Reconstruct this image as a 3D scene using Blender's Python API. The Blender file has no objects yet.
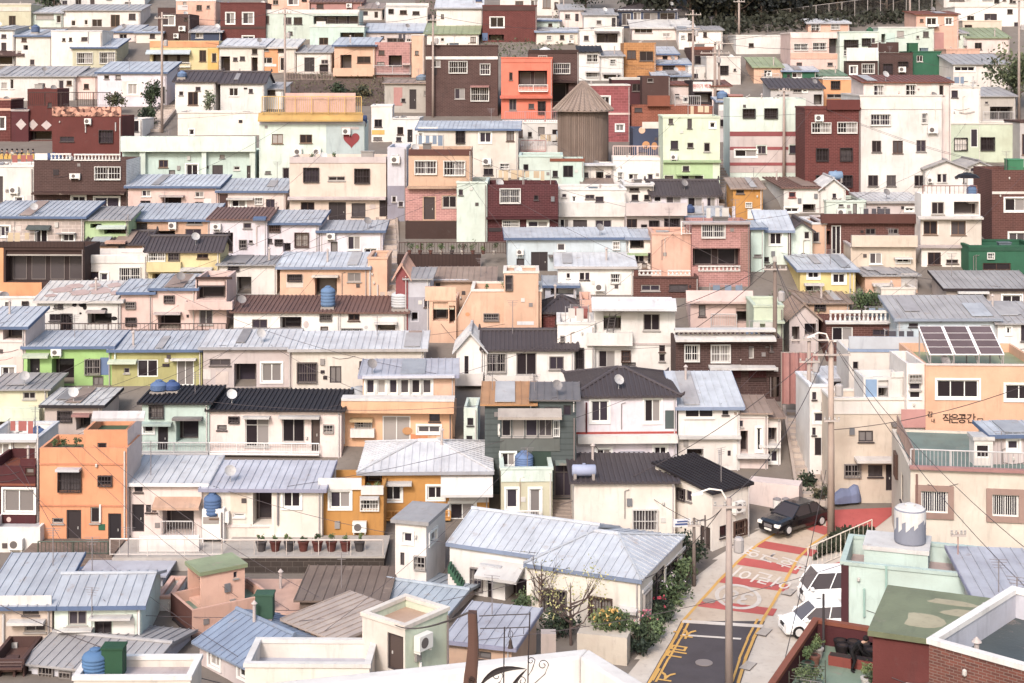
import bpy, bmesh, math, random
from mathutils import Vector, Matrix
random.seed(7)
SC = bpy.context.scene
COL = SC.collection
S = 1024/260.0            # zoom of the sketch sheets the coordinates were read from
F, CX, YH = 1500.0, 512.0, 60.0     # focal length and horizon, camera eye at the origin

# ------------------------------------------------------------------ hillside profile
TAB = [(-60,290),(-20,246),(30,216),(60,203),(100,186),(150,160),(200,138),(250,126),(300,117),(350,109.5),
       (400,103),(440,98),(490,92.5),(530,88),(580,82),(620,77),(683,70),(760,63)]
def lerp_tab(tab, x):
    if x <= tab[0][0]: i = 0
    elif x >= tab[-1][0]: i = len(tab)-2
    else:
        i = 0
        while tab[i+1][0] < x: i += 1
    (a,b),(c,d) = tab[i], tab[i+1]
    return b+(d-b)*(x-a)/(c-a)
def Yt(py): return lerp_tab(TAB, py)
KN = []
for k in range(-60, 764, 4):
    y_ = Yt(k); KN.append((y_, (YH-k)/F*y_))
KN.reverse()
def Zg(Y):
    if Y <= KN[0][0]: return KN[0][1]-0.5*0
    if Y >= KN[-1][0]: return KN[-1][1]+(Y-KN[-1][0])*0.35
    lo, hi = 0, len(KN)-1
    while hi-lo > 1:
        m = (lo+hi)//2
        if KN[m][0] <= Y: lo = m
        else: hi = m
    (a,b),(c,d) = KN[lo], KN[hi]
    return b+(d-b)*(Y-a)/(c-a)
def at(px, py, Y): return Vector(((px-CX)/F*Y, Y, (YH-py)/F*Y))
def ground(px, py):
    Y = Yt(py); X = (px-CX)/F*Y
    return Vector((X, Y, Zg(Y)))

# ------------------------------------------------------------------ materials
def lin(h):
    h = h.lstrip('#'); r = []
    for i in (0,2,4):
        c = int(h[i:i+2],16)/255.0
        r.append(c/12.92 if c <= .04045 else ((c+.055)/1.055)**2.4)
    g = .25*r[0]+.65*r[1]+.1*r[2]
    return [g+(c-g)*.82 for c in r]
PAL = dict(white='f3eeec', cream='f4ebe6', ivory='f2e7dd', mint='cfe6df', pmint='dcebe2', pink='f1cfc8', ppink='f3dfdb', peach='eebfa2',
  orange='eda570', ochre='d8973c', salmon='efbba6', coral='f27d62', brick='6f453f', brown='5d423f', dkred='743835', maroon='5f2c32',
  yellow='eedaa0', olive='d8d2b6', green='b9d6a0', lime='a8d67c', pgreen='dde9d0', lilac='ebe2ee', pblue='d3e2ee', grey='c9c3c4', dgrey='8e8688',
  mauve='d9c9c9', tan='dcb498', ltan='e4cfc2', dark='3a3035', black='231e22', teal='5c6668', dgreen='2c6a50', rose='a9575c', mallow='c88f8b',
  navy='46506c', blue='6f87b4', lblue='d2d8e5', tile='5d5358', bk='363036', brn='8a655d', rust='b59a8b', moss='a8b488', rgrey='c0bcbf',
  sky='dce1ec', pale='eaeaf0', dkblue='6379a2', red='b84a44', wood='8c7a70', concrete='c6bdb6', earth='8b776c', tarp='e58a82', gold='e6b558',
  lav='d8d8e6', deck='8aa893', plum='5c3038', rustor='dfa065', choc='4a3532', terra='99553f', seam='c9d6e6', sand='e9d6c4', stone='d8c6c0')
KW, KR = 0.72, 0.60
MATS = {}
def nd(nt, t, **kw):
    n = nt.nodes.new(t)
    for k, v in kw.items():
        if k == 'ins':
            for i, val in v.items(): n.inputs[i].default_value = val
        else: setattr(n, k, v)
    return n
def mat(col, kind='wall'):
    key = (col, kind)
    if key in MATS: return MATS[key]
    base = lin(PAL.get(col, col)); k = KR if kind in ('metal','tile') else KW
    if kind in ('glass','curtain','trim','paint','leaf','car','iron'): k = {'trim':.72,'paint':.7,'leaf':1.0,'car':1,'glass':1,'curtain':.6,'iron':1}[kind]
    base = [c*k for c in base]
    m = bpy.data.materials.new('%s_%s' % (col, kind)); m.use_nodes = True
    nt = m.node_tree; bs = nt.nodes['Principled BSDF']; L = nt.links.new
    bs.inputs['Base Color'].default_value = (*base, 1); bs.inputs['Roughness'].default_value = .8
    bs.inputs['Specular IOR Level'].default_value = .25
    m.diffuse_color = (*base, 1)
    MATS[key] = m
    if kind == 'glass':
        bs.inputs['Roughness'].default_value = .12; bs.inputs['Specular IOR Level'].default_value = .4
        return m
    if kind == 'car':
        bs.inputs['Roughness'].default_value = .25; bs.inputs['Specular IOR Level'].default_value = .5
        bs.inputs['Coat Weight'].default_value = .5
        return m
    if kind in ('curtain','trim','iron'):
        bs.inputs['Roughness'].default_value = .5; return m
    tc = nd(nt,'ShaderNodeTexCoord'); oi = nd(nt,'ShaderNodeObjectInfo')
    off = nd(nt,'ShaderNodeVectorMath', operation='SCALE'); off.inputs[0].default_value = (17.3,31.1,11.7); L(oi.outputs['Random'], off.inputs['Scale'])
    add = nd(nt,'ShaderNodeVectorMath', operation='ADD'); L(tc.outputs['Object'], add.inputs[0]); L(off.outputs[0], add.inputs[1])
    P = add.outputs[0]
    src = None
    def noise(scale, vec, detail=4, rough=.6):
        n = nd(nt,'ShaderNodeTexNoise'); n.inputs['Scale'].default_value = scale; n.inputs['Detail'].default_value = detail
        n.inputs['Roughness'].default_value = rough; L(vec, n.inputs['Vector']); return n.outputs['Fac']
    def ramp(fac, a, b, va=0., vb=1.):
        r = nd(nt,'ShaderNodeMapRange'); r.inputs[1].default_value = a; r.inputs[2].default_value = b
        r.inputs[3].default_value = va; r.inputs[4].default_value = vb; L(fac, r.inputs[0]); return r.outputs[0]
    def mix(fac, a, b, blend='MIX'):
        n = nd(nt,'ShaderNodeMix', data_type='RGBA', blend_type=blend)
        if isinstance(fac, float): n.inputs[0].default_value = fac
        else: L(fac, n.inputs[0])
        for v, i in ((a,6),(b,7)):
            if isinstance(v, (list,tuple)): n.inputs[i].default_value = (*v[:3],1)
            else: L(v, n.inputs[i])
        return n.outputs[2]
    if kind in ('brick','redbrick','rubble','plank','siding','block'):
        sx = nd(nt,'ShaderNodeSeparateXYZ'); L(tc.outputs['Object'], sx.inputs[0])
        ad = nd(nt,'ShaderNodeMath', operation='ADD'); L(sx.outputs[0], ad.inputs[0]); L(sx.outputs[1], ad.inputs[1])
        cb = nd(nt,'ShaderNodeCombineXYZ'); L(ad.outputs[0], cb.inputs[0]); L(sx.outputs[2], cb.inputs[1])
        if kind in ('brick','redbrick','block'):
            b = nd(nt,'ShaderNodeTexBrick'); L(cb.outputs[0], b.inputs['Vector'])
            b.inputs['Color1'].default_value = (*base,1); b.inputs['Color2'].default_value = (*[c*.78 for c in base],1)
            b.inputs['Mortar'].default_value = (*[c*1.5+.03 for c in base],1)
            b.inputs['Scale'].default_value = 1.0; b.inputs['Brick Width'].default_value = .42 if kind!='block' else .6
            b.inputs['Row Height'].default_value = .15 if kind != 'block' else .3; b.inputs['Mortar Size'].default_value = .012
            if kind == 'redbrick': b.inputs['Color1'].default_value = (.17,.062,.048,1); b.inputs['Color2'].default_value = (.10,.042,.036,1); b.inputs['Mortar'].default_value = (.20,.15,.13,1); b.inputs['Brick Width'].default_value = .26; b.inputs['Row Height'].default_value = .09; b.inputs['Mortar Size'].default_value = .009
            src = b.outputs['Color']
        elif kind == 'rubble':
            v = nd(nt,'ShaderNodeTexVoronoi'); v.inputs['Scale'].default_value = 3.2; L(tc.outputs['Object'], v.inputs['Vector'])
            src = mix(ramp(v.outputs['Color'], .2,.8), [c*.5 for c in base], (.62,.34,.26))
        else:
            w = nd(nt,'ShaderNodeTexWave', bands_direction='X' if kind == 'plank' else 'Y'); L(cb.outputs[0], w.inputs['Vector'])
            w.inputs['Scale'].default_value = 1.1 if kind == 'plank' else .9; w.inputs['Distortion'].default_value = .25
            src = mix(ramp(w.outputs['Fac'], .0,.25), [c*.72 for c in base], base)
    if src is None: src = base
    # broad blotches, vertical rain streaks, fine grain
    blot = ramp(noise(.55, P, 5), .3, .72)
    src = mix(blot, src, mix(1.0, src, (.80,.765,.75) if kind != 'metal' else (.70,.68,.69), 'MULTIPLY'))
    mp = nd(nt,'ShaderNodeMapping'); L(P, mp.inputs['Vector'])
    mp.inputs['Scale'].default_value = (1.7,1.7,.3) if kind not in ('metal','tile') else (1.6,.35,.35)
    st = ramp(noise(1.9, mp.outputs[0], 4), .54, .76, 0., .5)
    dirt = [c*.5+.012 for c in base]
    src = mix(st, src, dirt)
    pt = ramp(noise(1.0, P, 8, .75), .585, .66, 0., .55 if kind in ('wall','metal') else .3)
    src = mix(pt, src, [c*.72+.025 for c in base] if kind != 'metal' else (.26,.20,.17))
    hv = nd(nt,'ShaderNodeHueSaturation'); L(src, hv.inputs['Color'])
    L(ramp(oi.outputs['Random'], 0., 1., .86, 1.06), hv.inputs['Value'])
    L(hv.outputs[0], bs.inputs['Base Color'])
    bp = nd(nt,'ShaderNodeBump'); bp.inputs['Strength'].default_value = .25; bp.inputs['Distance'].default_value = .03
    L(noise(9., P, 3), bp.inputs['Height']); L(bp.outputs[0], bs.inputs['Normal'])
    if kind in ('metal',): bs.inputs['Roughness'].default_value = .5
    if kind in ('tile',): bs.inputs['Roughness'].default_value = .6
    if kind == 'leaf':
        bs.inputs['Roughness'].default_value = .7
    return m
GL = [('2b2428','glass'),('37303a','glass'),('241e22','glass'),('4a4346','glass'),('8d8483','curtain'),('b9aeaa','curtain')]
def glassmat():
    r = random.random()
    return mat(*GL[0 if r < .3 else 1 if r < .55 else 2 if r < .75 else 3 if r < .88 else 4 if r < .95 else 5])

# ------------------------------------------------------------------ mesh helpers
class MB:
    def __init__(s): s.v = []; s.f = []
    def face(s, pts):
        n = len(s.v); s.v += [tuple(p) for p in pts]; s.f.append(tuple(range(n, n+len(pts))))
    def hexa(s, p):                      # 8 points: bottom ring 0-3, top ring 4-7
        n = len(s.v); s.v += [tuple(q) for q in p]
        for f in ((0,3,2,1),(4,5,6,7),(0,1,5,4),(1,2,6,5),(2,3,7,6),(3,0,4,7)): s.f.append(tuple(n+i for i in f))
    def box(s, x0,x1,y0,y1,z0,z1):
        s.hexa([(x0,y0,z0),(x1,y0,z0),(x1,y1,z0),(x0,y1,z0),(x0,y0,z1),(x1,y0,z1),(x1,y1,z1),(x0,y1,z1)])
    def tube(s, pts, r, n=6, cap=True):
        pts = [Vector(p) for p in pts]; rs = r if isinstance(r,(list,tuple)) else [r]*len(pts)
        base = len(s.v)
        for i, p in enumerate(pts):
            d = (pts[min(i+1,len(pts)-1)]-pts[max(i-1,0)])
            d = d.normalized() if d.length > 1e-9 else Vector((0,0,1))
            a = Vector((0,0,1)) if abs(d.z) < .9 else Vector((1,0,0))
            u = d.cross(a).normalized(); w = d.cross(u)
            for k in range(n):
                t = 2*math.pi*k/n; s.v.append(tuple(p+(u*math.cos(t)+w*math.sin(t))*rs[i]))
        for i in range(len(pts)-1):
            for k in range(n):
                a = base+i*n+k; b = base+i*n+(k+1)%n
                s.f.append((a,b,b+n,a+n))
        if cap:
            s.f.append(tuple(base+k for k in range(n))[::-1]); e = base+(len(pts)-1)*n
            s.f.append(tuple(e+k for k in range(n)))
    def lathe(s, prof, c=(0,0,0), n=16):  # prof: (r,z)
        base = len(s.v)
        for r, z in prof:
            for k in range(n):
                t = 2*math.pi*k/n; s.v.append((c[0]+r*math.cos(t), c[1]+r*math.sin(t), c[2]+z))
        for i in range(len(prof)-1):
            for k in range(n):
                a = base+i*n+k; b = base+i*n+(k+1)%n; s.f.append((a,b,b+n,a+n))
        s.f.append(tuple(base+k for k in range(n))[::-1]); e = base+(len(prof)-1)*n
        s.f.append(tuple(e+k for k in range(n)))
    def build(s, name, m, parent=None, smooth=False, loc=None):
        me = bpy.data.meshes.new(name); me.from_pydata(s.v, [], s.f)
        bm = bmesh.new(); bm.from_mesh(me); bmesh.ops.recalc_face_normals(bm, faces=bm.faces); bm.to_mesh(me); bm.free()
        if smooth:
            for p in me.polygons: p.use_smooth = True
        me.materials.append(m)
        o = bpy.data.objects.new(name, me); COL.objects.link(o)
        if parent is not None: o.parent = parent
        if loc is not None: o.location = loc
        return o
def tag(o, label=None, cat=None, group=None, kind=None):
    if label: o['label'] = label
    if cat: o['category'] = cat
    if group: o['group'] = group
    if kind: o['kind'] = kind
    return o
def empty(name, loc=(0,0,0), rz=0., **kw):
    o = bpy.data.objects.new(name, None); COL.objects.link(o); o.location = loc; o.rotation_euler = (0,0,rz)
    o.empty_display_size = .3
    return tag(o, **kw)
def copy_tree(o, parent=None):
    c = o.copy(); COL.objects.link(c); c.parent = parent
    for ch in [q for q in CH.get(o.name, o.children)]: copy_tree(ch, c)
    return c
CH = {}

# ------------------------------------------------------------------ a wall face of a house
class Face:
    def __init__(s, root, yaw, o, a, n, length):
        s.o, s.a, s.n, s.length = o, a, n, length           # 2D, local
        c, q = math.cos(yaw), math.sin(yaw)
        R = lambda v: (v[0]*c-v[1]*q, v[0]*q+v[1]*c)
        O = R(o); s.O = (root[0]+O[0], root[1]+O[1]); s.A = R(a); s.N = R(n); s.z = root[2]
    def px(s, px, py):
        dx = (px-CX)/F
        t = (s.O[0]*s.N[0]+s.O[1]*s.N[1])/(dx*s.N[0]+s.N[1])
        X, Y = t*dx, t
        return (X-s.O[0])*s.A[0]+(Y-s.O[1])*s.A[1], (YH-py)/F*t-s.z
    def rect(s, x0, y0, x1, y1):
        xm, ym = (x0+x1)/2, (y0+y1)/2
        a, _ = s.px(x0, ym); b, _ = s.px(x1, ym); _, z1 = s.px(xm, y0); _, z0 = s.px(xm, y1)
        if a > b: a, b = b, a
        return a, z0, b, z1
    def pt(s, t, z, out=0.): return (s.o[0]+s.a[0]*t+s.n[0]*out, s.o[1]+s.a[1]*t+s.n[1]*out, z)
    def box(s, mb, t0, t1, z0, z1, o0, o1):
        mb.hexa([s.pt(t0,z0,o0),s.pt(t1,z0,o0),s.pt(t1,z0,o1),s.pt(t0,z0,o1),s.pt(t0,z1,o0),s.pt(t1,z1,o0),s.pt(t1,z1,o1),s.pt(t0,z1,o1)])
    def ring(s, mb, t0, t1, z0, z1, w, o0, o1):
        s.box(mb,t0,t1,z0,z0+w,o0,o1); s.box(mb,t0,t1,z1-w,z1,o0,o1)
        s.box(mb,t0,t0+w,z0+w,z1-w,o0,o1); s.box(mb,t1-w,t1,z0+w,z1-w,o0,o1)
    def holed(s, mb, z0, z1, holes):
        ts = sorted({0., s.length, *[h[0] for h in holes], *[h[2] for h in holes]})
        zs = sorted({z0, z1, *[h[1] for h in holes], *[h[3] for h in holes]})
        for i in range(len(ts)-1):
            for j in range(len(zs)-1):
                tm, zm = (ts[i]+ts[i+1])/2, (zs[j]+zs[j+1])/2
                if any(h[0] < tm < h[2] and h[1] < zm < h[3] for h in holes): continue
                mb.face([s.pt(ts[i],zs[j]),s.pt(ts[i+1],zs[j]),s.pt(ts[i+1],zs[j+1]),s.pt(ts[i],zs[j+1])])
        for (a,b,c,d,r) in holes:
            for p, q in (((a,b),(c,b)),((c,b),(c,d)),((c,d),(a,d)),((a,d),(a,b))):
                mb.face([s.pt(*p),s.pt(*q),s.pt(*q,-r),s.pt(*p,-r)])

FRAME = {'w':('ece8e6','trim'),'W':('f4f2f0','trim'),'k':('4d4346','trim'),'g':('e8e4e2','trim'),'b':('3c3337','trim'),
         'd':('4a4042','trim'),'D':('f0eeec','trim'),'o':('4a4042','trim'),'S':('b0a8a6','trim'),'r':('9c4a44','trim'),'n':('7d5f4c','trim'),'q':('ece8e6','trim')}
RECESS = {'o':1.1,'d':.12,'D':.10}
def put_window(h, fc, kind, r, near):
    t0,z0,t1,z1 = r; rec = RECESS.get(kind,.13); root = h.root
    fm = mat(*FRAME.get(kind, FRAME['w']))
    if kind == 'k': fm = mat(random.choice(['4d4346','4d4346','6a5f5e','8b8280','a9a19e','5a4038']),'trim')
    if kind == 'w': fm = mat(random.choice(['ece8e6','d5cfcc','b9b2b0']),'trim')
    w = min(.07, (t1-t0)*.12) if kind != 'W' else .09
    wd, ht = t1-t0, z1-z0
    door = kind in ('d','D') and ht > 1.35
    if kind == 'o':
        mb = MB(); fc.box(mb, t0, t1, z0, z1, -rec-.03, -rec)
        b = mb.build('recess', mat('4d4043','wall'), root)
        mb = MB(); n = max(1, int(wd/1.3)); gm = MB()
        for k in range(n):
            a = t0+wd*(k+.12)/n; c = t0+wd*(k+.88)/n; zt = z0+ht*.9
            fc.ring(mb, a, c, z0+.03, zt, .06, -rec+.002, -rec+.05); fc.box(gm, a+.06, c-.06, z0+.09, zt-.06, -rec+.002, -rec+.02)
        if wd > .5 and ht > .6:
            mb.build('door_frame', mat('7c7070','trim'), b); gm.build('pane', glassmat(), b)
        return b
    mb = MB()
    fc.ring(mb, t0, t1, z0, z1, w, -rec+.02, -rec+.07)
    n = 2 if wd > .75 else 1
    if wd > 2.3: n = 3
    if wd > 3.6: n = 4
    if door and kind == 'd' and wd < 1.25: n = 1
    for k in range(1, n):
        t = t0+wd*k/n; fc.box(mb, t-.03, t+.03, z0+w, z1-w, -rec+.022, -rec+.06)
    if ht > 1.7 and not door and near: fc.box(mb, t0+w, t1-w, z0+ht*.72, z0+ht*.72+.05, -rec+.024, -rec+.058)
    if kind == 'q':
        sm = MB(); fc.ring(sm, t0-.3, t1+.3, z0-.3, z1+.3, .298, .002, .10)
        sm.build('surround', mat('b08f84','wall'), root)
        for k in range(1, 12): fc.box(mb, t0+wd*k/12-.015, t0+wd*k/12+.015, z0+w, z1-w, -rec+.075, -rec+.1)
    if kind == 'W': fc.ring(mb, t0-.11, t1+.11, z0-.11, z1+.11, .11, .002, .07)
    elif kind in ('w','k','S','r','n'): fc.box(mb, t0-.06, t1+.06, z0-.07, z0-.002, .002, .10)
    if door and kind == 'd':
        dm = MB(); fc.box(dm, t0+w, t1-w, z0+.02, z1-w, -rec-.02, -rec+.018)
        o = dm.build('door', mat(random.choice(['3b3236','4b3f40','2f2a30','5a4a46']),'trim'), root); mb.build('frame', fm, o)
        hm = MB(); fc.box(hm, t1-w-.16, t1-w-.12, z0+ht*.42, z0+ht*.5, -rec+.018, -rec+.06); hm.build('handle', mat('c9c4c0','trim'), o)
        return o
    o = mb.build('door' if door else 'window', fm, root)
    gm = MB(); gl = glassmat() if kind != 'b' or random.random() < .3 else mat('2a2327','glass')
    if kind in ('g','w','W') and n == 2 and random.random() < .35:
        fc.box(gm, t0+w, t0+wd/2, z0+w, z1-w, -rec, -rec+.018); gm.build('pane', gl, o); gm = MB()
        fc.box(gm, t0+wd/2, t1-w, z0+w, z1-w, -rec, -rec+.018); gm.build('pane', mat('a39a99','curtain'), o)
    else:
        fc.box(gm, t0+w, t1-w, z0+w, z1-w, -rec, -rec+.018); gm.build('pane', gl, o)
    if kind in ('g','b') or (kind in ('k','w') and near and ht < 1.5 and random.random() < .3):
        q = MB(); fc.ring(q, t0-.05, t1+.05, z0-.05, z1+.05, .05, .02, .16)
        nb = max(3, int(wd/(.16 if near else .24)))
        for k in range(1, nb):
            t = t0+wd*k/nb; fc.box(q, t-.014, t+.014, z0, z1, .12, .15)
        fc.box(q, t0, t1, z0+ht*.5-.02, z0+ht*.5+.02, .121, .151)
        q.build('grille', fm, o)
    return o

def slope(mb, e0, e1, r0, r1, th, rib, ribw=.05, ribh=.05, seed=0):
    """roof sheet: eave corners e0,e1, ridge corners r0,r1 (same order), thickness th below, ribs running up the slope"""
    e0,e1,r0,r1 = map(Vector,(e0,e1,r0,r1)); dn = Vector((0,0,-th))
    mb.hexa([e0+dn,e1+dn,r1+dn,r0+dn,e0,e1,r1,r0])
    if not rib: return
    ax = (e1-e0); Ln = ax.length; ax = ax/Ln
    k = (r0-e0).dot(ax); kb = (r1-e0).dot(ax)
    up0 = (r0-e0)-ax*k
    n = max(2, int(Ln/rib))
    for i in range(n+1):
        t = ribw/2+(Ln-ribw)*i/n
        f = 1.
        if t < k-1e-6 and k > 1e-6: f = t/k
        elif t > kb+1e-6 and Ln-kb > 1e-6: f = (Ln-t)/(Ln-kb)
        f = min(1., f)-.01
        if f < .06: continue
        a = e0+ax*t; b = a+up0*f; hw = ax*ribw/2; u = Vector((0,0,ribh))
        mb.hexa([a-hw,a+hw,b+hw,b-hw,a-hw+u,a+hw+u,b+hw+u,b-hw+u])

RIB = {'tile':(.30,.12,.07),'bk':(.30,.12,.07),'brn':(.32,.12,.06)}
OX = OY = 0.
HOUSES = []; LABELS = {}
def T(ox, oy):
    global OX, OY
    OX, OY = ox, oy
def P(x, y): return OX+x/S, OY+y/S
class H: pass
def house(label, col, box, roof='flat rgrey', W='', d=None, Y=None, dY=0., yaw=0., sc=None, wk='wall', name='house', cat='house', cap=None,
          sx=None, base=None, fascia=None, oh=.28, group=None, ph=.55, ipc=None):
    h = H(); x0,y0 = P(box[0],box[1]); x1,y1 = P(box[2],box[3])
    by = y1 if base is None else OY+base/S
    if Y is None: Y = Yt(by)
    Y += dY+.017*((len(HOUSES)*7)%11)
    if yaw == 0 and label[0] != 't': yaw = random.uniform(-2.,2.)
    yr = math.radians(yaw)
    zb_world = min(Zg(Y), at(0,y1,Y).z) - .25
    A = at(x0, 0, Y); h.loc = (A.x, A.y, zb_world); h.yaw = yr
    near = y1 > 240
    h.root = root = empty(name, h.loc, yr, label=label, cat=cat, group=group); LABELS[label] = LABELS.get(label,0)+1
    tmp = Face(h.loc, yr, (0,0), (1,0), (0,-1), 1)
    U, _ = tmp.px(x1, (y0+y1)/2)
    if d is None: d = 6.5 if y1 < 130 else 4.8 if y1 < 260 else 4.1
    if sx is not None:
        B = (h.loc[0]+U*math.cos(yr), h.loc[1]+U*math.sin(yr)); V = (-math.sin(yr), math.cos(yr)); q = (OX+sx/S-CX)/F
        if OX+sx/S > x1: d = abs((q*B[1]-B[0])/(V[0]-q*V[1]))
        else: d = abs((q*A.y-A.x)/(V[0]-q*V[1]))
    h.U, h.D = U, d
    Fr = Face(h.loc, yr, (0,0), (1,0), (0,-1), U); Rt = Face(h.loc, yr, (U,0), (0,1), (1,0), d)
    Lf = Face(h.loc, yr, (0,0), (0,1), (-1,0), d); Bk = Face(h.loc, yr, (0,d), (1,0), (0,1), U)
    h.F, h.R, h.L, h.Bk = Fr, Rt, Lf, Bk
    zt = Fr.px((x0+x1)/2 if abs(yaw) > 3 else x0, y0)[1] if abs(yaw) <= 3 else Fr.px(x0, y0)[1]
    h.zt = zt
    z0 = min(-1.2, 0.) if d > 4 else -.5
    # openings
    holes = {'F':[], 'R':[], 'L':[]}; todo = []
    fcs = {'F':Fr,'R':Rt,'L':Lf}
    rp = roof.split(); rt = rp[0]; rcol = rp[1] if len(rp) > 1 else 'rgrey'
    for e in [q.strip() for q in W.split(';') if q.strip()]:
        fk = 'F'
        if e[1] == ':': fk, e = e[0], e[2:]
        tk = e.split(); kd = tk[0]; n4 = [float(v) for v in tk[1].split(',')]; arg = tk[2:]
        fc = fcs[fk]
        ax, ay = P(n4[0],n4[1])
        if len(n4) == 4: bx, by2 = P(n4[2],n4[3]); r = fc.rect(ax,ay,bx,by2)
        else: r = fc.px(ax, ay)
        if kd in FRAME:
            t0,a0,t1,a1 = r
            t0 = max(t0,.06); t1 = min(t1, fc.length-.06); a0 = max(a0, .05); a1 = min(a1, zt-.08)
            if t1-t0 < .2 or a1-a0 < .2: continue
            if any(t0 < q[2] and t1 > q[0] and a0 < q[3] and a1 > q[1] for q in holes[fk]): continue
            rec = RECESS.get(kd,.13)
            holes[fk].append((t0,a0,t1,a1,rec)); todo.append(('win',fc,kd,(t0,a0,t1,a1),arg))
        else: todo.append((kd,fc,kd,r,arg))
    blank = any(k_ in label for k_ in ('blank','plain','wall ','terrace','parapet','tower','hut','sheet roof','shed','stack','ramp','big ','block','mural','corner house','by 9'))
    if not blank and U > 2.2 and zt > 1.6 and by < 470:
        want = int(U/1.9); tries = 0
        while len(holes['F']) < want and tries < 26:
            tries += 1
            ww, hh = random.choice([(.5,.45),(.65,.6),(.8,.8),(1.0,.9),(1.2,1.0),(.75,1.9)])
            if U < ww+.6 or zt < hh+.6: continue
            t = random.uniform(.25,U-.25-ww); zz = zt-random.uniform(.35,.75)-hh if hh < 1.5 else max(.1,zt-2.35)
            if zz < .1: continue
            if any(t < q_[2]+.3 and t+ww > q_[0]-.3 and zz < q_[3]+.25 and zz+hh > q_[1]-.25 for q_ in holes['F']): continue
            if any(e_[0] != 'win' and len(e_[3]) == 4 and e_[1] is Fr and t < e_[3][2]+.12 and t+ww > e_[3][0]-.12 and zz < e_[3][3]+.12 and zz+hh > e_[3][1]-.12 for e_ in todo): continue
            kd = random.choice(['k','k','w','g','b','S','n']) if hh < 1.5 else random.choice(['d','d','D'])
            holes['F'].append((t,zz,t+ww,zz+hh,RECESS.get(kd,.13))); todo.append(('win',Fr,kd,(t,zz,t+ww,zz+hh),[]))
    h.holes = {id(fcs[k]): holes[k] for k in fcs}
    # roof heights
    flat = rt in ('flat','slab'); zr = zt; zb = zt
    if not flat:
        rowr = OY+float(rp[2])/S
        if rt == 'shed': vr = d
        elif rt in ('gable','hip'): vr = d*.5
        else: vr = 0
        mid = U/2
        wx = h.loc[0]+mid*math.cos(yr)-vr*math.sin(yr); wy = h.loc[1]+mid*math.sin(yr)+vr*math.cos(yr)
        zr = (YH-rowr)/F*wy-h.loc[2]
        zr = max(zr, zt+.15)
        if rt == 'shed': zb = zr
    # walls
    wm = mat(col, wk); parts = MB()
    Fr.holed(parts, z0, zt, holes['F'])
    smb = MB() if sc else parts; lmb = MB() if sc else parts
    Rt.holed(smb, z0, zt, holes['R']); Lf.holed(lmb, z0, zt, holes['L'])
    Bk.holed(parts, z0, zb, [])
    if rt == 'shed':
        for fc,m_ in ((Rt,smb),(Lf,lmb)): m_.face([fc.pt(0,zt),fc.pt(d,zt),fc.pt(d,zb)])
    elif rt == 'gable':
        for fc,m_ in ((Rt,smb),(Lf,lmb)): m_.face([fc.pt(0,zt),fc.pt(d,zt),fc.pt(d/2,zr)])
    elif rt == 'gf':
        for fc in (Fr,Bk): parts.face([fc.pt(0,zt),fc.pt(U,zt),fc.pt(U/2,zr)])
    lining = MB() if ipc else parts
    if flat and rt == 'flat':
        t = .16; zf = zt-ph
        i = [(t,t),(U-t,t),(U-t,d-t),(t,d-t)]; o_ = [(0,0),(U,0),(U,d),(0,d)]
        for k in range(4):
            a,b = i[k], i[(k+1)%4]; oa,ob = o_[k], o_[(k+1)%4]
            lining.face([(*a,zf),(*b,zf),(*b,zt),(*a,zt)]); parts.face([(*oa,zt),(*ob,zt),(*b,zt),(*a,zt)])
        h.roofz = lambda u,v: zf
    wo = parts.build('wall', wm, root); h.wall = wo
    if ipc: lining.build('parapet_lining', mat(ipc,'wall'), root)
    if sc: smb.build('side_wall', mat(sc, wk), root); lmb.build('side_wall', mat(sc, wk), root)
    # roof
    rb = MB(); far = Y > 172
    rk = 'metal'
    if rcol in RIB: rk = 'tile'
    rib, rw, rh = RIB.get(rcol, (.45,.05,.05))
    if far: rib *= 1.8; rw *= 1.6
    if rcol in ('cbccda','f0bfa8'): rib = 0
    if flat:
        if rt == 'flat': rb.box(.16,U-.16,.16,d-.16,zf-.12,zf)
        else:
            rb.box(-oh,U+oh,-oh,d+.1,zt+.002,zt+.2); h.roofz = lambda u,v: zt+.2
        rm = mat(rcol, 'metal'); rm2 = rm
    else:
        th = .10
        if rt == 'shed':
            sl = (zr-zt)/d; e = zt-sl*oh+th; b = zr+sl*.15+th
            slope(rb, (-oh,-oh,e),(U+oh,-oh,e),(-oh,d+.15,b),(U+oh,d+.15,b), th-.004, rib, rw, rh)
            h.roofz = lambda u,v: zt+th+sl*v
        elif rt == 'gable':
            sl = (zr-zt)/(d/2); e = zt-sl*oh+th
            slope(rb, (-oh,-oh,e),(U+oh,-oh,e),(-oh,d/2,zr+th),(U+oh,d/2,zr+th), th-.004, rib, rw, rh)
            slope(rb, (U+oh,d+oh,e),(-oh,d+oh,e),(U+oh,d/2,zr+th),(-oh,d/2,zr+th), th-.004, rib, rw, rh)
            h.roofz = lambda u,v: zt+th+sl*min(v,d-v)
            cm = MB(); cm.tube([(-oh-.02,d/2,zr+th+.03),(U+oh+.02,d/2,zr+th+.03)], .11 if rk == 'metal' else .16, 8)
            if rk == 'tile':
                for uu in (-oh,U+oh): cm.tube([(uu,-oh,e+.04),(uu,d/2,zr+th+.05)], .1, 6)
                for uu in (-oh-.1,U+oh+.1): cm.tube([(uu-.0,d/2,zr+th+.05),(uu,d/2,zr+th+.45)], [.14,.06], 6)
        elif rt == 'hip':
            sl = (zr-zt)/(d/2); e = zt-sl*oh+th; ins = min(float(rp[3]) if len(rp) > 3 else d*.45, U*.48)
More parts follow.
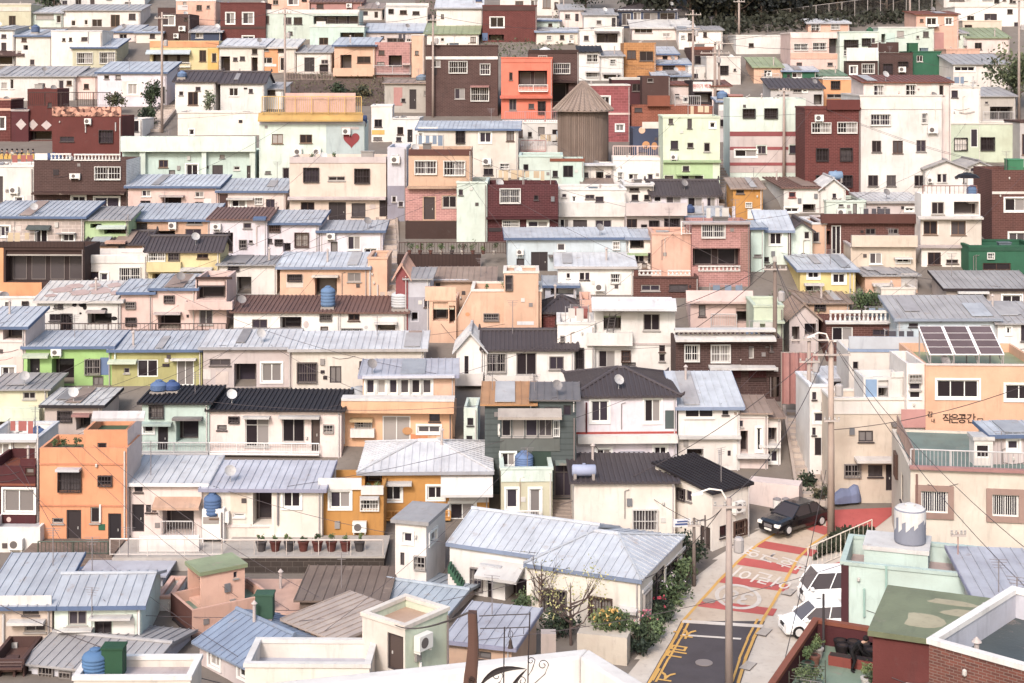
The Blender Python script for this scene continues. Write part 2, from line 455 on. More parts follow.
            A0,A1,A2,A3 = (-oh,-oh,e),(U+oh,-oh,e),(U+oh,d+oh,e),(-oh,d+oh,e); R0,R1 = (ins,d/2,zr+th),(U-ins,d/2,zr+th)
            slope(rb,A0,A1,R0,R1,th-.004,rib,rw,rh); slope(rb,A2,A3,R1,R0,th-.004,rib,rw,rh)
            slope(rb,A1,A2,R1,R1,th-.004,rib,rw,rh); slope(rb,A3,A0,R0,R0,th-.004,rib,rw,rh)
            h.roofz = lambda u,v: zt+th+sl*min(v,d-v)
            cm = MB(); cm.tube([R0,R1], .14, 8)
            for a,b in ((A0,R0),(A1,R1),(A2,R1),(A3,R0)):
                a,b = Vector(a)+Vector((0,0,.05)), Vector(b)+Vector((0,0,.05)); cm.tube([a,b], .11 if rk == 'tile' else .07, 6)
                if rk == 'tile': q = (b-a).normalized(); cm.tube([a+q*.1, a-q*.12+Vector((0,0,.12)), a-q*.25+Vector((0,0,.32))], [.11,.1,.04], 6)
        elif rt == 'gf':
            sl = (zr-zt)/(U/2); e = zt-sl*oh+th
            slope(rb, (-oh,d+.15,e),(-oh,-oh,e),(U/2,d+.15,zr+th),(U/2,-oh,zr+th), th-.004, rib, rw, rh)
            slope(rb, (U+oh,-oh,e),(U+oh,d+.15,e),(U/2,-oh,zr+th),(U/2,d+.15,zr+th), th-.004, rib, rw, rh)
            h.roofz = lambda u,v: zt+th+sl*min(u,U-u)
            cm = MB(); cm.tube([(U/2,-oh-.02,zr+th+.03),(U/2,d+.15,zr+th+.03)], .11 if rk == 'metal' else .16, 8)
        rm = mat(rcol, rk)
    ro = rb.build('roof', rm, root); h.roof = ro
    if not flat:
        fm = fascia or {'blue':'dkblue','lblue':'dkblue','sky':'8b9bbb','pale':'b4b4be','seam':'6b84ac','white':'d8d4d4','lav':'a9a9c6'}.get(rcol)
        if fm and rt != 'gf':
            q = MB(); q.box(-oh-.01,U+oh+.01,-oh-.035,-oh-.004,e-.17,e+.03)
            if rt == 'shed':
                for ua,ub in ((-oh-.035,-oh-.004),(U+oh+.004,U+oh+.035)):
                    q.hexa([(ua,-oh,e-.17),(ub,-oh,e-.17),(ub,d+.15,b-.17),(ua,d+.15,b-.17),(ua,-oh,e+.03),(ub,-oh,e+.03),(ub,d+.15,b+.03),(ua,d+.15,b+.03)])
            q.build('fascia', mat(fm,'paint'), ro)
        if rt in ('gable','hip','gf'): cm.build('ridge_cap', rm, ro)
    if cap:
        q = MB(); t = .06
        for fc, ln in ((Fr,U),(Bk,U)): fc.box(q, -t, ln+t, zt+.002, zt+.16, -.2, t)
        for fc in (Rt,Lf): fc.box(q, .2, d-.2, zt+.002, zt+.16, -.2, t)
        q.build('coping', mat(cap,'paint'), root)
    for kind, fc, kd, r, arg in todo:
        if kind == 'win': put_window(h, fc, kd, r, near)
        else: extra(h, fc, kind, r, arg, col)
    if rt == 'flat' and random.random() < .55:      # rainwater pipe
        q = MB(); u = U-.12; q.tube([Fr.pt(u,.1,.09),Fr.pt(u,zt-.15,.09)], .045, 6); q.build('drain_pipe', mat(random.choice(['d8d0cc','b5aaa8','8a7c7a']),'trim'), root)
    elif not flat:
        q = MB(); u = U-.15; q.tube([Fr.pt(u,.1,.08),Fr.pt(u,zt-.2,.08),Fr.pt(u,zt-.06,oh*.8)], .04, 6); q.build('drain_pipe', mat(random.choice(['d8d0cc','b5aaa8','c8c0c0']),'trim'), root)
    if not flat and rt in ('shed','gable') and U > 2.5 and 40 < by < 520:
        for _ in range(random.choice([0,0,0,1,1,2])):
            w1 = random.uniform(.5,1.6); u = random.uniform(.1,max(.2,U-w1-.1)); vm = d if rt == 'shed' else d/2; l1 = random.uniform(.5,1.)*vm; v = random.uniform(-.1,vm-l1)
            q = MB(); k1 = rh+.012+.004*random.random()
            c4 = [(u,v),(u+w1,v),(u+w1,v+l1),(u,v+l1)]
            if rk == 'tile' and (rcol == 'bk' or random.random() < .6): continue
            q.hexa([(a_,b_,h.roofz(a_,b_)+k1) for a_,b_ in c4]+[(a_,b_,h.roofz(a_,b_)+k1+.025) for a_,b_ in c4]); q.build('roof_patch', mat(random.choice(['c9c4c6','d6d3d6','b5b0b4','b59a8e','c2c6d0','a8a2a4']),'metal'), ro)
    if rt == 'flat' and U > 2.5 and d > 3 and by < 500 and by > 60:
        for _ in range(random.choice([0,1,2,3])):
            kd = random.choice(['box','line','duct','pots'])
            u, v = random.uniform(.5,max(.6,U-1.6)), random.uniform(.5,max(.6,d-1.6)); z_ = zf; q = MB()
            if kd == 'box': w1,l1,hh = random.uniform(.6,1.3),random.uniform(.5,.9),random.uniform(.5,1.1); q.box(u,u+w1,v,v+l1,z_-.02,z_+hh); q.box(u-.06,u+w1+.06,v-.06,v+l1+.06,z_+hh+.002,z_+hh+.07); q.build('roof_box', mat(random.choice(['b8b0ac','8b8484','7a8a9a','a5786a','d5cfca']),'metal'), root)
            elif kd == 'line':
                for uu in (u,min(u+2.4,U-.4)): q.tube([(uu,v,z_-.05),(uu,v,z_+1.7)], .03, 5); q.tube([(uu,v-.4,z_+1.65),(uu,v+.4,z_+1.65)], .02, 4)
                for dv in (-.3,0,.3): q.tube([(u,v+dv,z_+1.66),(min(u+2.4,U-.4),v+dv,z_+1.62)], .008, 3)
                o_ = q.build('clothes_line', mat('9a9292','iron'), root); q = MB(); uu = u+.2
                while uu < min(u+2.2,U-.7): w1 = random.uniform(.3,.55); hh = random.uniform(.5,.9); q.box(uu,uu+w1,v-.31,v-.29,z_+1.62-hh,z_+1.62); uu += w1+random.uniform(.08,.4)
                q.build('laundry', mat(random.choice(['d8d4d2','8496b0','b86a66','e0c8a8','5a5660']),'paint'), o_)
            elif kd == 'duct': q.tube([(u,v,z_-.05),(u,v,z_+.7),(u+.3,v,z_+.85)], .1, 8); q.build('vent_pipe', mat('a59d9a','iron'), root)
            else:
                for k_ in range(random.randint(3,6)): q.lathe([(.1,0),(.16,.3),(.14,.31)], (u+.4*k_ if u+.4*k_ < U-.3 else u,v+.03*k_,z_), 8)
                q.build('pot_row', mat(random.choice(['7a4c40','4f4648','6d6664']),'paint'), root)
    if near or by > 150:
        for _ in range(random.choice([2,3,3,4,5])):
            kd = random.choice(['vent','meter','pipe','lamp','ac','wire','vent'])
            if kd == 'ac' and by < 170: continue
            ww,hh = {'vent':(.28,.28),'meter':(.3,.42),'pipe':(.08,1.6),'lamp':(.14,.25),'ac':(.8,.6),'wire':(1.6,.05)}[kd]
            if U < ww+.8 or zt < hh+.9: continue
            t = random.uniform(.3,U-.3-ww); zz = random.uniform(max(.3,zt-2.6), zt-.25-hh)
            if any(t < q_[2]+.12 and t+ww > q_[0]-.12 and zz < q_[3]+.15 and zz+hh > q_[1]-.15 for q_ in holes['F']): continue
            if any(e_[0] in ('bay','balc','slab','ac','rail','bal') and len(e_[3]) == 4 and t < e_[3][2]+.05 and t+ww > e_[3][0]-.05 and zz < e_[3][3]+.1 and zz+hh > e_[3][1]-.1 for e_ in todo): continue
            q = MB()
            if kd == 'vent': Fr.box(q,t,t+ww,zz,zz+hh,.002,.05); q.build('vent', mat(random.choice(['8d8484','d5cfcb','5a4f50']),'trim'), root)
            elif kd == 'meter': Fr.box(q,t,t+ww,zz,zz+hh,.002,.12); q.build('meter_box', mat(random.choice(['9a9290','c8c2be','7a7a80']),'trim'), root)
            elif kd == 'pipe': q.tube([Fr.pt(t,zz,.05),Fr.pt(t,zz+hh,.05),Fr.pt(t+.25,zz+hh+.08,.05)], .03, 5); q.build('gas_pipe', mat(random.choice(['d8cfc4','b9a08c','8c8482']),'trim'), root)
            elif kd == 'lamp': q.lathe([(.03,0),(.07,.05),(.07,.18),(.02,.22)], Fr.pt(t,zz,.09), 8); Fr.box(q,t-.03,t+.03,zz+.05,zz+.15,.002,.03); q.build('wall_lamp', mat('cfc8c2','trim'), root)
            elif kd == 'wire': q.tube([Fr.pt(t,zz,.03),Fr.pt(t+.5,zz-.12,.03),Fr.pt(t+1.1,zz-.06,.03),Fr.pt(t+ww,zz+.1,.03)], .014, 4); q.build('house_wire', mat('4a4042','iron'), root)
            else: extra(h, Fr, 'ac', (t,zz,t+ww,zz+hh), [], col)
    HOUSES.append(h); h.label = label
    return h

def rail_mesh(mb, a, b, hgt, step=.16, r=.022, solidtop=.04, posts=1.6):
    """railing between two ground points"""
    a, b = Vector(a), Vector(b); L_ = (b-a).length; d = (b-a)/L_
    mb.tube([a+Vector((0,0,hgt)),b+Vector((0,0,hgt))], solidtop, 6); mb.tube([a+Vector((0,0,.1)),b+Vector((0,0,.1))], .025, 5)
    n = max(1, int(L_/step))
    for i in range(1,n):
        p = a+d*L_*i/n; mb.tube([p+Vector((0,0,.1)),p+Vector((0,0,hgt))], r*.6, 4, False)
    n = max(1, int(L_/posts))
    for i in range(n+1):
        p = a+d*L_*i/n; mb.tube([p,p+Vector((0,0,hgt))], r*1.6, 5)

def cutbox(h, fc, q, r, o0, o1):
    t0,z0,t1,z1 = r; hs = [(a-.1,b-.08,c+.1,d+.08) for a,b,c,d,_ in h.holes.get(id(fc),[]) if a < t1 and c > t0 and b < z1 and d > z0]
    if not hs: return fc.box(q,t0,t1,z0,z1,o0,o1)
    ts = sorted({t0,t1,*[min(max(v,t0),t1) for e in hs for v in (e[0],e[2])]}); zs = sorted({z0,z1,*[min(max(v,z0),z1) for e in hs for v in (e[1],e[3])]})
    # columns of merged cells so the pieces butt without overlapping
    for i in range(len(ts)-1):
        tm = (ts[i]+ts[i+1])/2; st = None
        for j in range(len(zs)):
            free = j < len(zs)-1 and not any(e[0] < tm < e[2] and e[1] < (zs[j]+zs[j+1])/2 < e[3] for e in hs)
            if free and st is None: st = zs[j]
            if not free and st is not None: fc.box(q,ts[i],ts[i+1],st,zs[j],o0,o1); st = None
def extra(h, fc, kind, r, arg, col):
    root = h.root; q = MB(); c = arg[0] if arg else None
    if kind == 'band':
        t0,z0,t1,z1 = r; cutbox(h,fc,q,r,.002,.06); return q.build('trim_band', mat(c or 'white','paint'), root)
    if kind == 'panel':
        t0,z0,t1,z1 = r; cutbox(h,fc,q,r,.002,.03); return q.build('painted_panel', mat(c or 'white', arg[1] if len(arg) > 1 else 'wall'), root)
    if kind == 'slab':
        t0,z0,t1,z1 = r; out = float(arg[1]) if len(arg) > 1 else .55; th = min(z1-z0,.16)
        # sloping canopy: its upper edge meets the wall, lower edge hangs forward
        q.hexa([fc.pt(t0,z1-th,.0),fc.pt(t1,z1-th,.0),fc.pt(t1,z0,out),fc.pt(t0,z0,out),fc.pt(t0,z1,0.),fc.pt(t1,z1,0.),fc.pt(t1,z0+th,out),fc.pt(t0,z0+th,out)])
        return q.build('awning', mat(c or 'white','metal'), root)
    if kind == 'bay':
        t0,z0,t1,z1 = r; out = float(arg[1]) if len(arg) > 1 else .6; cutbox(h,fc,q,r,.002,out)
        return q.build('bay', mat(c or col,'wall'), root)
    if kind == 'balc':
        t0,z0,t1,z1 = r; out = .75
        fc.box(q,t0,t1,z0,z0+.12,.002,out); fc.box(q,t0,t1,z0+.12,z1,out-.1,out); fc.box(q,t0,t0+.1,z0+.12,z1,.002,out-.1); fc.box(q,t1-.1,t1,z0+.12,z1,.002,out-.1)
        return q.build('balcony', mat(c or col,'wall'), root)
    if kind == 'rail':
        t0,z0,t1,z1 = r; rail_mesh(q, fc.pt(t0,z0,.35), fc.pt(t1,z0,.35), z1-z0); fc.box(q,t0,t1,z0-.1,z0,.002,.42)
        return q.build('railing', mat(c or 'white','trim'), root)
    if kind == 'bal':
        t0,z0,t1,z1 = r; hh = z1-z0; n = max(3,int((t1-t0)/.32))
        fc.box(q,t0,t1,z1-hh*.2,z1,-.1,.12); fc.box(q,t0,t1,z0,z0+hh*.15,-.1,.12)
        for k in range(n+1):
            t = t0+.08+(t1-t0-.16)*k/n; p = fc.pt(t,z0+hh*.15,.01)
            q.lathe([(.06,0),(.10,hh*.15),(.05,hh*.38),(.09,hh*.55),(.05,hh*.65)], p, 6)
        return q.build('balustrade', mat(c or 'white','paint'), root)
    if kind == 'ac':
        t0,z0,t1,z1 = r; w = max(.55,min(t1-t0,.95)); hh = max(.45,min(z1-z0,.7)); fc.box(q,t0,t0+w,z0,z0+hh,.05,.38)
        fc.box(q,t0+.05,t0+.1,z0-.12,z0,.0,.34); fc.box(q,t0+w-.1,t0+w-.05,z0-.12,z0,.0,.34)
        o = q.build('air_conditioner', mat('e9e5e2','trim'), root); g = MB()
        cx, cz, rr = t0+w*.38, z0+hh*.5, hh*.36
        ring = [fc.pt(cx+rr*math.cos(a),cz+rr*math.sin(a),.386) for a in [k*math.pi/8 for k in range(16)]]
        inn = [fc.pt(cx+rr*math.cos(a),cz+rr*math.sin(a),.381) for a in [k*math.pi/8 for k in range(16)]]
        g.face(ring)
        for k in range(16): g.face([inn[k],inn[(k+1)%16],ring[(k+1)%16],ring[k]])
        return g.build('fan_grille', mat('6d6464','trim'), o)
    if kind == 'dia':
        t0,z0,t1,z1 = r; tm,zm = (t0+t1)/2,(z0+z1)/2
        a = [(t0,zm),(tm,z0),(t1,zm),(tm,z1)]
        q.hexa([fc.pt(*p,.002) for p in a]+[fc.pt(*p,.03) for p in a]); return q.build('diamond_panel', mat(c or 'mauve','paint'), root)
    if kind == 'disc':
        t0,z0,t1,z1 = r; tm,zm,a,b = (t0+t1)/2,(z0+z1)/2,(t1-t0)/2,(z1-z0)/2
        ps = [(tm+a*math.cos(k*math.pi/9),zm+b*math.sin(k*math.pi/9)) for k in range(18)]
        q.face([fc.pt(*p,.02) for p in ps])
        for k in range(18): q.face([fc.pt(*ps[k],.002),fc.pt(*ps[(k+1)%18],.002),fc.pt(*ps[(k+1)%18],.02),fc.pt(*ps[k],.02)])
        return q.build('painted_spot', mat(c or 'black','paint'), root)
    if kind == 'pipe':
        t0,z0,t1,z1 = r; q.tube([fc.pt((t0+t1)/2,z0,.08),fc.pt((t0+t1)/2,z1,.08)], .06, 6); return q.build('pipe', mat(c or 'grey','trim'), root)
    if kind == 'parapet':
        t0,z0,t1,z1 = r; fc.box(q,t0,t1,z0,z1,-.08,.08); return q.build('parapet', mat(c or col, arg[1] if len(arg) > 1 else 'wall'), root)
    if kind == 'rtop':       # railing standing on the roof edge
        t0,z0,t1,z1 = r; o_ = -.2
        if arg and arg[-1] == 'snap': z0 = h.zt; z1 = z0+1.05
        if arg and arg[-1] == 'front': o_ = .42
        rail_mesh(q, fc.pt(t0,z0,o_), fc.pt(t1,z0,o_), z1-z0, step=.2, r=.03); return q.build('railing', mat(c or 'grey','trim'), root)
    if kind == 'vents':
        t0,z0,t1,z1 = r
        fc.box(q,t0,t1,z0,z1,.002,.05); return q.build('vent', mat(c or 'dark','trim'), root)
    raise ValueError(kind)
# ================================================================== THE HOUSES, row by row down the hillside
# coordinates are read on enlarged sheets of the sketch; every house stands on the slope at its own distance
T(0,0)
house('pale olive flat-roofed house at the upper left corner','olive',(-40,18,122,112),'flat rgrey','k 35,62,62,108; band -40,28,122,44 ivory',cap='ivory')
house('small white house with low grey roof beside the olive corner house','pmint',(128,50,246,108),'shed pale 24','k 142,56,212,76; w 222,60,240,90')
house('long white house at the top left with four small windows','white',(232,-36,570,30),'flat pale','k 245,2,265,18; k 297,-2,320,18; k 355,-2,373,18; k 492,8,515,20; k 420,-20,440,0',cap='pale')
house('long cream house with flat grey roof and brown patio windows','cream',(250,42,552,108),'shed rgrey 20','w 280,80,298,102; w 332,78,346,98; k 362,76,402,105; n 436,58,472,106')
house('dark brown house with salmon upper storey and white grilled window','brown',(622,55,748,134),'flat rgrey','W 638,62,688,100; band 622,30,692,54 brown; ac 705,98,733,122; ac 685,132,705,150',base=165,wk='brick')
house('salmon upper building behind the brown house with white grilled window','salmon',(694,5,850,76),'flat salmon','k 720,-5,735,25; vents 700,20,740,40 mauve',cap='white',base=100)
house('low house with pale roof and deep blue wall strip','navy',(752,126,870,152),'shed pale 104','w 770,130,800,150',base=175)
house('dark red brick house with two white framed windows above the yellow house','dkred',(868,14,1046,164),'flat rgrey','W 890,50,924,94; W 956,50,998,94; W 955,142,1000,162; band 868,104,1046,114 brown',wk='brick',cap='dkred')
house('white house with dark balcony at the left edge under the olive house','white',(-30,118,56,258),'shed rgrey 104','k 5,135,25,150; k 5,168,25,198; o -20,222,96,254; slab -30,200,100,222 brown')
house('cream house with blue grey roof carrying a blue water tank','cream',(62,142,204,262),'shed lblue 118','k 85,150,105,164; o 92,178,110,196; k 118,234,136,256; w 68,200,84,220',)
house('blank cream house with two tiny windows right of the water tank','cream',(202,124,402,268),'flat pale','k 245,150,258,162; k 272,148,284,162; k 320,146,345,160; d 190,232,204,262; pipe 345,124,350,170',cap='pale')
house('olive yellow house with pale blue roof and two wide grilled windows','olive',(286,188,458,268),'shed lblue 154','g 304,208,364,250; g 393,206,452,250',sx=506)
house('cream cottage with pale blue roof behind the olive yellow house','ppink',(440,126,535,165),'shed lblue 100','k 470,134,500,152')
house('small cream house with pale roof below the brown and salmon houses','ivory',(536,128,640,170),'shed sky 106','k 590,134,610,150')
house('yellow house with orange roof band and striped awning over its balcony','yellow',(590,160,862,288),'flat pale','o 600,214,746,252; k 785,198,812,242; k 835,210,852,244; band 590,162,862,186 orange; slab 578,196,752,214 pblue .9; rail 500,246,750,262 white; panel 818,190,862,284 gold')
house('cream terrace house with pale roof right of the yellow house','ivory',(864,184,1040,288),'shed pale 154','o 868,222,906,284; k 918,226,936,240; o 990,226,1015,282; k 992,192,1014,214; k 945,222,965,238')
house('long white house under a grey roof left of the pole','white',(-30,302,296,398),'shed rgrey 264','k 150,328,178,342; w 230,315,252,350; w 5,325,28,350; w 40,312,54,350',)
house('pink shaded house joined to the long white house under the grey roof','pink',(296,300,382,392),'shed rgrey 270','k 330,330,350,350')
house('lavender house with wide pale blue roof behind the two round trees','lilac',(384,286,655,420),'shed lblue 246','k 410,296,430,312; k 455,296,476,312; W 505,330,540,372; D 640,340,680,410; panel 480,320,560,380 ppink')
house('white house with dark tiled roof and a blue tank in front','white',(690,322,848,446),'gable tile 284','n 740,362,780,414; k 705,360,722,376; k 770,342,790,358')
house('white house with dark tiled roof and double window right of the tank','white',(868,328,1040,450),'gable tile 288','w 902,346,938,378; k 980,350,996,366; vents 960,345,974,352')
house('red brick house at the left edge with large white framed window','dkred',(-60,395,42,558),'flat rgrey','W -4,462,20,508; band -60,426,42,436 salmon',wk='block',cap='salmon')
house('dark red house with pale diamond panels on its wall','maroon',(44,436,112,558),'flat rgrey','dia 62,468,104,512; band 44,430,112,438 mauve',cap='mauve')
house('dark red house with diamond panels and lattice railing on its roof','dkred',(108,350,226,556),'flat brn','dia 110,470,150,512; dia 162,474,204,512; k 188,404,204,422; rtop 110,362,226,402 choc; o 104,516,204,552',)
T(0,130)
house('dark red brick building with stone rubble parapet','dkred',(206,-54,478,92),'flat terra','b 392,2,444,50; k 236,26,292,46; parapet 206,-92,478,-54 7d504b rubble; ac 336,-46,362,-24; pipe 334,-20,342,10 grey; pipe 452,-30,460,4 grey; rtop 110,-148,430,-94 choc',base=110)
house('dark brown brick house with white balustrade on top','brown',(134,118,497,305),'flat concrete','g 375,146,474,195; ac 278,172,325,190; W 283,260,337,292; W 372,264,470,304; bal 200,92,280,119; bal 292,94,475,121; panel 137,92,187,118 white; slab 134,242,497,252 brown .8; vents 210,155,232,178; k 220,268,240,288',wk='brick',sc='white',d=5)
house('long pale mint terrace house with white parapet and pillars','mint',(482,82,1008,200),'flat pale','n 625,118,662,148; k 665,158,690,184; W 733,135,780,180; d 836,138,878,181; k 865,97,885,112; w 920,143,945,158; d 972,140,987,196; bay 482,24,1010,84 pmint .7; bay 555,84,577,198 pmint .5; bay 798,84,816,198 pmint .5; bay 986,84,1008,198 pmint .5; vents 812,140,822,152',ph=-.0 if False else .3)
house('cream retaining terrace house above the mint house with steps beside it','ivory',(700,-66,1024,22),'flat sand','W 745,-3,765,20; vents 940,-40,955,-28',cap='cream')
house('white garden wall house with dark arches beside the steps','white',(490,-44,560,34),'flat pale','k 500,-34,516,0; k 528,-36,546,6')
house('white house wall at the left edge below the yellow planters','white',(-60,146,132,292),'flat pale','k -10,182,12,286; W 60,264,90,284; vents 108,258,136,284 grey',cap='cream')
house('pink cottage with pale blue roof under the mint terrace','pink',(504,224,858,308),'shed lblue 180','w 558,237,594,262; o 640,264,714,299; w 768,243,803,265; k 553,278,593,293; k 767,283,800,301; slab 630,256,727,263 mauve; panel 803,270,833,300 white')
house('pale pink cottage with blue roof and brown door panel','ppink',(862,242,1124,320),'shed lblue 195','W 912,275,968,304; panel 864,252,897,306 brown; slab 895,266,1000,274 white')
house('pale pink stone house with long blue roof and teal striped door','stone',(-50,342,330,474),'shed lblue 284','W 0,378,38,420; D 135,390,187,465; W 247,408,292,440; panel 56,378,85,404 ppink; slab 110,374,202,392 teal; slab 228,404,300,408 grey',wk='block')
house('green house with grey roof between the stone house and peach house','green',(332,356,506,474),'shed rgrey 306','o 356,369,400,386; o 410,389,497,409; slab 384,374,498,388 pmint',)
house('peach house with pale blue roof above the dark tiled yellow house','peach',(508,354,828,424),'shed lblue 294','k 525,366,580,398; k 735,356,796,372; k 730,390,792,421; o 612,397,690,421; ac 667,362,697,388')
house('white house with brown roof and tall dark doorway','lilac',(826,354,1052,504),'shed brn 310','o 840,404,918,490; k 958,366,990,388; k 944,434,970,465; k 980,434,996,446; ac 840,368,872,390; slab 1000,340,1050,354 dkblue')
house('small terracotta house with dark tiled roof left of the yellow house','peach',(346,450,572,500),'gable tile 404','k 466,452,494,488; slab 420,434,500,446 salmon')
house('yellow house with dark tiled roof and glazed bay','yellow',(584,478,866,640),'gable tile 424','g 584,482,650,516; k 776,488,820,506; D 735,560,830,600; bay 582,518,716,556 yellow .5; slab 716,540,840,552 white .8; k 665,484,705,514; o 600,566,700,620')
house('white walled house with broad flat parapet left of the yellow house','cream',(326,492,580,624),'flat pale','k 352,558,388,588; W 395,563,425,594; g 472,542,552,604; band 326,494,580,524 white')
house('orange terrace house with dark screened balcony at the left edge','choc',(-60,462,332,656),'flat concrete','o 22,474,322,598; band -60,600,165,662 orange; panel -60,464,14,600 orange; parapet -60,440,332,462 choc plank',base=660)
house('grey workshop with weathered sheet roof right of the yellow house','cream',(864,534,1090,650),'shed rgrey 500','o 870,560,925,640; o 932,578,990,646; k 900,538,940,552')
T(250,0)
house('long pale grey green block with dark recessed balcony near the top','pmint',(46,42,430,156),'flat pale','k 45,62,76,95; k 132,68,164,96; k 172,68,206,96; o 250,62,430,94; k 150,124,168,138; band 46,42,430,54 white',cap='white')
house('mint annex projecting below the grey green block','mint',(236,106,450,186),'flat pale','n 272,148,308,176; o 355,128,448,150; panel 262,84,298,102 white',cap='white')
house('small square white house at the top centre with two windows','white',(536,26,700,104),'flat pale','k 590,40,618,56; k 640,44,668,58; band 536,12,704,28 white',cap='white',yaw=8)
house('white blank house beside the dark brick house near the top','white',(734,32,914,136),'shed pale 2','k 752,56,764,72',)
house('pinkish house under a long pale blue roof near the top','mauve',(456,126,690,170),'shed lblue 94','k 476,150,506,160; k 540,150,610,166; w 616,152,650,164')
house('cream gabled house with mossy green roof','cream',(690,134,900,180),'shed moss 94','k 868,145,890,168; k 712,164,734,188')
house('orange house with white roof and white door','orange',(30,188,180,288),'shed white 156','w 42,226,88,250; k 48,190,74,202; k 110,190,136,206; D 118,226,135,278; panel 112,186,180,286 ivory; band 30,252,104,262 white')
house('small cream house with grey sheet roof and dark door','cream',(184,208,320,290),'shed rgrey 180','d 214,226,254,282; k 280,235,308,252; b 276,256,306,286')
house('peach house with broad balcony band and pale blue roof','peach',(332,180,492,306),'shed lblue 150','o 356,216,400,268; k 422,222,475,248; balc 330,268,492,300 peach; slab 385,176,492,184 navy; panel 372,220,392,268 lilac')
house('brown house with railed balcony between peach walls','mallow',(492,166,634,306),'flat salmon','k 506,198,530,216; o 546,218,598,264; k 500,244,530,256; rail 490,258,634,290 grey; slab 600,248,632,256 pink',wk='block')
house('tall peach gable wall right of the brown balcony house','peach',(636,140,686,306),'flat pale','k 650,200,664,216',cap='cream')
house('dark brown brick house with white band and grilled windows','brown',(692,182,976,458),'flat salmon','g 784,242,855,288; g 907,252,945,294; w 806,348,846,390; g 870,344,940,398; w 716,238,750,264; band 692,222,976,234 white; slab 868,336,942,344 mallow; vents 720,268,736,296',wk='brick',cap='brown')
house('mint house with painted heart mural under the orange roof rail','pmint',(36,480,450,712),'flat white','n 86,528,130,566; n 196,530,245,564; k 128,660,155,706; ac 175,584,205,610; ac 250,584,280,610; slab 34,444,446,478 gold .6; band 36,476,450,490 lav; panel 300,492,448,642 b4c2c6; disc 362,540,402,590 c8dcd8; disc 312,506,340,536 navy; disc 326,560,350,640 8fb8c0; band 360,500,430,510 mauve; parapet 140,366,416,444 e6b9b0; rtop 50,380,440,446 gold front; k 60,674,82,684',ph=.4)
house('ruined small grey house with dark doorway behind the blue tank','concrete',(530,330,720,444),'shed rust 316','d 628,352,655,430; k 684,358,706,376; panel 566,344,600,416 mallow; k 596,388,612,402')
house('white house with low grey roof left of the orange rail','white',(-60,352,130,430),'shed rgrey 326','k 60,350,100,374; w 10,366,30,392')
house('ivory house with pale blue roof above the brown brick house','ivory',(662,510,1056,700),'shed lblue 480','b 812,514,845,564; W 904,520,950,562; k 1010,516,1040,556; ac 916,622,950,648; g 985,644,1020,666; k 920,664,958,690; W 660,524,680,560; panel 664,500,740,560 white')
house('pale yellow stacked house left of the ivory house','cream',(478,420,560,560),'flat concrete','k 490,470,520,500; panel 480,512,530,530 gold; k 486,540,520,552',cap='white')
T(500,0)
house('large traditional house with grey tiled roof and blue columns at the top','navy',(460,42,702,112),'hip tile 8 6','w 480,52,515,100; w 525,48,555,104; w 565,50,620,104; w 630,50,690,100; band 460,36,702,46 lblue')
house('white annex with low grey roof left of the traditional house','white',(330,60,460,130),'shed rgrey 36','d 440,70,456,110; k 380,80,400,96')
house('pink walled house with long white roof below the traditional house','ppink',(520,110,764,158),'shed white 74','k 530,112,600,130; w 640,130,670,146; n 622,108,650,150')
house('cream house with pale grey roof at the edge of the trees','cream',(704,120,876,196),'shed rgrey 104','k 800,126,815,146; panel 846,128,858,160 lilac; k 740,130,770,160')
house('white terrace house with wide dark opening near the top','white',(370,110,486,200),'flat pale','o 380,132,464,168; slab 372,122,470,130 dgrey',cap='white')
house('small mint gabled house with green grey roof','pmint',(144,82,236,120),'shed lblue 74','k 190,92,206,104')
house('cream bungalow with pale blue roof below the mint gable','ivory',(144,126,310,176),'shed sky 110','k 236,138,253,156; ac 266,158,290,170')
house('white roof house between the brown brick and orange brown houses','white',(314,120,376,200),'flat white','k 330,140,350,160',cap='white')
house('dark brown brick house with flat roof beside the coral house','brown',(112,200,310,412),'flat dgrey','g 210,250,275,290; o 196,322,270,402; slab 196,316,300,326 brown; band 112,196,310,210 choc',wk='brick',base=430)
house('white house with flat dark roof and two grilled windows','white',(310,206,396,318),'shed bk 184','g 342,214,385,244; g 340,284,384,304; slab 336,280,390,286 cream')
house('white house with grey roof and single grilled window','white',(398,222,486,318),'shed rgrey 204','g 434,234,455,252; o 410,290,470,310; slab 402,286,474,294 grey')
house('orange brown brick house with two windows near the centre top','c98a4c',(488,168,614,306),'flat brn','k 500,198,536,232; k 550,202,604,240; panel 556,216,576,238 white; band 488,248,614,256 c98a4c',wk='block')
house('yellow cottage with pale roof right of the orange brown house','peach',(614,214,700,238),'shed lblue 186','k 640,220,660,234',base=250)
house('orange cottage with pale blue roof second in the small stack','orange',(614,254,748,282),'shed lblue 232','k 640,258,690,276',base=292)
house('grey cottage with pale roof lowest of the small stack','grey',(604,300,748,330),'shed sky 276','k 660,304,700,322',base=340)
house('white flat roofed hut beside the concrete pole','white',(742,262,838,320),'flat sky','k 806,286,836,302; k 760,290,780,306',cap='sky')
house('brown house with wide dark window above the sign','brown',(752,186,842,262),'flat pale','k 766,218,818,256; band 752,184,842,196 terra',wk='block')
house('cream box house with one grilled window beside the trees','cream',(814,226,948,334),'flat pale','b 868,260,898,293; k 920,270,930,280',cap='cream')
house('coral red house with white railed balcony','coral',(5,230,206,468),'flat c9655a','k 36,285,50,316; o 72,278,186,342; k 36,390,65,434; k 112,408,135,428; b 150,400,178,450; rail 74,334,188,358 white; slab 0,376,206,388 coral; band 5,232,206,246 coral',cap='coral')
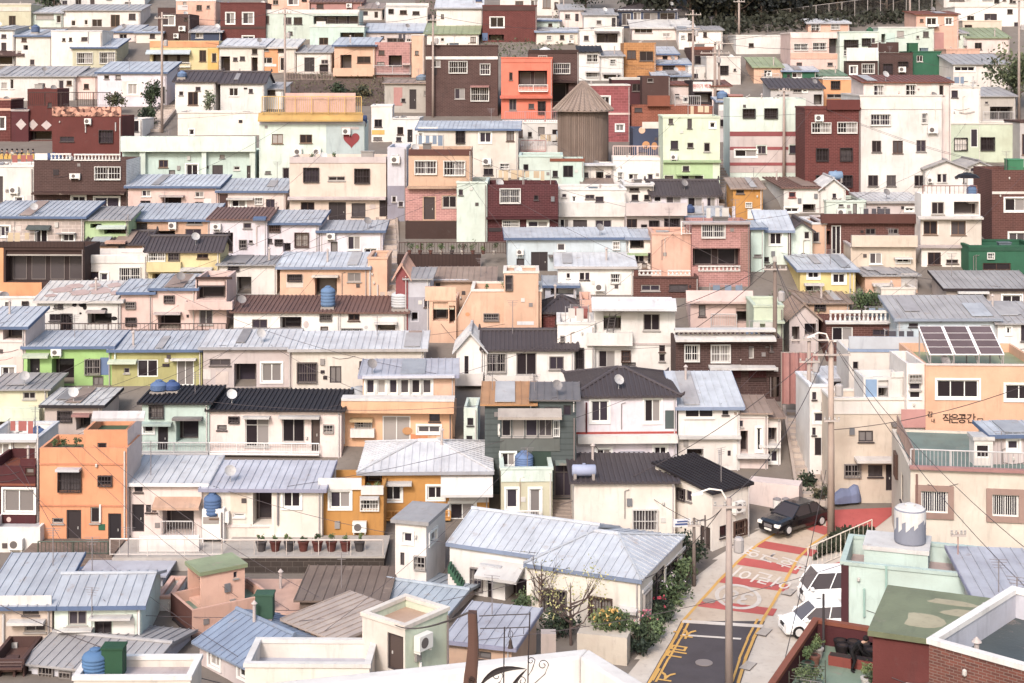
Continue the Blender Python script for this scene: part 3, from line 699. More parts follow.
house('maroon flat roofed house below the small stack of cottages','plum',(440,312,668,440),'flat pale','k 520,330,560,360; band 440,304,668,314 white',wk='wall',cap='white')
house('rose pink brick house with white coping beside the wooden tower','rose',(328,338,512,560),'flat terra','W 396,380,432,420; W 456,490,488,516; band 328,444,512,452 pink',wk='block',cap='white')
house('red brick terrace house with small white window','terra',(518,418,842,470),'flat brn','k 530,424,560,440; bay 580,376,668,418 terra .5; W 616,394,640,408; rtop 690,378,790,418 grey',wk='brick',base=560)
house('black shop front with red lettered white sign board','dark',(754,318,842,420),'flat dgrey','o 766,366,832,404; panel 760,322,836,360 white',base=440)
house('pale pink shed with red roof left of the sign shop','ppink',(668,336,754,420),'shed terra 322','W 722,384,742,402; k 690,370,706,384')
house('light green house with darker green ground floor','pgreen',(642,464,866,762),'flat pale','k 672,480-0,672,480; k 738,468,756,506; W 826,482,848,504; k 664,462,682,488; k 672,554,702,588; k 738,562,762,582; k 803,562,828,598; ac 670,608,698,628; panel 642,636,838,760 green; k 720,654,745,674; k 715,690,745,708; d 768,692,800,756; d 648,692,682,756; slab 642,630,870,640 green .3; slab 694,686,790,690 green'.replace('k 672,480-0,672,480; ',''),cap='pgreen')
house('navy house painted with orange discs behind the wooden tower','navy',(524,506,642,690),'flat dgrey','disc 546,500,572,526 peach; disc 560,556,590,586 rustor; disc 596,560,620,590 rustor; panel 560,480,640,506 ivory; W 615,488,640,502; k 540,600,580,640; d 600,610,630,680')
house('grey garage house behind the brick chimney','grey',(860,400,906,560),'shed sky 384','k 866,470,890,500; panel 862,412,900,436 white')
house('mint house with two dark strip windows behind the brick chimney','pmint',(905,388,1204,660),'flat pale','b 957,430,1004,464; b 1042,428,1092,466; W 930,648-0,960,650; W 925,590,1012,618; k 1140,572,1170,605; W 968,702,1000,724; panel 905,520,1204,680 mauve; band 905,518,1204,536 rose; band 905,590-12,1204,590 rose; band 905,640,1204,652 rose; k 1012,574,1048,606; k 1140,574,1172,606'.replace('W 930,648-0,960,650; ','').replace('590-12','578'),base=710)
house('brick chimney block beside the mint house','terra',(902,378,956,540),'flat brn','',wk='brick',d=2.2,cap='mallow',name='brick_stack',cat='brick stack',base=560)
T(764,0)
house('long white wall building below the wire fence','white',(-110,142,104,214),'flat pale','k -60,170,-40,186',cap='white')
house('pink penthouse with two pale windows under the wire fence','salmon',(174,92,336,128),'shed pale 76','g 186,92,220,122; g 264,86,298,116',d=5)
house('pale pink house with dark doorway below the penthouse','pink',(104,132,298,292),'flat pale','g 118,172,172,198; g 192,168,245,197; o 256,152,296,210; k 128,246,150,260; k 250,246,272,260; band 104,208,298,232 salmon; band 104,132,298,150 ppink',cap='ppink')
house('pale mint house with brown balcony beside the pink house','pmint',(298,128,452,304),'flat pale','b 316,158,370,194; b 386,152,420,180; k 424,150,438,170; panel 410,170,452,200 brown; g 314,200,340,220',cap='pmint')
house('mint gabled house with green panelled bay','pmint',(450,110,670,210),'flat pale','o 462,134,478,168; panel 474,130,516,166 mint; panel 440,166,530,206 brown; k 600,140,612,152',cap='white')
house('pink house with two white framed windows at the top right','salmon',(600,58,766,140),'shed terra 46','W 640,70,680,100; W 714,70,742,98; panel 670,128,708,206 mallow; balc 640,96,684,106 white',base=206)
house('long white house at the top right corner','white',(752,30,1060,106),'flat pale','k 800,62,828,80; k 868,54,918,84; k 958,36,980,54; k 985,88,1008,104',cap='ivory')
house('white upper house with dark slot at the top right edge','white',(708,-22,1060,30),'flat pale','k 730,-10,790,4; k 860,-10,900,2',cap='white')
house('cream house with mossy green sheet roof at the right','ppink',(800,150,966,210),'shed moss 112','k 830,168,858,196; panel 786,148,800,180 grey')
house('white hut with two brown windows left of the mossy roof','pmint',(706,132,800,200),'shed grey 112','n 718,146,734,196; n 740,138,752,156; n 760,138,772,154; k 786,146,796,180')
house('ochre flat block between the pink house and mossy roof','sand',(782,84,936,136),'flat rust','k 790,98,820,110',cap='sand')
house('salmon round shouldered house with grey roof behind it','salmon',(718,196,850,256),'flat rgrey','k 740,210,752,222',cap='salmon')
house('white house with sloping grey roof and crates in front','cream',(746,254,962,350),'shed rgrey 216','k 960,300,976,320; W 750,262,830,280; k 880,262,900,276')
house('dark brick house with air conditioner beside the green wall','brown',(454,212,586,304),'flat dgrey','b 470,252,505,288; b 528,244,566,262; ac 528,262,562,284',wk='brick',cap='brown')
house('deep green painted house beside the dark brick house','dgreen',(586,206,698,296),'flat dgreen','k 700,226,720,250',cap='dgreen')
house('brown brick house with white upper storey and white windows','brown',(326,240,448,318),'flat pale','W 338,260,366,292; g 386,252,434,290; bay 324,188,448,240 white .3; k 352,190,366,214',wk='brick',base=324)
house('orange house with white roof and dark window above the red tower','orange',(232,312,396,420),'flat white','b 264,320,298,350; k 248,370,306,386; k 320,374,370,384; band 232,302,396,314 white',cap='white')
house('pale grey house with dark flat roofs left of the orange house','grey',(26,350,234,430),'shed tile 312','k 115,348,150,364; k 50,372,100,380; o 196,372,230,412; W 152,344,170,362',base=440)
house('yellow house with greenish roof at the right of the white wall','peach',(-40,266,72,330),'shed moss 228','w 0,276,30,304; ac 8,284,30,300; rail -10,290,60,304 grey')
house('green cottage with pale roof beside the yellow house','dgreen',(74,280,206,330),'shed sky 254','w 110,286,150,306; k 90,292,104,306')
house('mint shed with green roof left of the brown brick house','mint',(222,298,320,345),'shed 7fa58e 274','k 250,304,270,320')
house('tall dark red brick house with four pairs of windows','dkred',(162,430,380,770),'flat brn','g 188,484,262,524; g 290,482,365,524; b 206,586,252,634; b 301,584,346,634; b 206,692,248,708; b 300,692,346,736; bay 246,392,376,432 dkred .3; W 330,408,366,420; k 262,404,300,424',cap='dkred',wk='brick')
house('tall cream apartment block of four floors','white',(378,380,700,768),'flat pale','g 420,450,497,494; g 622,446,642,485; k 425,554,462,600; k 507,554,547,604; k 600,552,638,598; k 410,690,450,734; k 483,690,520,734; k 592,690,632,734; ac 642,498,682,524; band 378,384,700,430 cream',cap='cream',d=8)
house('penthouse on the tall cream block with four windows','ppink',(392,326,736,384),'shed terra 300','g 432,336,470,382; g 558,334,597,378; k 690,336,708,376; panel 660,322,684,384 white',base=758,d=5.5,dY=.3)
house('white lower block joined to the right of the cream apartments','cream',(736,346,852,480),'flat pale','k 732,356,764,384; pipe 820,300,826,346',cap='ivory',base=640)
house('concrete ruin with crates beside the green tank','dgrey',(746,288,896,350),'flat rust','k 780,300,800,320',wk='block')
house('grey gabled shed with rails at the right edge','concrete',(852,380,990,480),'shed rgrey 346','o 890,420,980,472; k 870,400,884,410; rail 860,440,980,474 grey')
house('pale green house with two dark windows right of the cream apartments','pgreen',(702,490,1012,640),'flat pale','b 750,544,800,592; b 854,542,907,592; k 1000,530,1010,590',cap='ivory')
house('grey house with brown window at the far right edge','grey',(1008,484,1090,660),'flat pale','n 1016,528,1040,610',cap='brown')

T(250,0)
house('dark red brick house with one white window right of the white blank house','dkred',(916,24,1130,160),'flat pale','W 946,68,1000,108; band 916,24,1130,42 brown; o 940,136,1000,158; panel 914,130,936,160 blue',wk='brick',cap='dkred',base=168)
house('brown sheet roofed house behind the grey green block','mallow',(240,10,440,40),'shed brn -14','k 262,16,290,34; ac 380,14,402,30',base=60)
house('house with orange tarpaulin at the very top','salmon',(70,-30,236,24),'flat mallow','k 90,0,112,18; W 150,-6,190,20',base=40)
house('cream cottage on the bare bank at the top','cream',(430,36,520,72),'shed rust 14','k 446,44,464,58; d 490,46,504,70',base=80)
house('low white house squeezed between the mural house and the ivory house','white',(560,470,666,566),'flat rust','k 580,500,604,530; d 620,510,640,560; k 576,540,596,556',cap='white',base=590)
T(500,0)
house('cream house with wide brown windows at the very top','cream',(0,-20,236,44),'flat pale','n 168,-4,200,32; n 60,4,92,26; W 120,0,150,24; k 214,8,230,36',base=60,cap='cream')
house('small pale house among green bushes near the top','ppink',(236,40,330,90),'shed rgrey 18','k 256,56,276,74; d 296,54,310,84',base=110)
house('white terrace house with brown railing left of the wooden tower','white',(14,486,262,600),'flat pale','rtop 20,440,258,486 mallow; k 60,510,90,540; k 150,500,176,530; d 206,510,226,560; k 110,520,126,540',base=640,cap='white')
house('brown low house behind the sign shop roofs','brown',(560,300,670,332),'flat dgrey','k 580,308,604,324',base=470,dY=1.)
house('pale cottage between the sign pole and the brick terrace','ppink',(836,340,906,420),'shed terra 318','k 850,356,872,376',base=440)
T(250,130)
house('beige two storey house with mauve parapet and dark box windows','ltan',(156,108,536,362),'flat mauve','b 212,150,270,205; k 308,183,375,200; b 413,154,470,210; k 200,284,254,322; d 310,284,378,358; k 400,288,455,342; band 156,106,536,130 mauve; slab 150,262,536,274 mauve .5; panel 510,272,536,340 dark; disc 470,292,496,312 mauve')
house('tall grey lilac wall house beside the steep stairs','lav',(541,68,616,362),'flat blue','k 560,262,575,284; k 585,282,603,302; panel 541,220,616,360 9a98ac',yaw=0,d=6)
house('tan house with brown parapet and two white grilled windows','tan',(624,76,872,360),'flat brn','g 650,122,734,174; g 764,123,846,179; d 684,264,728,352; w 758,260,813,306; panel 612,228,818,356 mallow brick; panel 612,358,816,446 choc; band 624,76,872,100 brick; slab 620,220,874,230 tan',base=430)
house('blank pale mint house with one small window','pmint',(814,210,934,442),'flat pale','k 822,234,839,257',cap='pmint',sx=None)
house('dark red brick house with white caged window beside the blank mint wall','maroon',(932,215,1214,442),'flat terra','g 985,232,1064,288; W 1094,358,1174,384; g 995,356,1060,382; k 1118,258,1136,276; slab 932,340,1214,350 maroon .5; vents 940,385,990,400',wk='brick')
house('white house with blue roof and dark windows above the peach house','lilac',(0,368,270,494),'shed lblue 320','k 78,374,118,400; k 178,406,230,460; k 62,428,88,445; k 100,432,128,452; k 10,372,22,388; o 130,445,160,480')
house('white house with blue roof and air conditioner beside the stairs','lilac',(274,400,522,494),'shed lblue 360','ac 303,405,336,430; d 318,440,345,486; w 384,418,435,472; panel 280,400,284,490 grey; W 450,466,500,486')
T(500,130)
house('white stair house with brown railed terrace behind the wooden tower','white',(84,62,330,112),'flat pale','k 170,10,200,40; rail 82,40,180,82 mallow; k 230,20,290,44; slab 222,4,304,26 pblue 1.2; o 280,66,300,104',base=150)
house('pale mint house with green panelled porch','pmint',(76,106,246,240),'flat pale','k 92,135,112,160; k 207,160,228,185; band 196,112,246,124 terra',cap='mint')
house('mint porch house with balcony below the green door','mint',(246,118,330,242),'flat terra','d 246,140,288,186; balc 244,188,326,234 mint; band 240,112,334,124 terra; panel 308,196,328,240 green')
house('white terrace house with pink railing right of the wooden tower','white',(446,112,640,222),'flat ppink','W 505,172,545,200; W 580,172,605,204; g 465,166,482,198; slab 452,204,598,218 white .7; band 446,108,640,120 white; rtop 446,64,640,110 pink')
house('cream house with open doorway below the wooden tower','cream',(316,138,446,222),'flat pale','o 378,156,408,196; w 330,166,350,190; w 414,176,440,196; slab 300,130,450,140 pale')
house('white house with big blank parapet and row of small windows','white',(230,238,496,392),'flat pale','k 244,252,262,266; k 336,255,372,272; k 376,262,408,284; w 236,350,272,390; k 288,354,343,390; w 375,354,440,390; bay 230,284,496,340 white .4; W 284,260,300,284',cap='white')
house('cottage with rusty sheet roof behind the white parapet house','cream',(328,222,440,252),'shed rust 194','k 350,226,372,244',base=270)
house('lilac house under long dark tiled roof','lilac',(600,258,862,318),'gable tile 204','w 607,262,635,283; w 655,263,712,289; w 740,265,797,304; w 815,265,848,303; d 690,270,706,300')
house('cream flat house left of the dark tiled roof','cream',(490,216,606,310),'flat pale','k 510,228,548,241; k 518,254,545,278; k 568,255,588,275; slab 484,210,604,220 white',cap='white')
house('pinkish grey house with wide plain parapet','mauve',(496,338,726,414),'flat stone','k 499,350,540,396; k 555,372,580,396; b 588,358,625,405; b 648,350,705,410; bay 494,286,734,336 mauve .5; rail 498,384,640,412 grey; vents 508,390,530,404')
house('teal strip house with pale blue roof','teal',(730,344,894,366),'shed sky 304','k 760,346,800,360',base=400)
house('pink brick house with white caged window and balustrade balcony','mallow',(756,366,984,560),'flat pale','g 795,372,885,424; o 756,466,946,538; bal 780,534,946,556; slab 720,358,984,370 mauve .4; panel 948,400,984,556 a87a72 brick; k 760,470,765,480; rtop 716,362,790,414 white',wk='brick',base=620)
house('plain peach block joined to the pink brick house','salmon',(598,412,754,560),'flat salmon','',cap='salmon',base=600)
house('white house with very long pale blue roof and black doors','pblue',(30,428,506,562),'shed sky 388','d 122,480,188,556; d 65,506,96,556; w 445,440,470,470; ac 65,468,92,490; slab 190,490,240,498 dgrey; k 336,484,390,494; W -10,450,24,490',fascia='dkblue')
house('dark open shed under the end of the long blue roof','cream',(506,428,600,500),'shed sky 396','o 512,428,568,468; k 525,498,545,510',base=560)
house('cream house with small windows below the dark shed','cream',(506,470,602,566),'flat pale','k 525,496,545,520; k 548,494,566,518; k 585,486,598,520; n 560,524,580,545; slab 500,484,580,492 green')
house('ochre house with white broken plaster patch','ochre',(918,232,1034,372),'shed rust 192','k 930,236,962,251; g 968,286,990,304; panel 975,310,1030,350 white; panel 914,300,926,350 lilac')
house('pale mint house end under a blue roof right of the pink brick house','mint',(988,388,1040,560),'shed lblue 360','k 1000,490,1030,500')
T(764,130)
house('white gabled house with grey roof edges beside the balcony','white',(636,152,796,262),'gf rgrey 122','w 682,173,700,207; w 703,173,720,207; ac 640,192,660,206; k 784,166,795,208',cap=None)
house('small white gable house joined behind the balcony umbrella','white',(796,146,896,262),'gf rgrey 126','k 813,144,843,165; w 832,183,880,225')
house('white three storey house with weathered brown middle floor','cream',(620,252,852,540),'flat pale','k 660,284,710,332; o 748,282,846,334; n 628,358,683,412; n 737,358,795,414; k 645,482,697,532; k 718,510,765,526; panel 616,348,856,452 d9ccc2; slab 602,338,858,350 cream .5; slab 600,452,858,464 mauve .3; band 640,340,700,350 cream',sx=884)
house('brown brick house with white framed window at the right edge','brick',(898,158,1080,460),'flat brn','W 948,268,1030,320; W 964,404,1030,440; band 898,242,1080,252 cream',wk='brick')
house('deep green house with long grille window at the right edge','dgreen',(806,462,1080,560),'flat dgreen','k 862,524,972,552; band 806,462,1080,476 2c5c48',cap='dgreen',base=585)
house('white gabled house with brown roof and red framed window','white',(78,230,226,328),'shed brn 190','r 98,244,125,266; o 153,292,203,325; W 82,306,136,324',sx=322,d=5)
house('white gable end house right of the brown roofed white house','white',(224,232,322,330),'gf pale 194','k 270,250,284,268')
house('pinkish house under a long pale sheet roof','mauve',(400,284,616,336),'shed pale 250','k 446,302,460,324; k 470,304,484,322; W 556,306,590,320; vents 540,300,552,312',fascia='grey')
house('low mint house with pipes below the long pale roof','pmint',(246,284,400,336),'flat pale','k 294,292,314,302; d 350,290,366,330; n 336,288,392,294',cap='pmint',base=345)
house('brown brick house with white double door','brick',(222,366,600,494),'flat terra','D 266,376,303,490; o 244,376,262,454; k 400,388,440,412; k 490,388,530,410; bay 222,330,600,366 brick .4; vents 380,395,392,405',wk='brick',cap='mauve')
house('beige house with broad parapet and a pale window','sand',(342,460,598,560),'flat sand','w 416,484,465,528; W 522,506,573,522; bay 342,414,600,458 sand .45; slab 510,500,580,506 white',cap='mauve')
house('mint gabled house with pale roof and brown framed window','pmint',(-8,396,106,530),'shed sky 322','W 22,404,70,452; panel 94,394,106,514 brown; k -4,500,20,520')
house('mint gable end house with tall pale window','pmint',(106,396,190,520),'gf tile 366','w 158,396,180,430')
house('yellow wall house behind the mint gable','peach',(190,372,246,494),'flat pale','k 192,402,219,442',cap='pale')
T(0,260)
house('white house with cow spotted roof and walls','white',(148,162,474,284),'shed white 88','k 195,213,239,240; k 242,213,283,278; o 345,210,440,256; k 213,176,228,188; k 232,176,245,188; disc 168,180,190,198; disc 284,168,303,184; disc 310,162,340,186; disc 326,176,342,196; disc 398,188,424,202; disc 414,210,440,226; disc 436,222,462,238; slab 345,196,420,206 mauve; disc 312,206,322,214')
house('pale house with pale blue roof and wide dark window at the left edge','ppink',(-60,264,100,484),'shed lblue 190','o 12,272,92,314; W 6,420,60,464; panel -60,380,90,484 pink; band -60,318,98,324 white',base=500)
house('pink house with two stepped blue roofs','pink',(476,130,600,280),'shed lblue 80','k 497,166,532,190; k 497,228,535,256')
house('taller pink house with open corner balcony','pink',(600,114,770,280),'shed lblue 60','k 648,141,685,167; o 622,210,712,272; slab 610,204,716,212 mauve; vents 735,215,744,226')
house('pink balcony house with plants in its dark opening','pink',(770,72,892,284),'flat tile','o 774,78,908,156; balc 735,158,922,190 pink; w 784,196,838,254; band 770,66,915,76 choc')
house('lime green house with long blue roof and dark opening','lime',(102,344,440,498),'shed lblue 284','d 118,384,157,470; o 204,388,292,490; k 337,392,394,450; panel 395,384,433,452 blue; ac 205,348,246,373; slab 94,366,196,382 pgreen; k 365,458,408,494; bay 102,384,116,490 lime .5',)
house('olive green house joined to the lime house under the blue roof','b5b070',(440,356,796,502),'shed lblue 286','D 541,392,622,460; D 696,394,764,494; w 488,425,510,446; slab 430,390,542,405 pgreen; slab 676,386,776,392 white; vents 640,408,668,420; pipe 450,356,458,390 pmint')
house('grey pink house with white roof and cluttered front','mauve',(800,346,1150,506),'shed pale 280','o 922,408,1010,500; k 826,390,908,416; W 1030,405,1110,480; panel 850,440,900,490 stone; panel 800,430,830,470 e8e0dc; band 800,346,1064,354 mauve')
house('olive house at the left edge with low parapet and plastic tub','olive',(-40,512,188,650),'shed rgrey 476','w 90,520,140,548; bay -40,578,166,626 pgreen .7',base=640)
T(250,260)
house('white house with weathered brown roof left of the blue tank','white',(-64,206,356,290),'shed brn 146','k 8,234,68,274; o 118,224,203,276; k 277,216,320,237; k 277,262,308,284; slab -60,266,210,272 grey; disc 210,240,232,268 mauve',base=300)
house('peach house with pale roof and white framed side window','peach',(118,30,464,152),'shed sky -26','k 150,58,203,82; o 256,64,342,142; k 384,50,437,86; panel 143,54,210,108 ivory; slab 246,58,350,66 ivory; pipe 470,20,476,145 grey',base=150)
house('plain peach block beside the steep stairs','peach',(464,-4,540,152),'flat peach','pipe 500,96,506,145 grey',cap='peach',base=150)
house('white house with brown tiled roof beside the white tank','white',(358,208,616,296),'shed brn 148','k 387,209,432,239; k 360,270,440,285; o 498,248,572,288; slab 490,242,580,250 white; disc 450,258,464,272 grey',base=302)
house('cream house with long pale roof and brown framed window','ivory',(166,354,684,514),'shed pale 286','k 188,406,262,482; d 314,418,360,484; k 430,398,478,426; vents 288,456,304,470; vents 278,434,294,446; band 166,354,684,362 white; panel 180,400,270,490 ivory',fascia='grey',base=520)
house('grey shack with corrugated roof behind the angular peach house','lav',(616,76,708,300),'shed rgrey 34','k 686,154,712,186; o 636,206,660,240; panel 620,146,710,290 b8b6c4')
house('tan shed with rusty roof and roof plants','tan',(706,84,960,140),'shed rust 32','k 730,90,750,110; panel 705,75,860,84 lav',base=190)
house('angular peach house with white sill box window','peach',(872,124,1148,300),'flat peach','k 922,212,978,238; W 916,240-0,978,244; g 1054,200,1116,234; bay 1052,232,1118,252 pale .4; disc 848,206,866,222 orange'.replace('W 916,240-0,978,244; ',''),cap='ivory',sx=None,yaw=0,base=318)
house('peach balcony house with dark open corner left of the angular house','peach',(706,160,812,330),'flat olive','o 720,166,780,240; o 784,180,808,250; parapet 690,104,812,160 peach; band 690,104,812,114 ivory; b 700,236,790,260',base=330)
house('small peach stair hut on top of the angular house','peach',(1000,52,1136,124),'flat peach','k 1008,62,1032,118',cap='ivory',d=3,base=330)
house('dark red brick cottage with dark tiled roof beside the angular house','dkred',(1154,206,1310,290),'hip tile 148 1.5','k 1200,230,1230,260',wk='brick')
house('salmon lean-to behind the dark red cottage','salmon',(1300,158,1346,270),'flat salmon','k 1320,190,1336,215')
house('salmon curved gable house beside the stairs','rose',(574,60,622,300),'gf salmon 22','k 590,100,600,116',d=6)
T(500,260)
house('white bungalow with pale grey roof and two pairs of windows','white',(228,28,526,136),'shed pale -24','k 314,50,332,78; k 336,50,352,78; g 436,54,472,90; w 262,52,276,72; w 238,54,246,66',fascia='grey')
house('blue roofed lean-to beside the white bungalow','lav',(178,104,300,150),'shed lblue 76','o 200,106,290,138; k 182,108,192,124',base=160)
house('brown brick house with white balustrade strips on its parapet','brick',(526,66,782,136),'flat terra','k 556,98,630,122; k 666,96,740,122; bal 545,40,635,60; bal 660,40,750,60; panel 526,40,544,66 brick; band 526,64,782,72 brown; vents 745,98,752,110',wk='brick',base=150)
house('white flat roofed house with ladder on its balcony','white',(370,190,690,460),'flat moss','k 564,212,630,278; o 408,200,477,278; w 388,356,453,424; k 480,358,512,400; k 480,403,535,418; k 627,335,650,362; k 627,370,650,400; slab 360,150,692,192 pale 1.; balc 340,280,520,330 white; band 370,326,690,334 mauve',cap='white',base=470)
house('white parapet house left of the ladder balcony','white',(226,254,372,460),'flat pale','b 300,348,328,430; k 240,300,252,320',cap='white',base=480)
house('pink house with thick flat roof slab behind the brick railing house','pink',(750,166,994,270),'flat pink','k 783,178,810,222; o 930,190,990,250; slab 732,120,996,168 pink .5; rail 830,210,930,262 grey',base=290)
house('dark brick house with white slab balconies','brown',(692,316,1072,480),'flat rust','w 728,335,783,398; w 832,335,905,402; w 950,330,1000,390; slab 686,266,1080,278 white .6; slab 686,294,1080,314 white .8; bal 700,276,1024,296 cream; slab 820,412,1080,424 white .9; parapet 820,428,1080,462 maroon brick; band 692,460,1072,478 choc',wk='brick',base=560)
house('pale lavender two storey house with curved grey tiled roof','lilac',(296,536,696,832),'hip tile 430 3.0','W 358,553,428,638; W 568,547,634,640; panel 650,592,692,664 teal; bay 304,684,696,714 white .6; band 300,676,696,684 red; W 380,744,437,818; W 606,734,657,790; o 476,758,562,812; slab 472,752,568,758 lav; pipe 336,560,344,680 maroon',base=850,d=6.5)
house('white two storey house with pale ribbed roof','white',(702,580,944,812),'shed sky 446','w 728,582,842,622; k 876,584,900,610; o 736,744,802,780; slab 702,690,946,700 white .4; pipe 858,746,864,800 grey; panel 702,702,916,810 cream; vents 896,750,908,770',sx=None,fascia='8b9bbb',base=830,d=5)
house('cream house with dark tiled roof and three black windows','white',(-60,352,292,482),'gable tile 282','k 64,365,144,454; k 194,380,252,432; k -50,368,22,442; balc -60,448,130,484 cream',base=500)
house('white gable end house left of the dark tiled cream house','white',(-172,352,-62,486),'gf pale 290','w -148,336,-132,360; k -140,378,-124,450; balc -174,440,-66,486 cream',base=500)
T(764,260)
house('pale green corner house left of the wooden pole','pgreen',(-40,186,76,330),'flat pale','slab -44,236,78,246 pgreen',cap='pgreen',base=420)
house('brown brick tenement behind the wooden pole','brown',(-90,310,74,580),'flat dgrey','o -60,330,20,390; o -60,420,10,500; k 24,336,36,360; o 20,460,60,540',wk='brick',base=560)
house('yellow house with pale roof and two brown framed windows','f4dc8e',(142,42,360,134),'shed sky -18','W 172,38,217,72; W 270,53,320,92; w 163,100,228,124; slab 156,90,232,98 white; pipe 336,40,340,130 grey',sx=430)
house('small yellow house with grey blue roof and tin hut beside it','peach',(398,64,604,136),'shed rgrey 22','w 432,98,497,128; slab 424,90,502,100 white; k 610,76,630,98; panel 540,52,604,116 grey',sx=735,d=4)
house('cream wall block in front of the small yellow house','ivory',(462,116,596,184),'flat rust','',cap='ivory',d=3)
house('beige house with grey roof and white framed double window','stone',(718,114,1060,226),'shed rgrey 48','o 766,130,877,158; W 938,138,1014,198; slab 758,120,880,130 white; band 718,114,1060,120 choc',fascia='dark')
house('rusty roofed shed among plants beside the balustrade house','tan',(150,172,336,205),'shed rust 124','k 200,176,240,196',base=230)
house('tumbledown pink gabled shed with broken roof','mauve',(100,228,214,370),'gf rust 176','o 110,262,140,330; o 160,250,232,300; k 150,205,170,222')
house('brown brick house with white balustrade and curtained window','brick',(246,250,520,388),'flat concrete','w 268,264,350,318; k 428,274,490,298; bal 258,198,380,250; bal 388,198,500,250; slab 240,238,524,250 white .3; o 290,330,340,385',wk='brick',base=400)
house('pale blue house with wide grey roof behind the solar panels','pblue',(526,232,920,420),'shed rgrey 146','k 570,249,607,263; disc 688,230,704,246 dgrey; w 960,264,972,292; vents 690,228,708,236; panel 530,236,536,300 white',fascia='9aa4b8',base=470)
house('white wing with grey gable right of the pale blue house','white',(920,250,1080,420),'shed rgrey 170','W 954,264,972,292; k 1012,246,1040,320',base=470)
house('upper cream house with blue roof edge beside the solar panels','cream',(334,362,632,720),'flat sky','o 480,440,556,466; k 392,438,440,466; parapet 334,302,644,350 lblue; band 330,346,646,362 8fa4c8; k 350,400,372,430',base=730,d=4.2)
house('lower cream house of three windows behind the thick pale pole','sand',(264,552,552,962),'flat pale','k 372,672,430,716; k 318,806,378,854; k 410,808,467,854; d 480,806,508,908; slab 354,772,516,786 cream .9; band 264,556,552,606 cream; slab 500,640,552,650 dgrey',base=962,d=2.6,cap='cream')
house('peach building with three wide windows and painted lettering','eab593',(636,412,1110,824),'flat moss','W 680,472,846,544; W 950,490,1060,552; w 572,450,620,546; band 636,408,1110,416 ppink; panel 540,588,636,660 mallow',base=985,d=7)
house('cream stair bay with three stacked panes beside the peach building','cream',(562,408,636,824),'flat pale','w 572,452,618,480; w 572,484,618,512; w 572,516,618,546; panel 548,588,634,660 mallow',base=982,d=4)
T(0,390)
house('beige house with white ribbed roof above the orange house','stone',(176,62,400,200),'shed white -2','k 230,84,280,122; o 300,106,356,158; slab 290,90,360,100 mallow',fascia='bk',base=210)
house('pale mint house with black roof and barred windows','mint',(560,54,824,256),'shed bk 6','k 590,62,643,110; o 694,112,782,206; d 622,142,662,236; W 566,135,605,168; slab 684,104,800,114 dgrey; slab 560,124,680,136 mint; rail 556,202,824,242 grey',base=262)
house('pinkish white house with black roof and two tall glass doors','ppink',(826,80,1344,250),'shed bk 4','k 903,106,940,128; k 855,138,893,158; w 966,108,1060,224; w 1112,108,1200,206; d 1226,106,1260,240; k 1276,138,1311,166; slab 960,100,1066,108 white; slab 1100,98,1262,108 white; rail 830,204,1260,244 white',base=262)
house('orange house of three floors with black windows','f0a070',(156,228,500,612),'flat dgreen','b 232,312,318,398; k 390,339,439,375; d 262,472,320,606; k 205,504,250,526; k 356,462,393,524; d 426,486,478,610; slab 228,304,322,314 pale; band 156,288,500,294 e08f66; band 156,452,500,458 e08f66; panel 388,528,414,552 dgreen; pipe 392,450,400,520 white',sc='ppink',sx=556,base=615)
house('upper corner room of the orange house with green roof','f0a070',(330,158,502,240),'flat dgreen','k 384,208,420,260; slab 366,82,572,118 e6e0e4 .3',sc='ppink',sx=558,base=615,dY=.5,d=4)
house('maroon house with white framed window at the left edge','maroon',(-60,300,140,548),'flat terra','W 14,390,140,482; k 100,300,134,330; band -60,368,140,376 terra; disc 26,500,44,520 pink; panel 80,270,140,300 maroon',base=560)
house('white roofed kitchen house behind the maroon house','white',(-60,196,150,300),'flat white','W -20,208,38,258; o 50,208,140,262; slab -60,172,150,200 pale .4; band -60,262,46,276 white',base=420,cap='pale')
house('plain white wall house in the lower left corner','white',(-60,542,158,640),'flat pale','',d=3,base=640)
house('pale house with white sheet roof and scalloped peach awning','ppink',(514,368,806,592),'shed pale 266','k 530,378,562,402; d 520,450,568,558; k 575,452,595,482; k 598,452,617,482; o 640,460,764,572; slab 612,420,796,456 peach .9; rail 640,510,764,572 grey',fascia='pale',base=600)
house('cream house with lilac roof and tall tank at its corner','ivory',(806,390,1268,610),'shed lav 286','o 996,402,1070,530; W 1114,400,1184,464; w 920,486,964,500; panel 908,390,972,490 sand; band 880,528,1060,540 ppink; k 830,590,875,620; pipe 1092,400,1098,530 dgrey',base=612)
house('white front wall house with small brown window beside the lilac roof','white',(796,470,882,640),'flat pale','n 828,486,858,504; o 800,590,880,630',d=2,base=632)
T(250,390)
house('peach house with parapet balcony and tall white glass door under the penthouse','f4bb90',(370,84,796,212),'flat peach','w 416,120,478,150; D 522,102,632,206; k 706,94,748,124; W 660,140,750,170; bay 398,150,492,182 white .4; balc 366,34,806,82 f4bb90; slab 366,20,808,34 white .8; slab 396,108,486,120 e0c090; disc 600,146,640,176 rustor; panel 632,174,700,206 e89058; bay 360,84,374,212 white .12',base=225)
house('peach penthouse with lilac roof and row of white windows','peach',(444,-52,806,40),'shed lav -94','W 456,-44,492,16; W 500,-44,536,16; W 546,-44,582,16; W 590,-44,628,16; W 634,-44,672,16; W 678,-44,716,16; bay 444,-62,806,-52 lav .5',base=222,d=4.5,dY=.3)
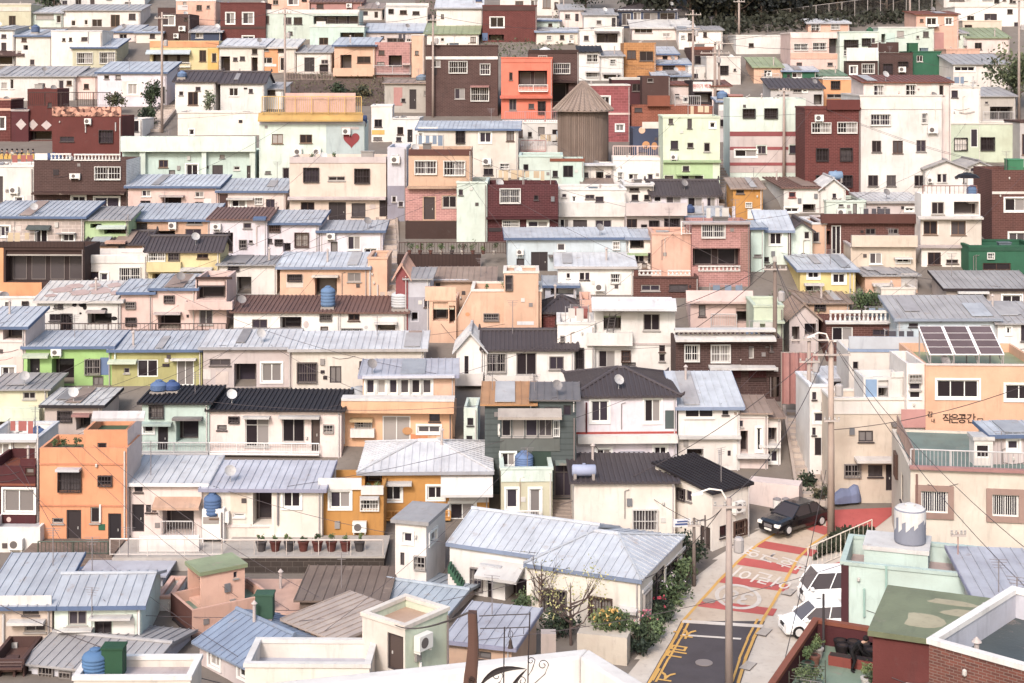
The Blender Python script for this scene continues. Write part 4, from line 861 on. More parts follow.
house('ochre house with broad white sheet roof and upper windows','ochre',(440,322,942,500),'hip pale 206 3.2','W 530,374,596,436; W 698,378,764,430; slab 528,358,638,370 white; slab 752,336,956,402 white 1.1; panel 784,402,940,512 ochre; W 786,444,886,512; band 784,418,940,442 white; o 452,330,520,380; rail 440,470,790,500 ochre',base=520,d=6.5)
house('lower ochre house with white parapet and two white windows','ochre',(268,390,526,592),'flat white','W 314,398,396,466; g 437,420,506,472; bay 270,346,440,390 white .15; bay 438,376,526,410 white .16; slab 436,416,508,424 white',base=598)
house('small cream hut with grey lid roof below the ochre house','cream',(572,520,694,770),'slab rgrey','W 602,560,640,602; k 650,656,690,704; d 592,640,608,690; R:W 706,556,734,598',yaw=-16,Y=80.7,d=3.2,oh=.2)
T(500,390)
house('teal clad house with glazed enclosure and rusty orange roof','teal',(0,100,300,446),'flat dgrey','k 214,290,290,420; slab 218,276,296,288 8fa29c; band 0,190,236,240 6a6e6c; S 6,112,44,184; S 48,112,96,184; S 100,112,148,184; S 152,112,206,184; g 212,120,232,180; slab -8,72,242,104 cfc0b4 .9; W 4,246,60,300; panel 0,240,200,310 3c5048',base=450,wk='siding')
house('pale mint utility hut with two coloured doors','olive',(4,316,206,520),'flat pmint','band 4,312,206,360 pmint; W 24,388,70,466; W 116,388,160,500; panel 28,392,68,466 olive; panel 119,392,158,500 lav; k 36,400,58,434; k 124,400,150,434; rail 34,470,160,500 white',cap='pmint',base=530,d=4)
house('ivory house with dark tiled roof and white double window','ivory',(292,366,690,580),'shed tile 306','w 524,472,618,556; k 296,362,300,368',base=590,d=5.5)
house('teal upper loft with rusty orange roof on the teal house','teal',(-60,58,130,110),'shed rustor -26','k 20,70,60,90',wk='siding',base=440,d=4.5,dY=.7)
house('pinkish shop house with rusty sheet roof beside the white ribbed roof','ppink',(938,92,1056,300),'shed rust 28','o 948,160,976,250; k 942,120,958,146; W 1010,148,1030,240; band 938,92,1056,110 cream; slab 930,250,1060,262 white',base=310)
house('cream kiosk house with dark opening at the stair foot','cream',(1030,110,1106,290),'shed rust 60','o 1020,148,1090,210; W 1040,236,1096,286; slab 1016,210,1100,220 white',base=300)

T(250,390)
house('narrow pale green house in the dark alley beside the teal house','pmint',(842,70,896,250),'flat pale','k 856,110,880,140; d 852,180,876,240',base=260,d=3)
T(0,260)
house('low white wall house under the orange terrace','white',(-40,152,146,196),'flat pale','k 20,166,44,184; k 90,164,110,184',base=214,d=3,cap='white')
T(0,540)
house('dark porch with brown railing in the lower left corner','brown',(-40,470,96,700),'flat brn','o 0,490,50,560; o 60,500,90,560; rail -30,470,96,490 brown',base=660,d=3,Y=70.5)

T(500,390)
house('dark teal gable wall behind the rusty orange roof','teal',(132,40,300,130),'shed dgrey 8','k 180,70,230,110; d 250,60,280,120',wk='siding',base=440,d=4,dY=.8)

T(764,260)
house('white roof hut with blue tarpaulin on the lower cream house','white',(392,462,548,566),'flat pale','panel 400,470,444,548 8fb0d8; o 450,474,490,546; parapet 500,440,548,462 white',base=952,d=2.2)
house('narrow white house between the stairs and the thick pale pole','white',(180,500,262,860),'flat pale','k 190,520,206,550; k 226,560,246,590; W 196,600,236,640; d 200,700,226,770; k 236,700,252,730; k 190,660,204,690',base=870,d=4,cap='pale')
house('low white cottage roof behind the narrow white house','cream',(218,470,330,560),'shed pale 440','w 268,478,310,500; k 232,480,250,500',base=640,d=3)
# ---------------------------------------------------------------- the nearest houses, turned to the lane
T(0,540)
house('beige house with tall blue ribbed roof in the lower left corner','ltan',(-60,262,204,452),'shed lblue 62','k 90,262,153,295; k 97,320,180,362; slab 38,310,182,322 white; band -60,218,204,258 white; pipe 12,290,18,400 grey',d=5,base=440)
house('pale mint house with blue ribbed gable roof beside the pink stair tower','pmint',(214,258,556,430),'gable lblue 140','k 268,278,342,336; d 372,306,440,388; k 255,346,310,372; slab 358,293,522,303 white; slab 236,342,370,348 white; panel 446,306,530,400 white; pipe 545,260,553,400 white',d=4.6,base=440)
house('low house with grey ribbed roof in front of the mint house','lav',(112,484,560,640),'gable rgrey 392','k 160,499,210,547; o 40,520,70,600; vents 100,515,125,555; k 240,520,280,560',yaw=-13,d=5.2,Y=71)
house('cream parapet roof house at the bottom with tanks standing on it','ivory',(290,552,750,760),'flat mauve','',Y=60,d=2.2,ph=.3,cap='white')
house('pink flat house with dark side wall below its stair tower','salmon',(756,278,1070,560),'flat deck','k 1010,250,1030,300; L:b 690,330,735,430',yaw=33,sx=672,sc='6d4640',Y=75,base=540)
house('pink stair tower with mossy roof and tall dark door','salmon',(792,140,964,262),'slab moss','L:o 740,128,788,240; k 920,125,935,150',yaw=33,d=1.9,Y=76.6,oh=.12)
house('narrow white house with one dark window left of the pink tower','white',(620,232,676,470),'flat salmon','k 640,330,662,376',Y=78,d=3,cap='salmon')
house('grey house with blue gable roof turned to its corner','mauve',(786,402,985,640),'gable 9fb0cd 330','W 824,420,868,500; W 940,474,982,546; R:k 1080,470,1110,500',yaw=-45,sx=1300,Y=72)
house('grey tarpaulin roofed store behind the blue roofs','lav',(330,138,640,260),'shed cbccda 66','',base=330,d=3.,Y=81.3)
house('blue tarpaulin shed beside the grey tarpaulin store','5f7db0',(206,128,330,250),'shed 6b88b8 76','',base=300,d=3.5,Y=82.5)
T(250,540)
house('salmon sheet roofed house beside the pink tower','salmon',(-30,290,180,420),'shed f0bfa8 156','',base=400,d=5.5,Y=77.5)
house('house with rusty brown corrugated roof in the lower middle','tan',(150,318,352,520),'shed d9c3b6 288','k 200,380,240,420',yaw=-42,d=4.2,Y=73)
house('small tan house with pale blue gable roof beside the corner garden','ltan',(474,246,772,400),'gable seam 182','R:k 850,300,880,330; k 520,290,560,330',yaw=-21,sx=916,Y=78)
house('long low house with grey sheet roof behind the wooden post','tan',(784,396,1030,560),'shed lav 340','k 798,398,838,420; k 900,440,950,470',yaw=-16,d=4.4,Y=70)
house('white parapet roof house below the pale green stair tower','ivory',(-20,500,470,760),'flat lav','',Y=59,d=2.6,ph=.6,cap='white')
house('pale green stair tower with square parapet roof and dark door','pgreen',(611,352,780,600),'flat tan','L:d 541,372,604,516; pipe 662,480,670,520 white',yaw=51.6,sx=442,sc='ivory',cap='ivory',Y=60,ph=.3)
house('long brown shed roof under the terrace railing','earth',(196,238,528,300),'shed 8f7a6e 150','',d=4.5,Y=77.5)
T(500,540)
house('white rear wing with pale blue roof beside the green steps','white',(-198,14,300,290),'gable sky -84','k -112,112,-70,196; D -52,130,-30,230; o 20,150,110,290; W -60,120,-55,200; slab -64,84,100,136 white 1.2; slab -64,88,20,100 pale',yaw=-24,d=6.2,Y=80.6,oh=.15)
house('white corner house with hipped pale blue roof beside the lane','f1e8dd',(105,98,552,420),'hip sky -22 2.4','k 178,196,260,282; k 355,228,440,312; R:k 562,205,585,298; R:k 600,120,650,270; R:k 655,84,702,226; slab 470,262,545,282 white .4; R:band 560,110,728,122 white',yaw=-23,d=7.4,Y=77.5,oh=.12)
T(500,390)
house('ivory house with black tiled roof and lane side gable','ivory',(836,408,982,660),'shed bk 276','L:k 705,390,729,432; L:k 732,396,755,438; L:d 787,537,828,632; k 865,533,895,580; k 920,515,965,570',yaw=38,sx=612,Y=85.4,oh=.2)
T(764,540)
house('weathered mint building with parapet terrace beside the van','mint',(304,96,856,420),'flat pink','panel 304,97,334,330 plum; pipe 480,100,484,240 9fc2b8; pipe 392,190,398,300 9fc2b8',yaw=-18,d=4.2,Y=70,ph=.75,cap='mint')
house('white topped stair hut on the mint building terrace','mint',(394,36,646,150),'slab white','R:k 650,60,662,90',yaw=-18,d=2.3,Y=71.3,oh=.06)
house('maroon building with flat mossy green roof at the lower right','dkred',(428,374,1120,700),'slab 99a078','',yaw=-22,d=4.9,Y=55,oh=.16)
house('red brick house with white parapet in the lower right corner','terra',(650,408,1130,760),'flat teal','',wk='redbrick',yaw=-42,d=6,Y=45,ph=.8,cap='white',ipc='lav')
house('house with lilac ribbed roof right of the mint building','grey',(850,240,1130,420),'shed lav 42','k 900,260,950,290',Y=65,yaw=-6,d=6.5)
house('maroon terrace house with potted garden on its green deck','maroon',(-20,640,380,800),'flat 9db59c','',Y=54,yaw=-24.6,d=8.6,ph=.85,cap='terra')
T(764,390)
house('large beige house with railed teal roof terrace at the right','e0d3c5',(577,314,1120,660),'flat 7f9a94','q 618,398,724,484; q 898,412,1003,498; slab 572,304,1120,318 mallow .25; panel 577,440,1120,660 mauve; pipe 596,330,606,460 brn; panel 745,380,880,500 tan; rtop 580,232,1060,306 grey snap; L:k 540,330,548,440; L:k 520,250,528,340; L:rtop 512,110,576,300 9a8078 snap; band 577,316,1120,322 mauve'.replace('panel 577,440,1120,660 mauve; ','').replace('panel 745,380,880,500 tan; ',''),yaw=-8,d=9,Y=80,ph=.12)
house('grey plank hut with blue roof on the teal terrace','mauve',(900,180,1090,322),'shed lblue 140','W 958,196,1004,236',Y=81.6,d=2.2,wk='plank')
house('white door cabinet beside the grey plank hut','cream',(828,198,902,318),'slab white','D 834,214,888,268',Y=81.2,d=1.,oh=.08)

HB = {h.label: h for h in HOUSES}
def HF(s):
    c = [h for h in HOUSES if h.label.startswith(s)] or [h for h in HOUSES if s in h.label]
    if len(c) != 1: raise ValueError('%s -> %d' % (s, len(c)))
    return c[0]
def hw(h, u, v, z):
    c, q = math.cos(h.yaw), math.sin(h.yaw)
    return Vector((h.loc[0]+u*c-v*q, h.loc[1]+u*q+v*c, h.loc[2]+z))
def onroof(h, px, v):
    """point on the roof of h in image column px, v metres behind the facade"""
    V_ = (-math.sin(h.yaw), math.cos(h.yaw)); f_ = h.F; O_ = f_.O; f_.O = (O_[0]+V_[0]*v, O_[1]+V_[1]*v)
    u, _ = f_.px(px, 300); f_.O = O_
    u = max(.5, min(h.U-.5, u)) if h.U > 1.2 else h.U/2
    return hw(h, u, v, h.roofz(u, v))

# ---------------------------------------------------------------- ground, lane
def structure(mb, name, m): return tag(mb.build(name, m), kind='structure')
g = MB(); xs = [-240+12*i for i in range(42)]
ys = [-30, 0, 20, 40, 55]+[57+1.5*i for i in range(160)]+[300,330,380,450,600]
idx = []
for Y in ys:
    z = Zg(Y)
    for x in xs: g.v.append((x, Y, z))
nx = len(xs)
for j in range(len(ys)-1):
    for i in range(nx-1): a = j*nx+i; g.f.append((a,a+1,a+nx+1,a+nx))
structure(g, 'ground', mat('857a72','wall'))
def drape(pts, off, name=None, m=None, mb=None, n=10):
    """quad given by 4 image points laid on the ground: near-left, near-right, far-right, far-left"""
    own = mb is None
    if own: mb = MB()
    w = [ground(*p) for p in pts]
    b = len(mb.v)
    for j in range(n+1):
        t = j/n; a = w[0].lerp(w[3],t); c = w[1].lerp(w[2],t)
        for i in range(5):
            p = a.lerp(c,i/4); mb.v.append((p.x,p.y,Zg(p.y)+off))
    for j in range(n):
        for i in range(4): k = b+j*5+i; mb.f.append((k,k+1,k+6,k+5))
    if own: return structure(mb, name, m)
# left and right edge of the lane, by image row
LE = [(683,647),(660,660),(640,672),(620,682),(600,700),(580,718),(560,738),(545,756),(530,780),(515,812)]
RE = [(683,741),(660,748),(640,756),(620,766),(600,778),(580,789),(560,800),(545,815),(530,838),(515,880)]
def le(r): return lerp_tab(sorted(LE), r)
def re_(r): return lerp_tab(sorted(RE), r)
def band(r0, r1, f0=0., f1=1., skew=0.):
    L0,R0,L1,R1 = le(r0),re_(r0),le(r1),re_(r1)
    return [(L0+(R0-L0)*f0, r0), (L0+(R0-L0)*f1, r0+skew), (L1+(R1-L1)*f1, r1+skew), (L1+(R1-L1)*f0, r1)]
mb = MB(); rows = [720,700,683,660,640,620,600,580,560,545,530,515]
for a,b in zip(rows[:-1],rows[1:]): drape([(le(a)-26,a),(re_(a)+62,a),(re_(b)+60,b),(le(b)-20,b)], .03, mb=mb, n=6)
structure(mb, 'pavement', mat('d3c6ba','wall'))
mb = MB()
for a,b in zip([720,700,683,660,640],[700,683,660,640,622]): drape(band(a,b), .05, mb=mb, n=6)
structure(mb, 'asphalt_road', mat('5b5358','wall'))
mb = MB()
for a,b in zip([622,600,580,560,545,530],[600,580,560,545,530,512]): drape(band(a,b), .05, mb=mb, n=6)
structure(mb, 'concrete_road', mat('d9c3ae','wall'))
red = mat('d9645f','paint')
for a,b,f0,f1 in ((607,600,.01,.99),(583,576,.01,.99),(565,558,.01,.99),(547.5,541.5,.01,.99),(530,525,.45,.99)):
    mb = MB(); q = band(a,b,f0,f1,10); drape(q, .058, mb=mb, n=3); tag(mb.build('red_stripe', red), kind='structure')
mb = MB(); drape([(826,527),(864,537),(902,508),(828,511)], .058, mb=mb, n=6); tag(mb.build('red_paving', mat('d4605b','paint')), kind='structure')
mb = MB(); drape([(806,578),(838,566),(842,562),(806,573)], .058, mb=mb, n=3); tag(mb.build('red_edge', mat('d86e68','paint')), kind='structure')
yl = mat('e8b04a','paint'); wh = mat('e8dcd4','paint')
for s in (0,1):
    mb = MB()
    for a,b in zip([720,683,660,640,620,600,580,560,545],[683,660,640,620,600,580,560,545,532]):
        e = le if s == 0 else re_; k = 1 if s == 0 else -1
        drape([(e(a)+k*1,a),(e(a)+k*4.5,a),(e(b)+k*4,b),(e(b)+k*1,b)], .066, mb=mb, n=4)
        if a <= 683 and a > 620: drape([(e(a)+k*7.5,a),(e(a)+k*10,a),(e(b)+k*9.5,b),(e(b)+k*7,b)], .066, mb=mb, n=4)
    tag(mb.build('yellow_line', yl), kind='structure')
mb = MB(); drape(band(624,621,.02,.98,5), .068, mb=mb, n=2); drape(band(637,635.4,.1,.8,4), .068, mb=mb, n=2); tag(mb.build('white_line', wh), kind='structure')
def text_mesh(txt, size):
    cu = bpy.data.curves.new('lettering','FONT'); cu.body = txt; cu.size = size; cu.align_x = 'CENTER'; cu.align_y = 'CENTER'; cu.offset = .012*size; cu.resolution_u = 2
    o = bpy.data.objects.new('lettering', cu); COL.objects.link(o)
    bpy.context.view_layer.update()
    me = bpy.data.meshes.new_from_object(o.evaluated_get(bpy.context.evaluated_depsgraph_get()))
    bpy.data.objects.remove(o); bpy.data.curves.remove(cu)
    return me
def roadtext(txt, px, row, size, m, sx=1., sy=1.):
    me = text_mesh(txt, size); p = ground(px,row)
    q = ground(px+(le(row-14)-le(row)), row-14); hd = math.atan2(q.x-p.x, q.y-p.y)
    R = Matrix.Rotation(-hd+math.pi, 3, 'Z')
    for v in me.vertices:
        w = R @ Vector((v.co.x*sx, v.co.y*sy, 0)); w = Vector((p.x+w.x, p.y+w.y, 0)); v.co = (w.x, w.y, Zg(w.y)+.075)
    me.materials.append(m); o = bpy.data.objects.new('road_lettering', me); COL.objects.link(o); tag(o, kind='structure')
roadtext('차', 685, 633, 1.25, yl, 1., 1.2); roadtext('금', 677, 652, 1.25, yl, 1., 1.2); roadtext('지', 664, 676, 1.25, yl, 1., 1.2)
roadtext('어린이', 763, 579, 1.25, wh, 1., 1.25); roadtext('보호구역', 779, 560.5, 1.15, wh, 1., 1.2)
roadtext('30', 738, 598, 1.7, wh, .9, 1.3)
p = ground(738,598); mb = MB()
for k in range(40):
    a,b = 2*math.pi*k/40, 2*math.pi*(k+1)/40
    for (ra,rb) in ((1.0,1.22),):
        q = [(p.x+ra*math.cos(a),p.y+1.3*ra*math.sin(a)),(p.x+rb*math.cos(a),p.y+1.3*rb*math.sin(a)),(p.x+rb*math.cos(b),p.y+1.3*rb*math.sin(b)),(p.x+ra*math.cos(b),p.y+1.3*ra*math.sin(b))]
        mb.face([(x,y,Zg(y)+.072) for x,y in q])
tag(mb.build('speed_ring', wh), kind='structure')
def disc_cover(name, px, row, r, m, label, cat):
    p = ground(px,row); mb = MB(); mb.lathe([(r,0),(r,.02),(r*.9,.03)], (0,0,0), 20); o = mb.build(name, m); o.location = (p.x,p.y,Zg(p.y)+.055); return tag(o,label,cat)
disc_cover('manhole_cover', 704, 664, .42, mat('7b6f6c','iron'), 'round manhole cover set in the dark asphalt lane', 'manhole')
disc_cover('manhole_cover', 709, 602, .34, mat('8b7d76','iron'), 'small manhole cover on the concrete lane left of the speed ring', 'manhole')
for px,row,l in ((748,667,'steel drain grate beside the asphalt at the bottom'),(764,633,'steel drain grate beside the yellow line above the lower grate'),(789,593,'steel drain grate near the white van')):
    p = ground(px,row); r_ = empty('drain_grate', (p.x,p.y,Zg(p.y)+.045), math.radians(60), label=l, cat='drain', group='drain grates along the lane')
    mb = MB(); mb.box(-.5,.5,-.28,.28,0,.02); mb.build('base', mat('5a5252','iron'), r_); mb = MB()
    for k in range(9): mb.box(-.46+.11*k,-.41+.11*k,-.26,.26,.022,.045)
    mb.build('bar', mat('a09894','iron'), r_)

# ---------------------------------------------------------------- walls and railings that stand apart from houses
def wallbox(name, label, px0, px1, r0, r1, Y, th, col, kind='wall', cat='wall', toground=True, capc=None, slope_=0.):
    A = at(px0, r0, Y); B = at(px1, r0+slope_, Y*(r0-YH)/(r0+slope_-YH) if slope_ else Y)
    zb = at(0, r1, Y).z
    if toground: zb = min(zb, Zg(Y))-.15
    r_ = empty(name, (A.x,A.y,zb), math.atan2(B.y-A.y,B.x-A.x), label=label, cat=cat); L_ = (Vector((B.x,B.y))-Vector((A.x,A.y))).length
    mb = MB(); mb.box(0,L_,0,th,0,A.z-zb); mb.build('wall', mat(col,kind), r_)
    if capc: mb = MB(); mb.box(-.05,L_+.05,-.05,th+.05,A.z-zb+.002,A.z-zb+.1); mb.build('coping', mat(capc,'paint'), r_)
    r_['h'] = A.z-zb; return r_
def railing(label, px0, r0, px1, r1, Y0, Y1, hgt, col, step=.18, name='railing', cat='railing', posts=1.6, r=.025):
    A, B = at(px0,r0,Y0), at(px1,r1,Y1)       # rows of the foot
    mb = MB(); rail_mesh(mb, A, B, hgt, step=step, r=r, posts=posts); o = mb.build(name, mat(col,'iron'))
    return tag(o, label, cat)
wallbox('retaining_wall','brown retaining wall under the dark railing in the middle', 397, 481, 254.5, 272, 122.5, .5, 'choc', 'plank')
railing('dark wooden railing on the brown wall beside the stairs', 399, 254, 506, 254, 122.7, 122.7, .95, 'choc', .22)
wallbox('terrace_wall','long low brown wall below the cow spotted house', 38, 226, 331, 340, 111, .3, 'choc', 'plank')
railing('brown railing along the terrace below the cow spotted house', 38, 331, 226, 331, 111.1, 111.1, .55, 'choc', .3)
wallbox('terrace_wall','curved brown terrace wall coloured dark for the shaded void below, behind the rusty corrugated roof', 222, 384, 558, 575, 82.8, 3.6, '4f443f', 'block', capc='concrete')  # dark wall colour stands in for the shade of the void under the terrace
railing('white topped railing on the terrace above the brown shed roof', 222, 557.2, 383, 557.2, 83.0, 83.0, .95, 'b9aaa2', .9, r=.016)
railing('dark green railing below the orange house with black windows', 38, 555, 108, 555, 83.4, 83.4, .75, '3c4a40', .2)
wallbox('terrace_wall','grey stone terrace under the dark green railing', 20, 112, 555.5, 572, 83.2, 4., 'earth', 'block')
wallbox('garden_wall','white wall in front of the scalloped awning house', 139, 199, 536, 556, 84.2, .2, 'white')
railing('thin white railing in front of the scalloped awning house', 110, 556, 222, 556, 83.25, 83.25, .95, 'c9bdb6', .5, r=.016)
wallbox('planter_wall','pale concrete planter wall in front of the corner house', 577, 627, 633, 660, 72.5, .9, 'd9ccbd', slope_=5)
wallbox('gate_pillar','mauve gate pillar beside the long grey roof', 541, 556, 634, 655, 69.5, .6, 'c0b0aa')
wallbox('retaining_wall','white ramp wall behind the black car', 748, 799, 481, 505, 91, 1.2, 'ppink', slope_=5)
wallbox('terrace_slab','grey paved terrace in front of the scalloped awning house', 112, 222, 558, 575, 83.1, 3.8, 'concrete', cat='terrace')
wallbox('street_wall','cream street wall under the yellow planters', -10, 35, 161, 172, 156, .6, 'sand')
# bins beside the car
# wire fence at the top right
r_ = empty('wire_fence', (0,0,0), label='tall wire mesh fence along the trees at the top right', cat='fence')
A, B = at(726,36,222), at(932,10,222); r_.location = A; v = B-A
mb = MB(); n = 16
for k in range(n+1):
    p = v*(k/n); zt_ = 2.9; mb.tube([p+Vector((0,0,-1.5)), p+Vector((0,0,zt_))], .07, 5)
for hh in (2.85,.1): mb.tube([Vector((0,0,hh)), v+Vector((0,0,hh))], .05, 5)
mb.build('post', mat('8f8684','iron'), r_)
mb = MB()
for k in range(1,150):
    p = v*(k/150); mb.tube([p+Vector((0,0,.1)),p+Vector((0,0,2.85))], .012, 3, False)
for k in range(1,12): mb.tube([Vector((0,0,.1+k*.23)), v+Vector((0,0,.1+k*.23))], .012, 3, False)
mb.build('mesh', mat('5d5655','iron'), r_)
# hedge bank railing beside the lane
def quad_leaf(mb, c, s):
    a = Vector((random.gauss(0,1),random.gauss(0,1),random.gauss(0,.7))).normalized(); b = a.orthogonal().normalized(); b.rotate(Matrix.Rotation(random.uniform(0,6.28),3,a)); d = a.cross(b)
    mb.face([c-b*s, c-d*s*.55, c+b*s, c+d*s*.55])
def foliage(mb, c, rx, ry, rz, n, s):
    k = max(3, int(n/60)); cl = []
    for _ in range(k):
        u = Vector((random.gauss(0,1),random.gauss(0,1),random.gauss(0,1))).normalized()*random.uniform(.35,.95); cl.append(Vector((u.x*rx,u.y*ry,u.z*rz)))
    for _ in range(n):
        q = random.choice(cl); f = .42
        p = q+Vector((random.gauss(0,rx*f*.6),random.gauss(0,ry*f*.6),random.gauss(0,rz*f*.6)))
        quad_leaf(mb, Vector(c)+p, s*random.uniform(.6,1.3))
def tree(label, px, row, Y, hgt, w, n, s, cols, name='tree', cat='tree', group=None, bare=False, base_z=None, tr=None):
    p = at(px,row,Y)
    if base_z is None: p.z = Zg(Y)-.05
    else: p.z = base_z
    r_ = empty(name, p, random.uniform(0,6), label=label, cat=cat, group=group)
    t = MB(); tr = tr or hgt*.03
    t.tube([(0,0,0),(tr*.6,0,hgt*.25),(0,tr*.5,hgt*.5),(tr*.3,0,hgt*.85)], [tr,tr*.8,tr*.6,tr*.2], 7)
    tips = []
    for k in range(9 if not bare else 16):
        a = random.uniform(0,6.28); z0 = hgt*random.uniform(.22,.6); L_ = w*random.uniform(.3,.55)
        e = Vector((math.cos(a)*L_, math.sin(a)*L_, z0+hgt*random.uniform(.12,.4))); mid = Vector((math.cos(a)*L_*.5, math.sin(a)*L_*.5, z0+hgt*.08))
        t.tube([(0,0,z0), mid, e], [tr*.5,tr*.32,tr*.1], 5); tips.append(e)
        if bare:
            for _ in range(3):
                f = e+Vector((random.gauss(0,.3),random.gauss(0,.3),random.uniform(.2,.7)))*w*.3; t.tube([mid.lerp(e,random.random()), f], [tr*.2,tr*.06], 4); tips.append(f)
    t.build('trunk', mat('6a5a50' if not bare else '5b4a46','leaf'), r_)
    for i, c in enumerate(cols):
        m = MB()
        if bare:
            for _ in range(n//len(cols)): quad_leaf(m, random.choice(tips)+Vector((random.gauss(0,.12*w),random.gauss(0,.12*w),random.gauss(0,.12*w))), s*random.uniform(.5,1.2))
        else: foliage(m, (0,0,hgt*.68), w*.5, w*.5, hgt*.38, n//len(cols), s)
        m.build('crown' if i == 0 else 'leaves', mat(c,'leaf'), r_)
    return r_
def bush(label, px, row, Y, hgt, w, n, s, cols, flower=None, base_z=None, name='shrub', cat='shrub', group=None, nf=13):
    p = at(px,row,Y); p.z = Zg(Y)-.03 if base_z is None else base_z
    r_ = empty(name, p, random.uniform(0,6), label=label, cat=cat, group=group)
    t = MB()
    for k in range(7):
        a = random.uniform(0,6.28); t.tube([(0,0,0),(math.cos(a)*w*.15,math.sin(a)*w*.15,hgt*.4),(math.cos(a)*w*.3,math.sin(a)*w*.3,hgt*.8)], [.03,.02,.008], 4)
    t.build('stem', mat('5a4c44','leaf'), r_)
    for i,c in enumerate(cols):
        m = MB(); foliage(m, (0,0,hgt*.52), w*.5, w*.5, hgt*.45, n//len(cols), s); m.build('foliage', mat(c,'leaf'), r_)
    if flower:
        m = MB()
        for _ in range(nf):
            a,b = random.uniform(0,6.28), random.uniform(.1,1.4); p = Vector((math.cos(a)*math.cos(b)*w*.5, math.sin(a)*math.cos(b)*w*.5, hgt*.5+math.sin(b)*hgt*.5))
            for _ in range(3): quad_leaf(m, p+Vector((random.gauss(0,.04),random.gauss(0,.04),random.gauss(0,.04))), .07)
        m.build('flower', mat(flower,'leaf'), r_)
    return r_
DG = ['3b4a34','28352a']; MG = ['5d7048','46583a']; OG = ['4f5640','363d30','675f45']
r_ = empty('hedge_bank', ground(842,556), 0, label='dark hedge bank behind the slanted lane railing', cat='hedge')
m = MB()
for _ in range(1600):
    t, w_ = random.random(), random.random()
    q = ground(812+62*t, 562-20*t).lerp(ground(838+36*t, 537+1*t), w_)
    quad_leaf(m, Vector((q.x,q.y,Zg(q.y)+random.uniform(.05,.7)))-r_.location, .16)
m.build('foliage', mat('39402f','leaf'), r_)
A, B = ground(808,572), ground(872,543)
mb = MB(); rail_mesh(mb, (A.x,A.y,Zg(A.y)), (B.x,B.y,Zg(B.y)), 1.35, step=.4, r=.02, posts=2.4, solidtop=.035); tag(mb.build('railing', mat('cfc2b4','iron')), 'slanted pale lane railing in front of the hedge bank', 'railing')
# forest behind the fence
for k in range(36):
    px = 640+8.2*k+random.uniform(-3,3); row = 27-12*k/36
    Y_ = Yt(row)+(k%3)*6+random.uniform(0,3)
    tree('dark forest tree behind the wire fence at the top', px, 20, Y_, random.uniform(5.5,8), random.uniform(5,7), 900, .36, random.choice([['2b2f26','3a3a2e'],['30362a','4a4334'],['25292a','38392c']]), group='forest trees behind the wire fence', name='forest_tree')
g2 = MB(); org = ground(800,24)
for _ in range(9000):
    px = random.uniform(688,935); row = random.uniform(-30, 38-15*(px-690)/240); Y_ = Yt(row); quad_leaf(g2, Vector(((px-CX)/F*Y_, Y_, Zg(Y_)+random.uniform(.1,1.6)))-org, .42)
tag(g2.build('undergrowth', mat('33352a','leaf'), loc=org), 'dark scrub covering the slope under the forest trees', 'scrub', kind='stuff')
tree('dark tree beside the traditional house at the top', 585, 16, 224, 6.5, 6, 1300, .3, ['2c3328','3f4632'])
tree('dark tree at the top edge left of the long white house', 54, 6, 224, 5.5, 4.5, 1000, .3, ['2f3a2a','435038'])
tree('leafy tree leaning in at the right edge', 1014, 78, 181, 7.2, 5.6, 1700, .24, ['55603f','3d4831','6d7452'])
tree('round dark green tree right of the lavender house',152, 104, 179, 3.9, 2.3, 900, .17, ['3a4a30','2c3a28'])
tree('small bushy tree left of the round dark tree', 114, 96, 178.4, 2.6, 2.0, 600, .16, ['4a5238','5d5a40'])
tree('thin grey green sapling between the dark tiled roofs', 210, 100, 177, 3., 1.6, 380, .15, ['7d8468','5f6a50'])
bush('round green shrub on the bank below the small cream house', 338, 84, 187, 1.9, 2.1, 800, .17, DG)
bush('spreading olive shrub on the bank right of the round shrub', 360, 88, 187.4, 1.5, 2.6, 700, .17, OG)
bush('leaning bush beside the stair at the stone parapet house', 148, 118, 172, 2.6, 2.2, 700, .17, DG)
tree('bare garden tree with sparse yellow leaves before the corner house', 571, 640, 74.2, 3.7, 2.7, 420, .07, ['b8b070','9a9c60'], bare=True, tr=.085)
tree('twisted leafless sapling left of the bare garden tree', 541, 625, 77, 3.6, 1.7, 90, .07, ['8d8a5c'], bare=True, tr=.07)
bush('orange flowering bush in the concrete planter', 609, 632, 73.1, 1.15, 1.5, 900, .09, ['58683c','6f7a48'], 'd8a850', base_z=at(0,633,73).z-.05, nf=45)
bush('green grassy bush beside the orange flowers', 621, 634, 73.2, 1.1, 1.3, 700, .09, MG, base_z=at(0,634,73).z-.05)
bush('low dark bush at the foot of the bare tree', 556, 632, 75, 1.3, 2.0, 700, .1, DG)
bush('green bush by the porch of the white rear wing', 523, 618, 77.6, 1.4, 1.2, 500, .1, MG)
for px,row,hh,w_,l,fl in ((690,573,2.2,1.5,'tall dark climbing bush beside the corner house window',None),(684,588,1.9,1.6,'dark green hedge bush in the middle of the lane side row',None),(672,604,1.6,1.6,'dark hedge bush with pale flowers by the lane','dfd2e0'),(661,622,1.3,1.4,'leafy bush with red flowers beside the asphalt','c2405a'),(648,640,1.5,1.5,'low bush with pink flowers lowest in the lane side row','d07088'),(640,655,1.4,1.4,'plain green bush at the lane side corner',None)):
    bush(l, px, row, Yt(row), hh, w_, 800, .1, random.choice([DG,MG]), fl)

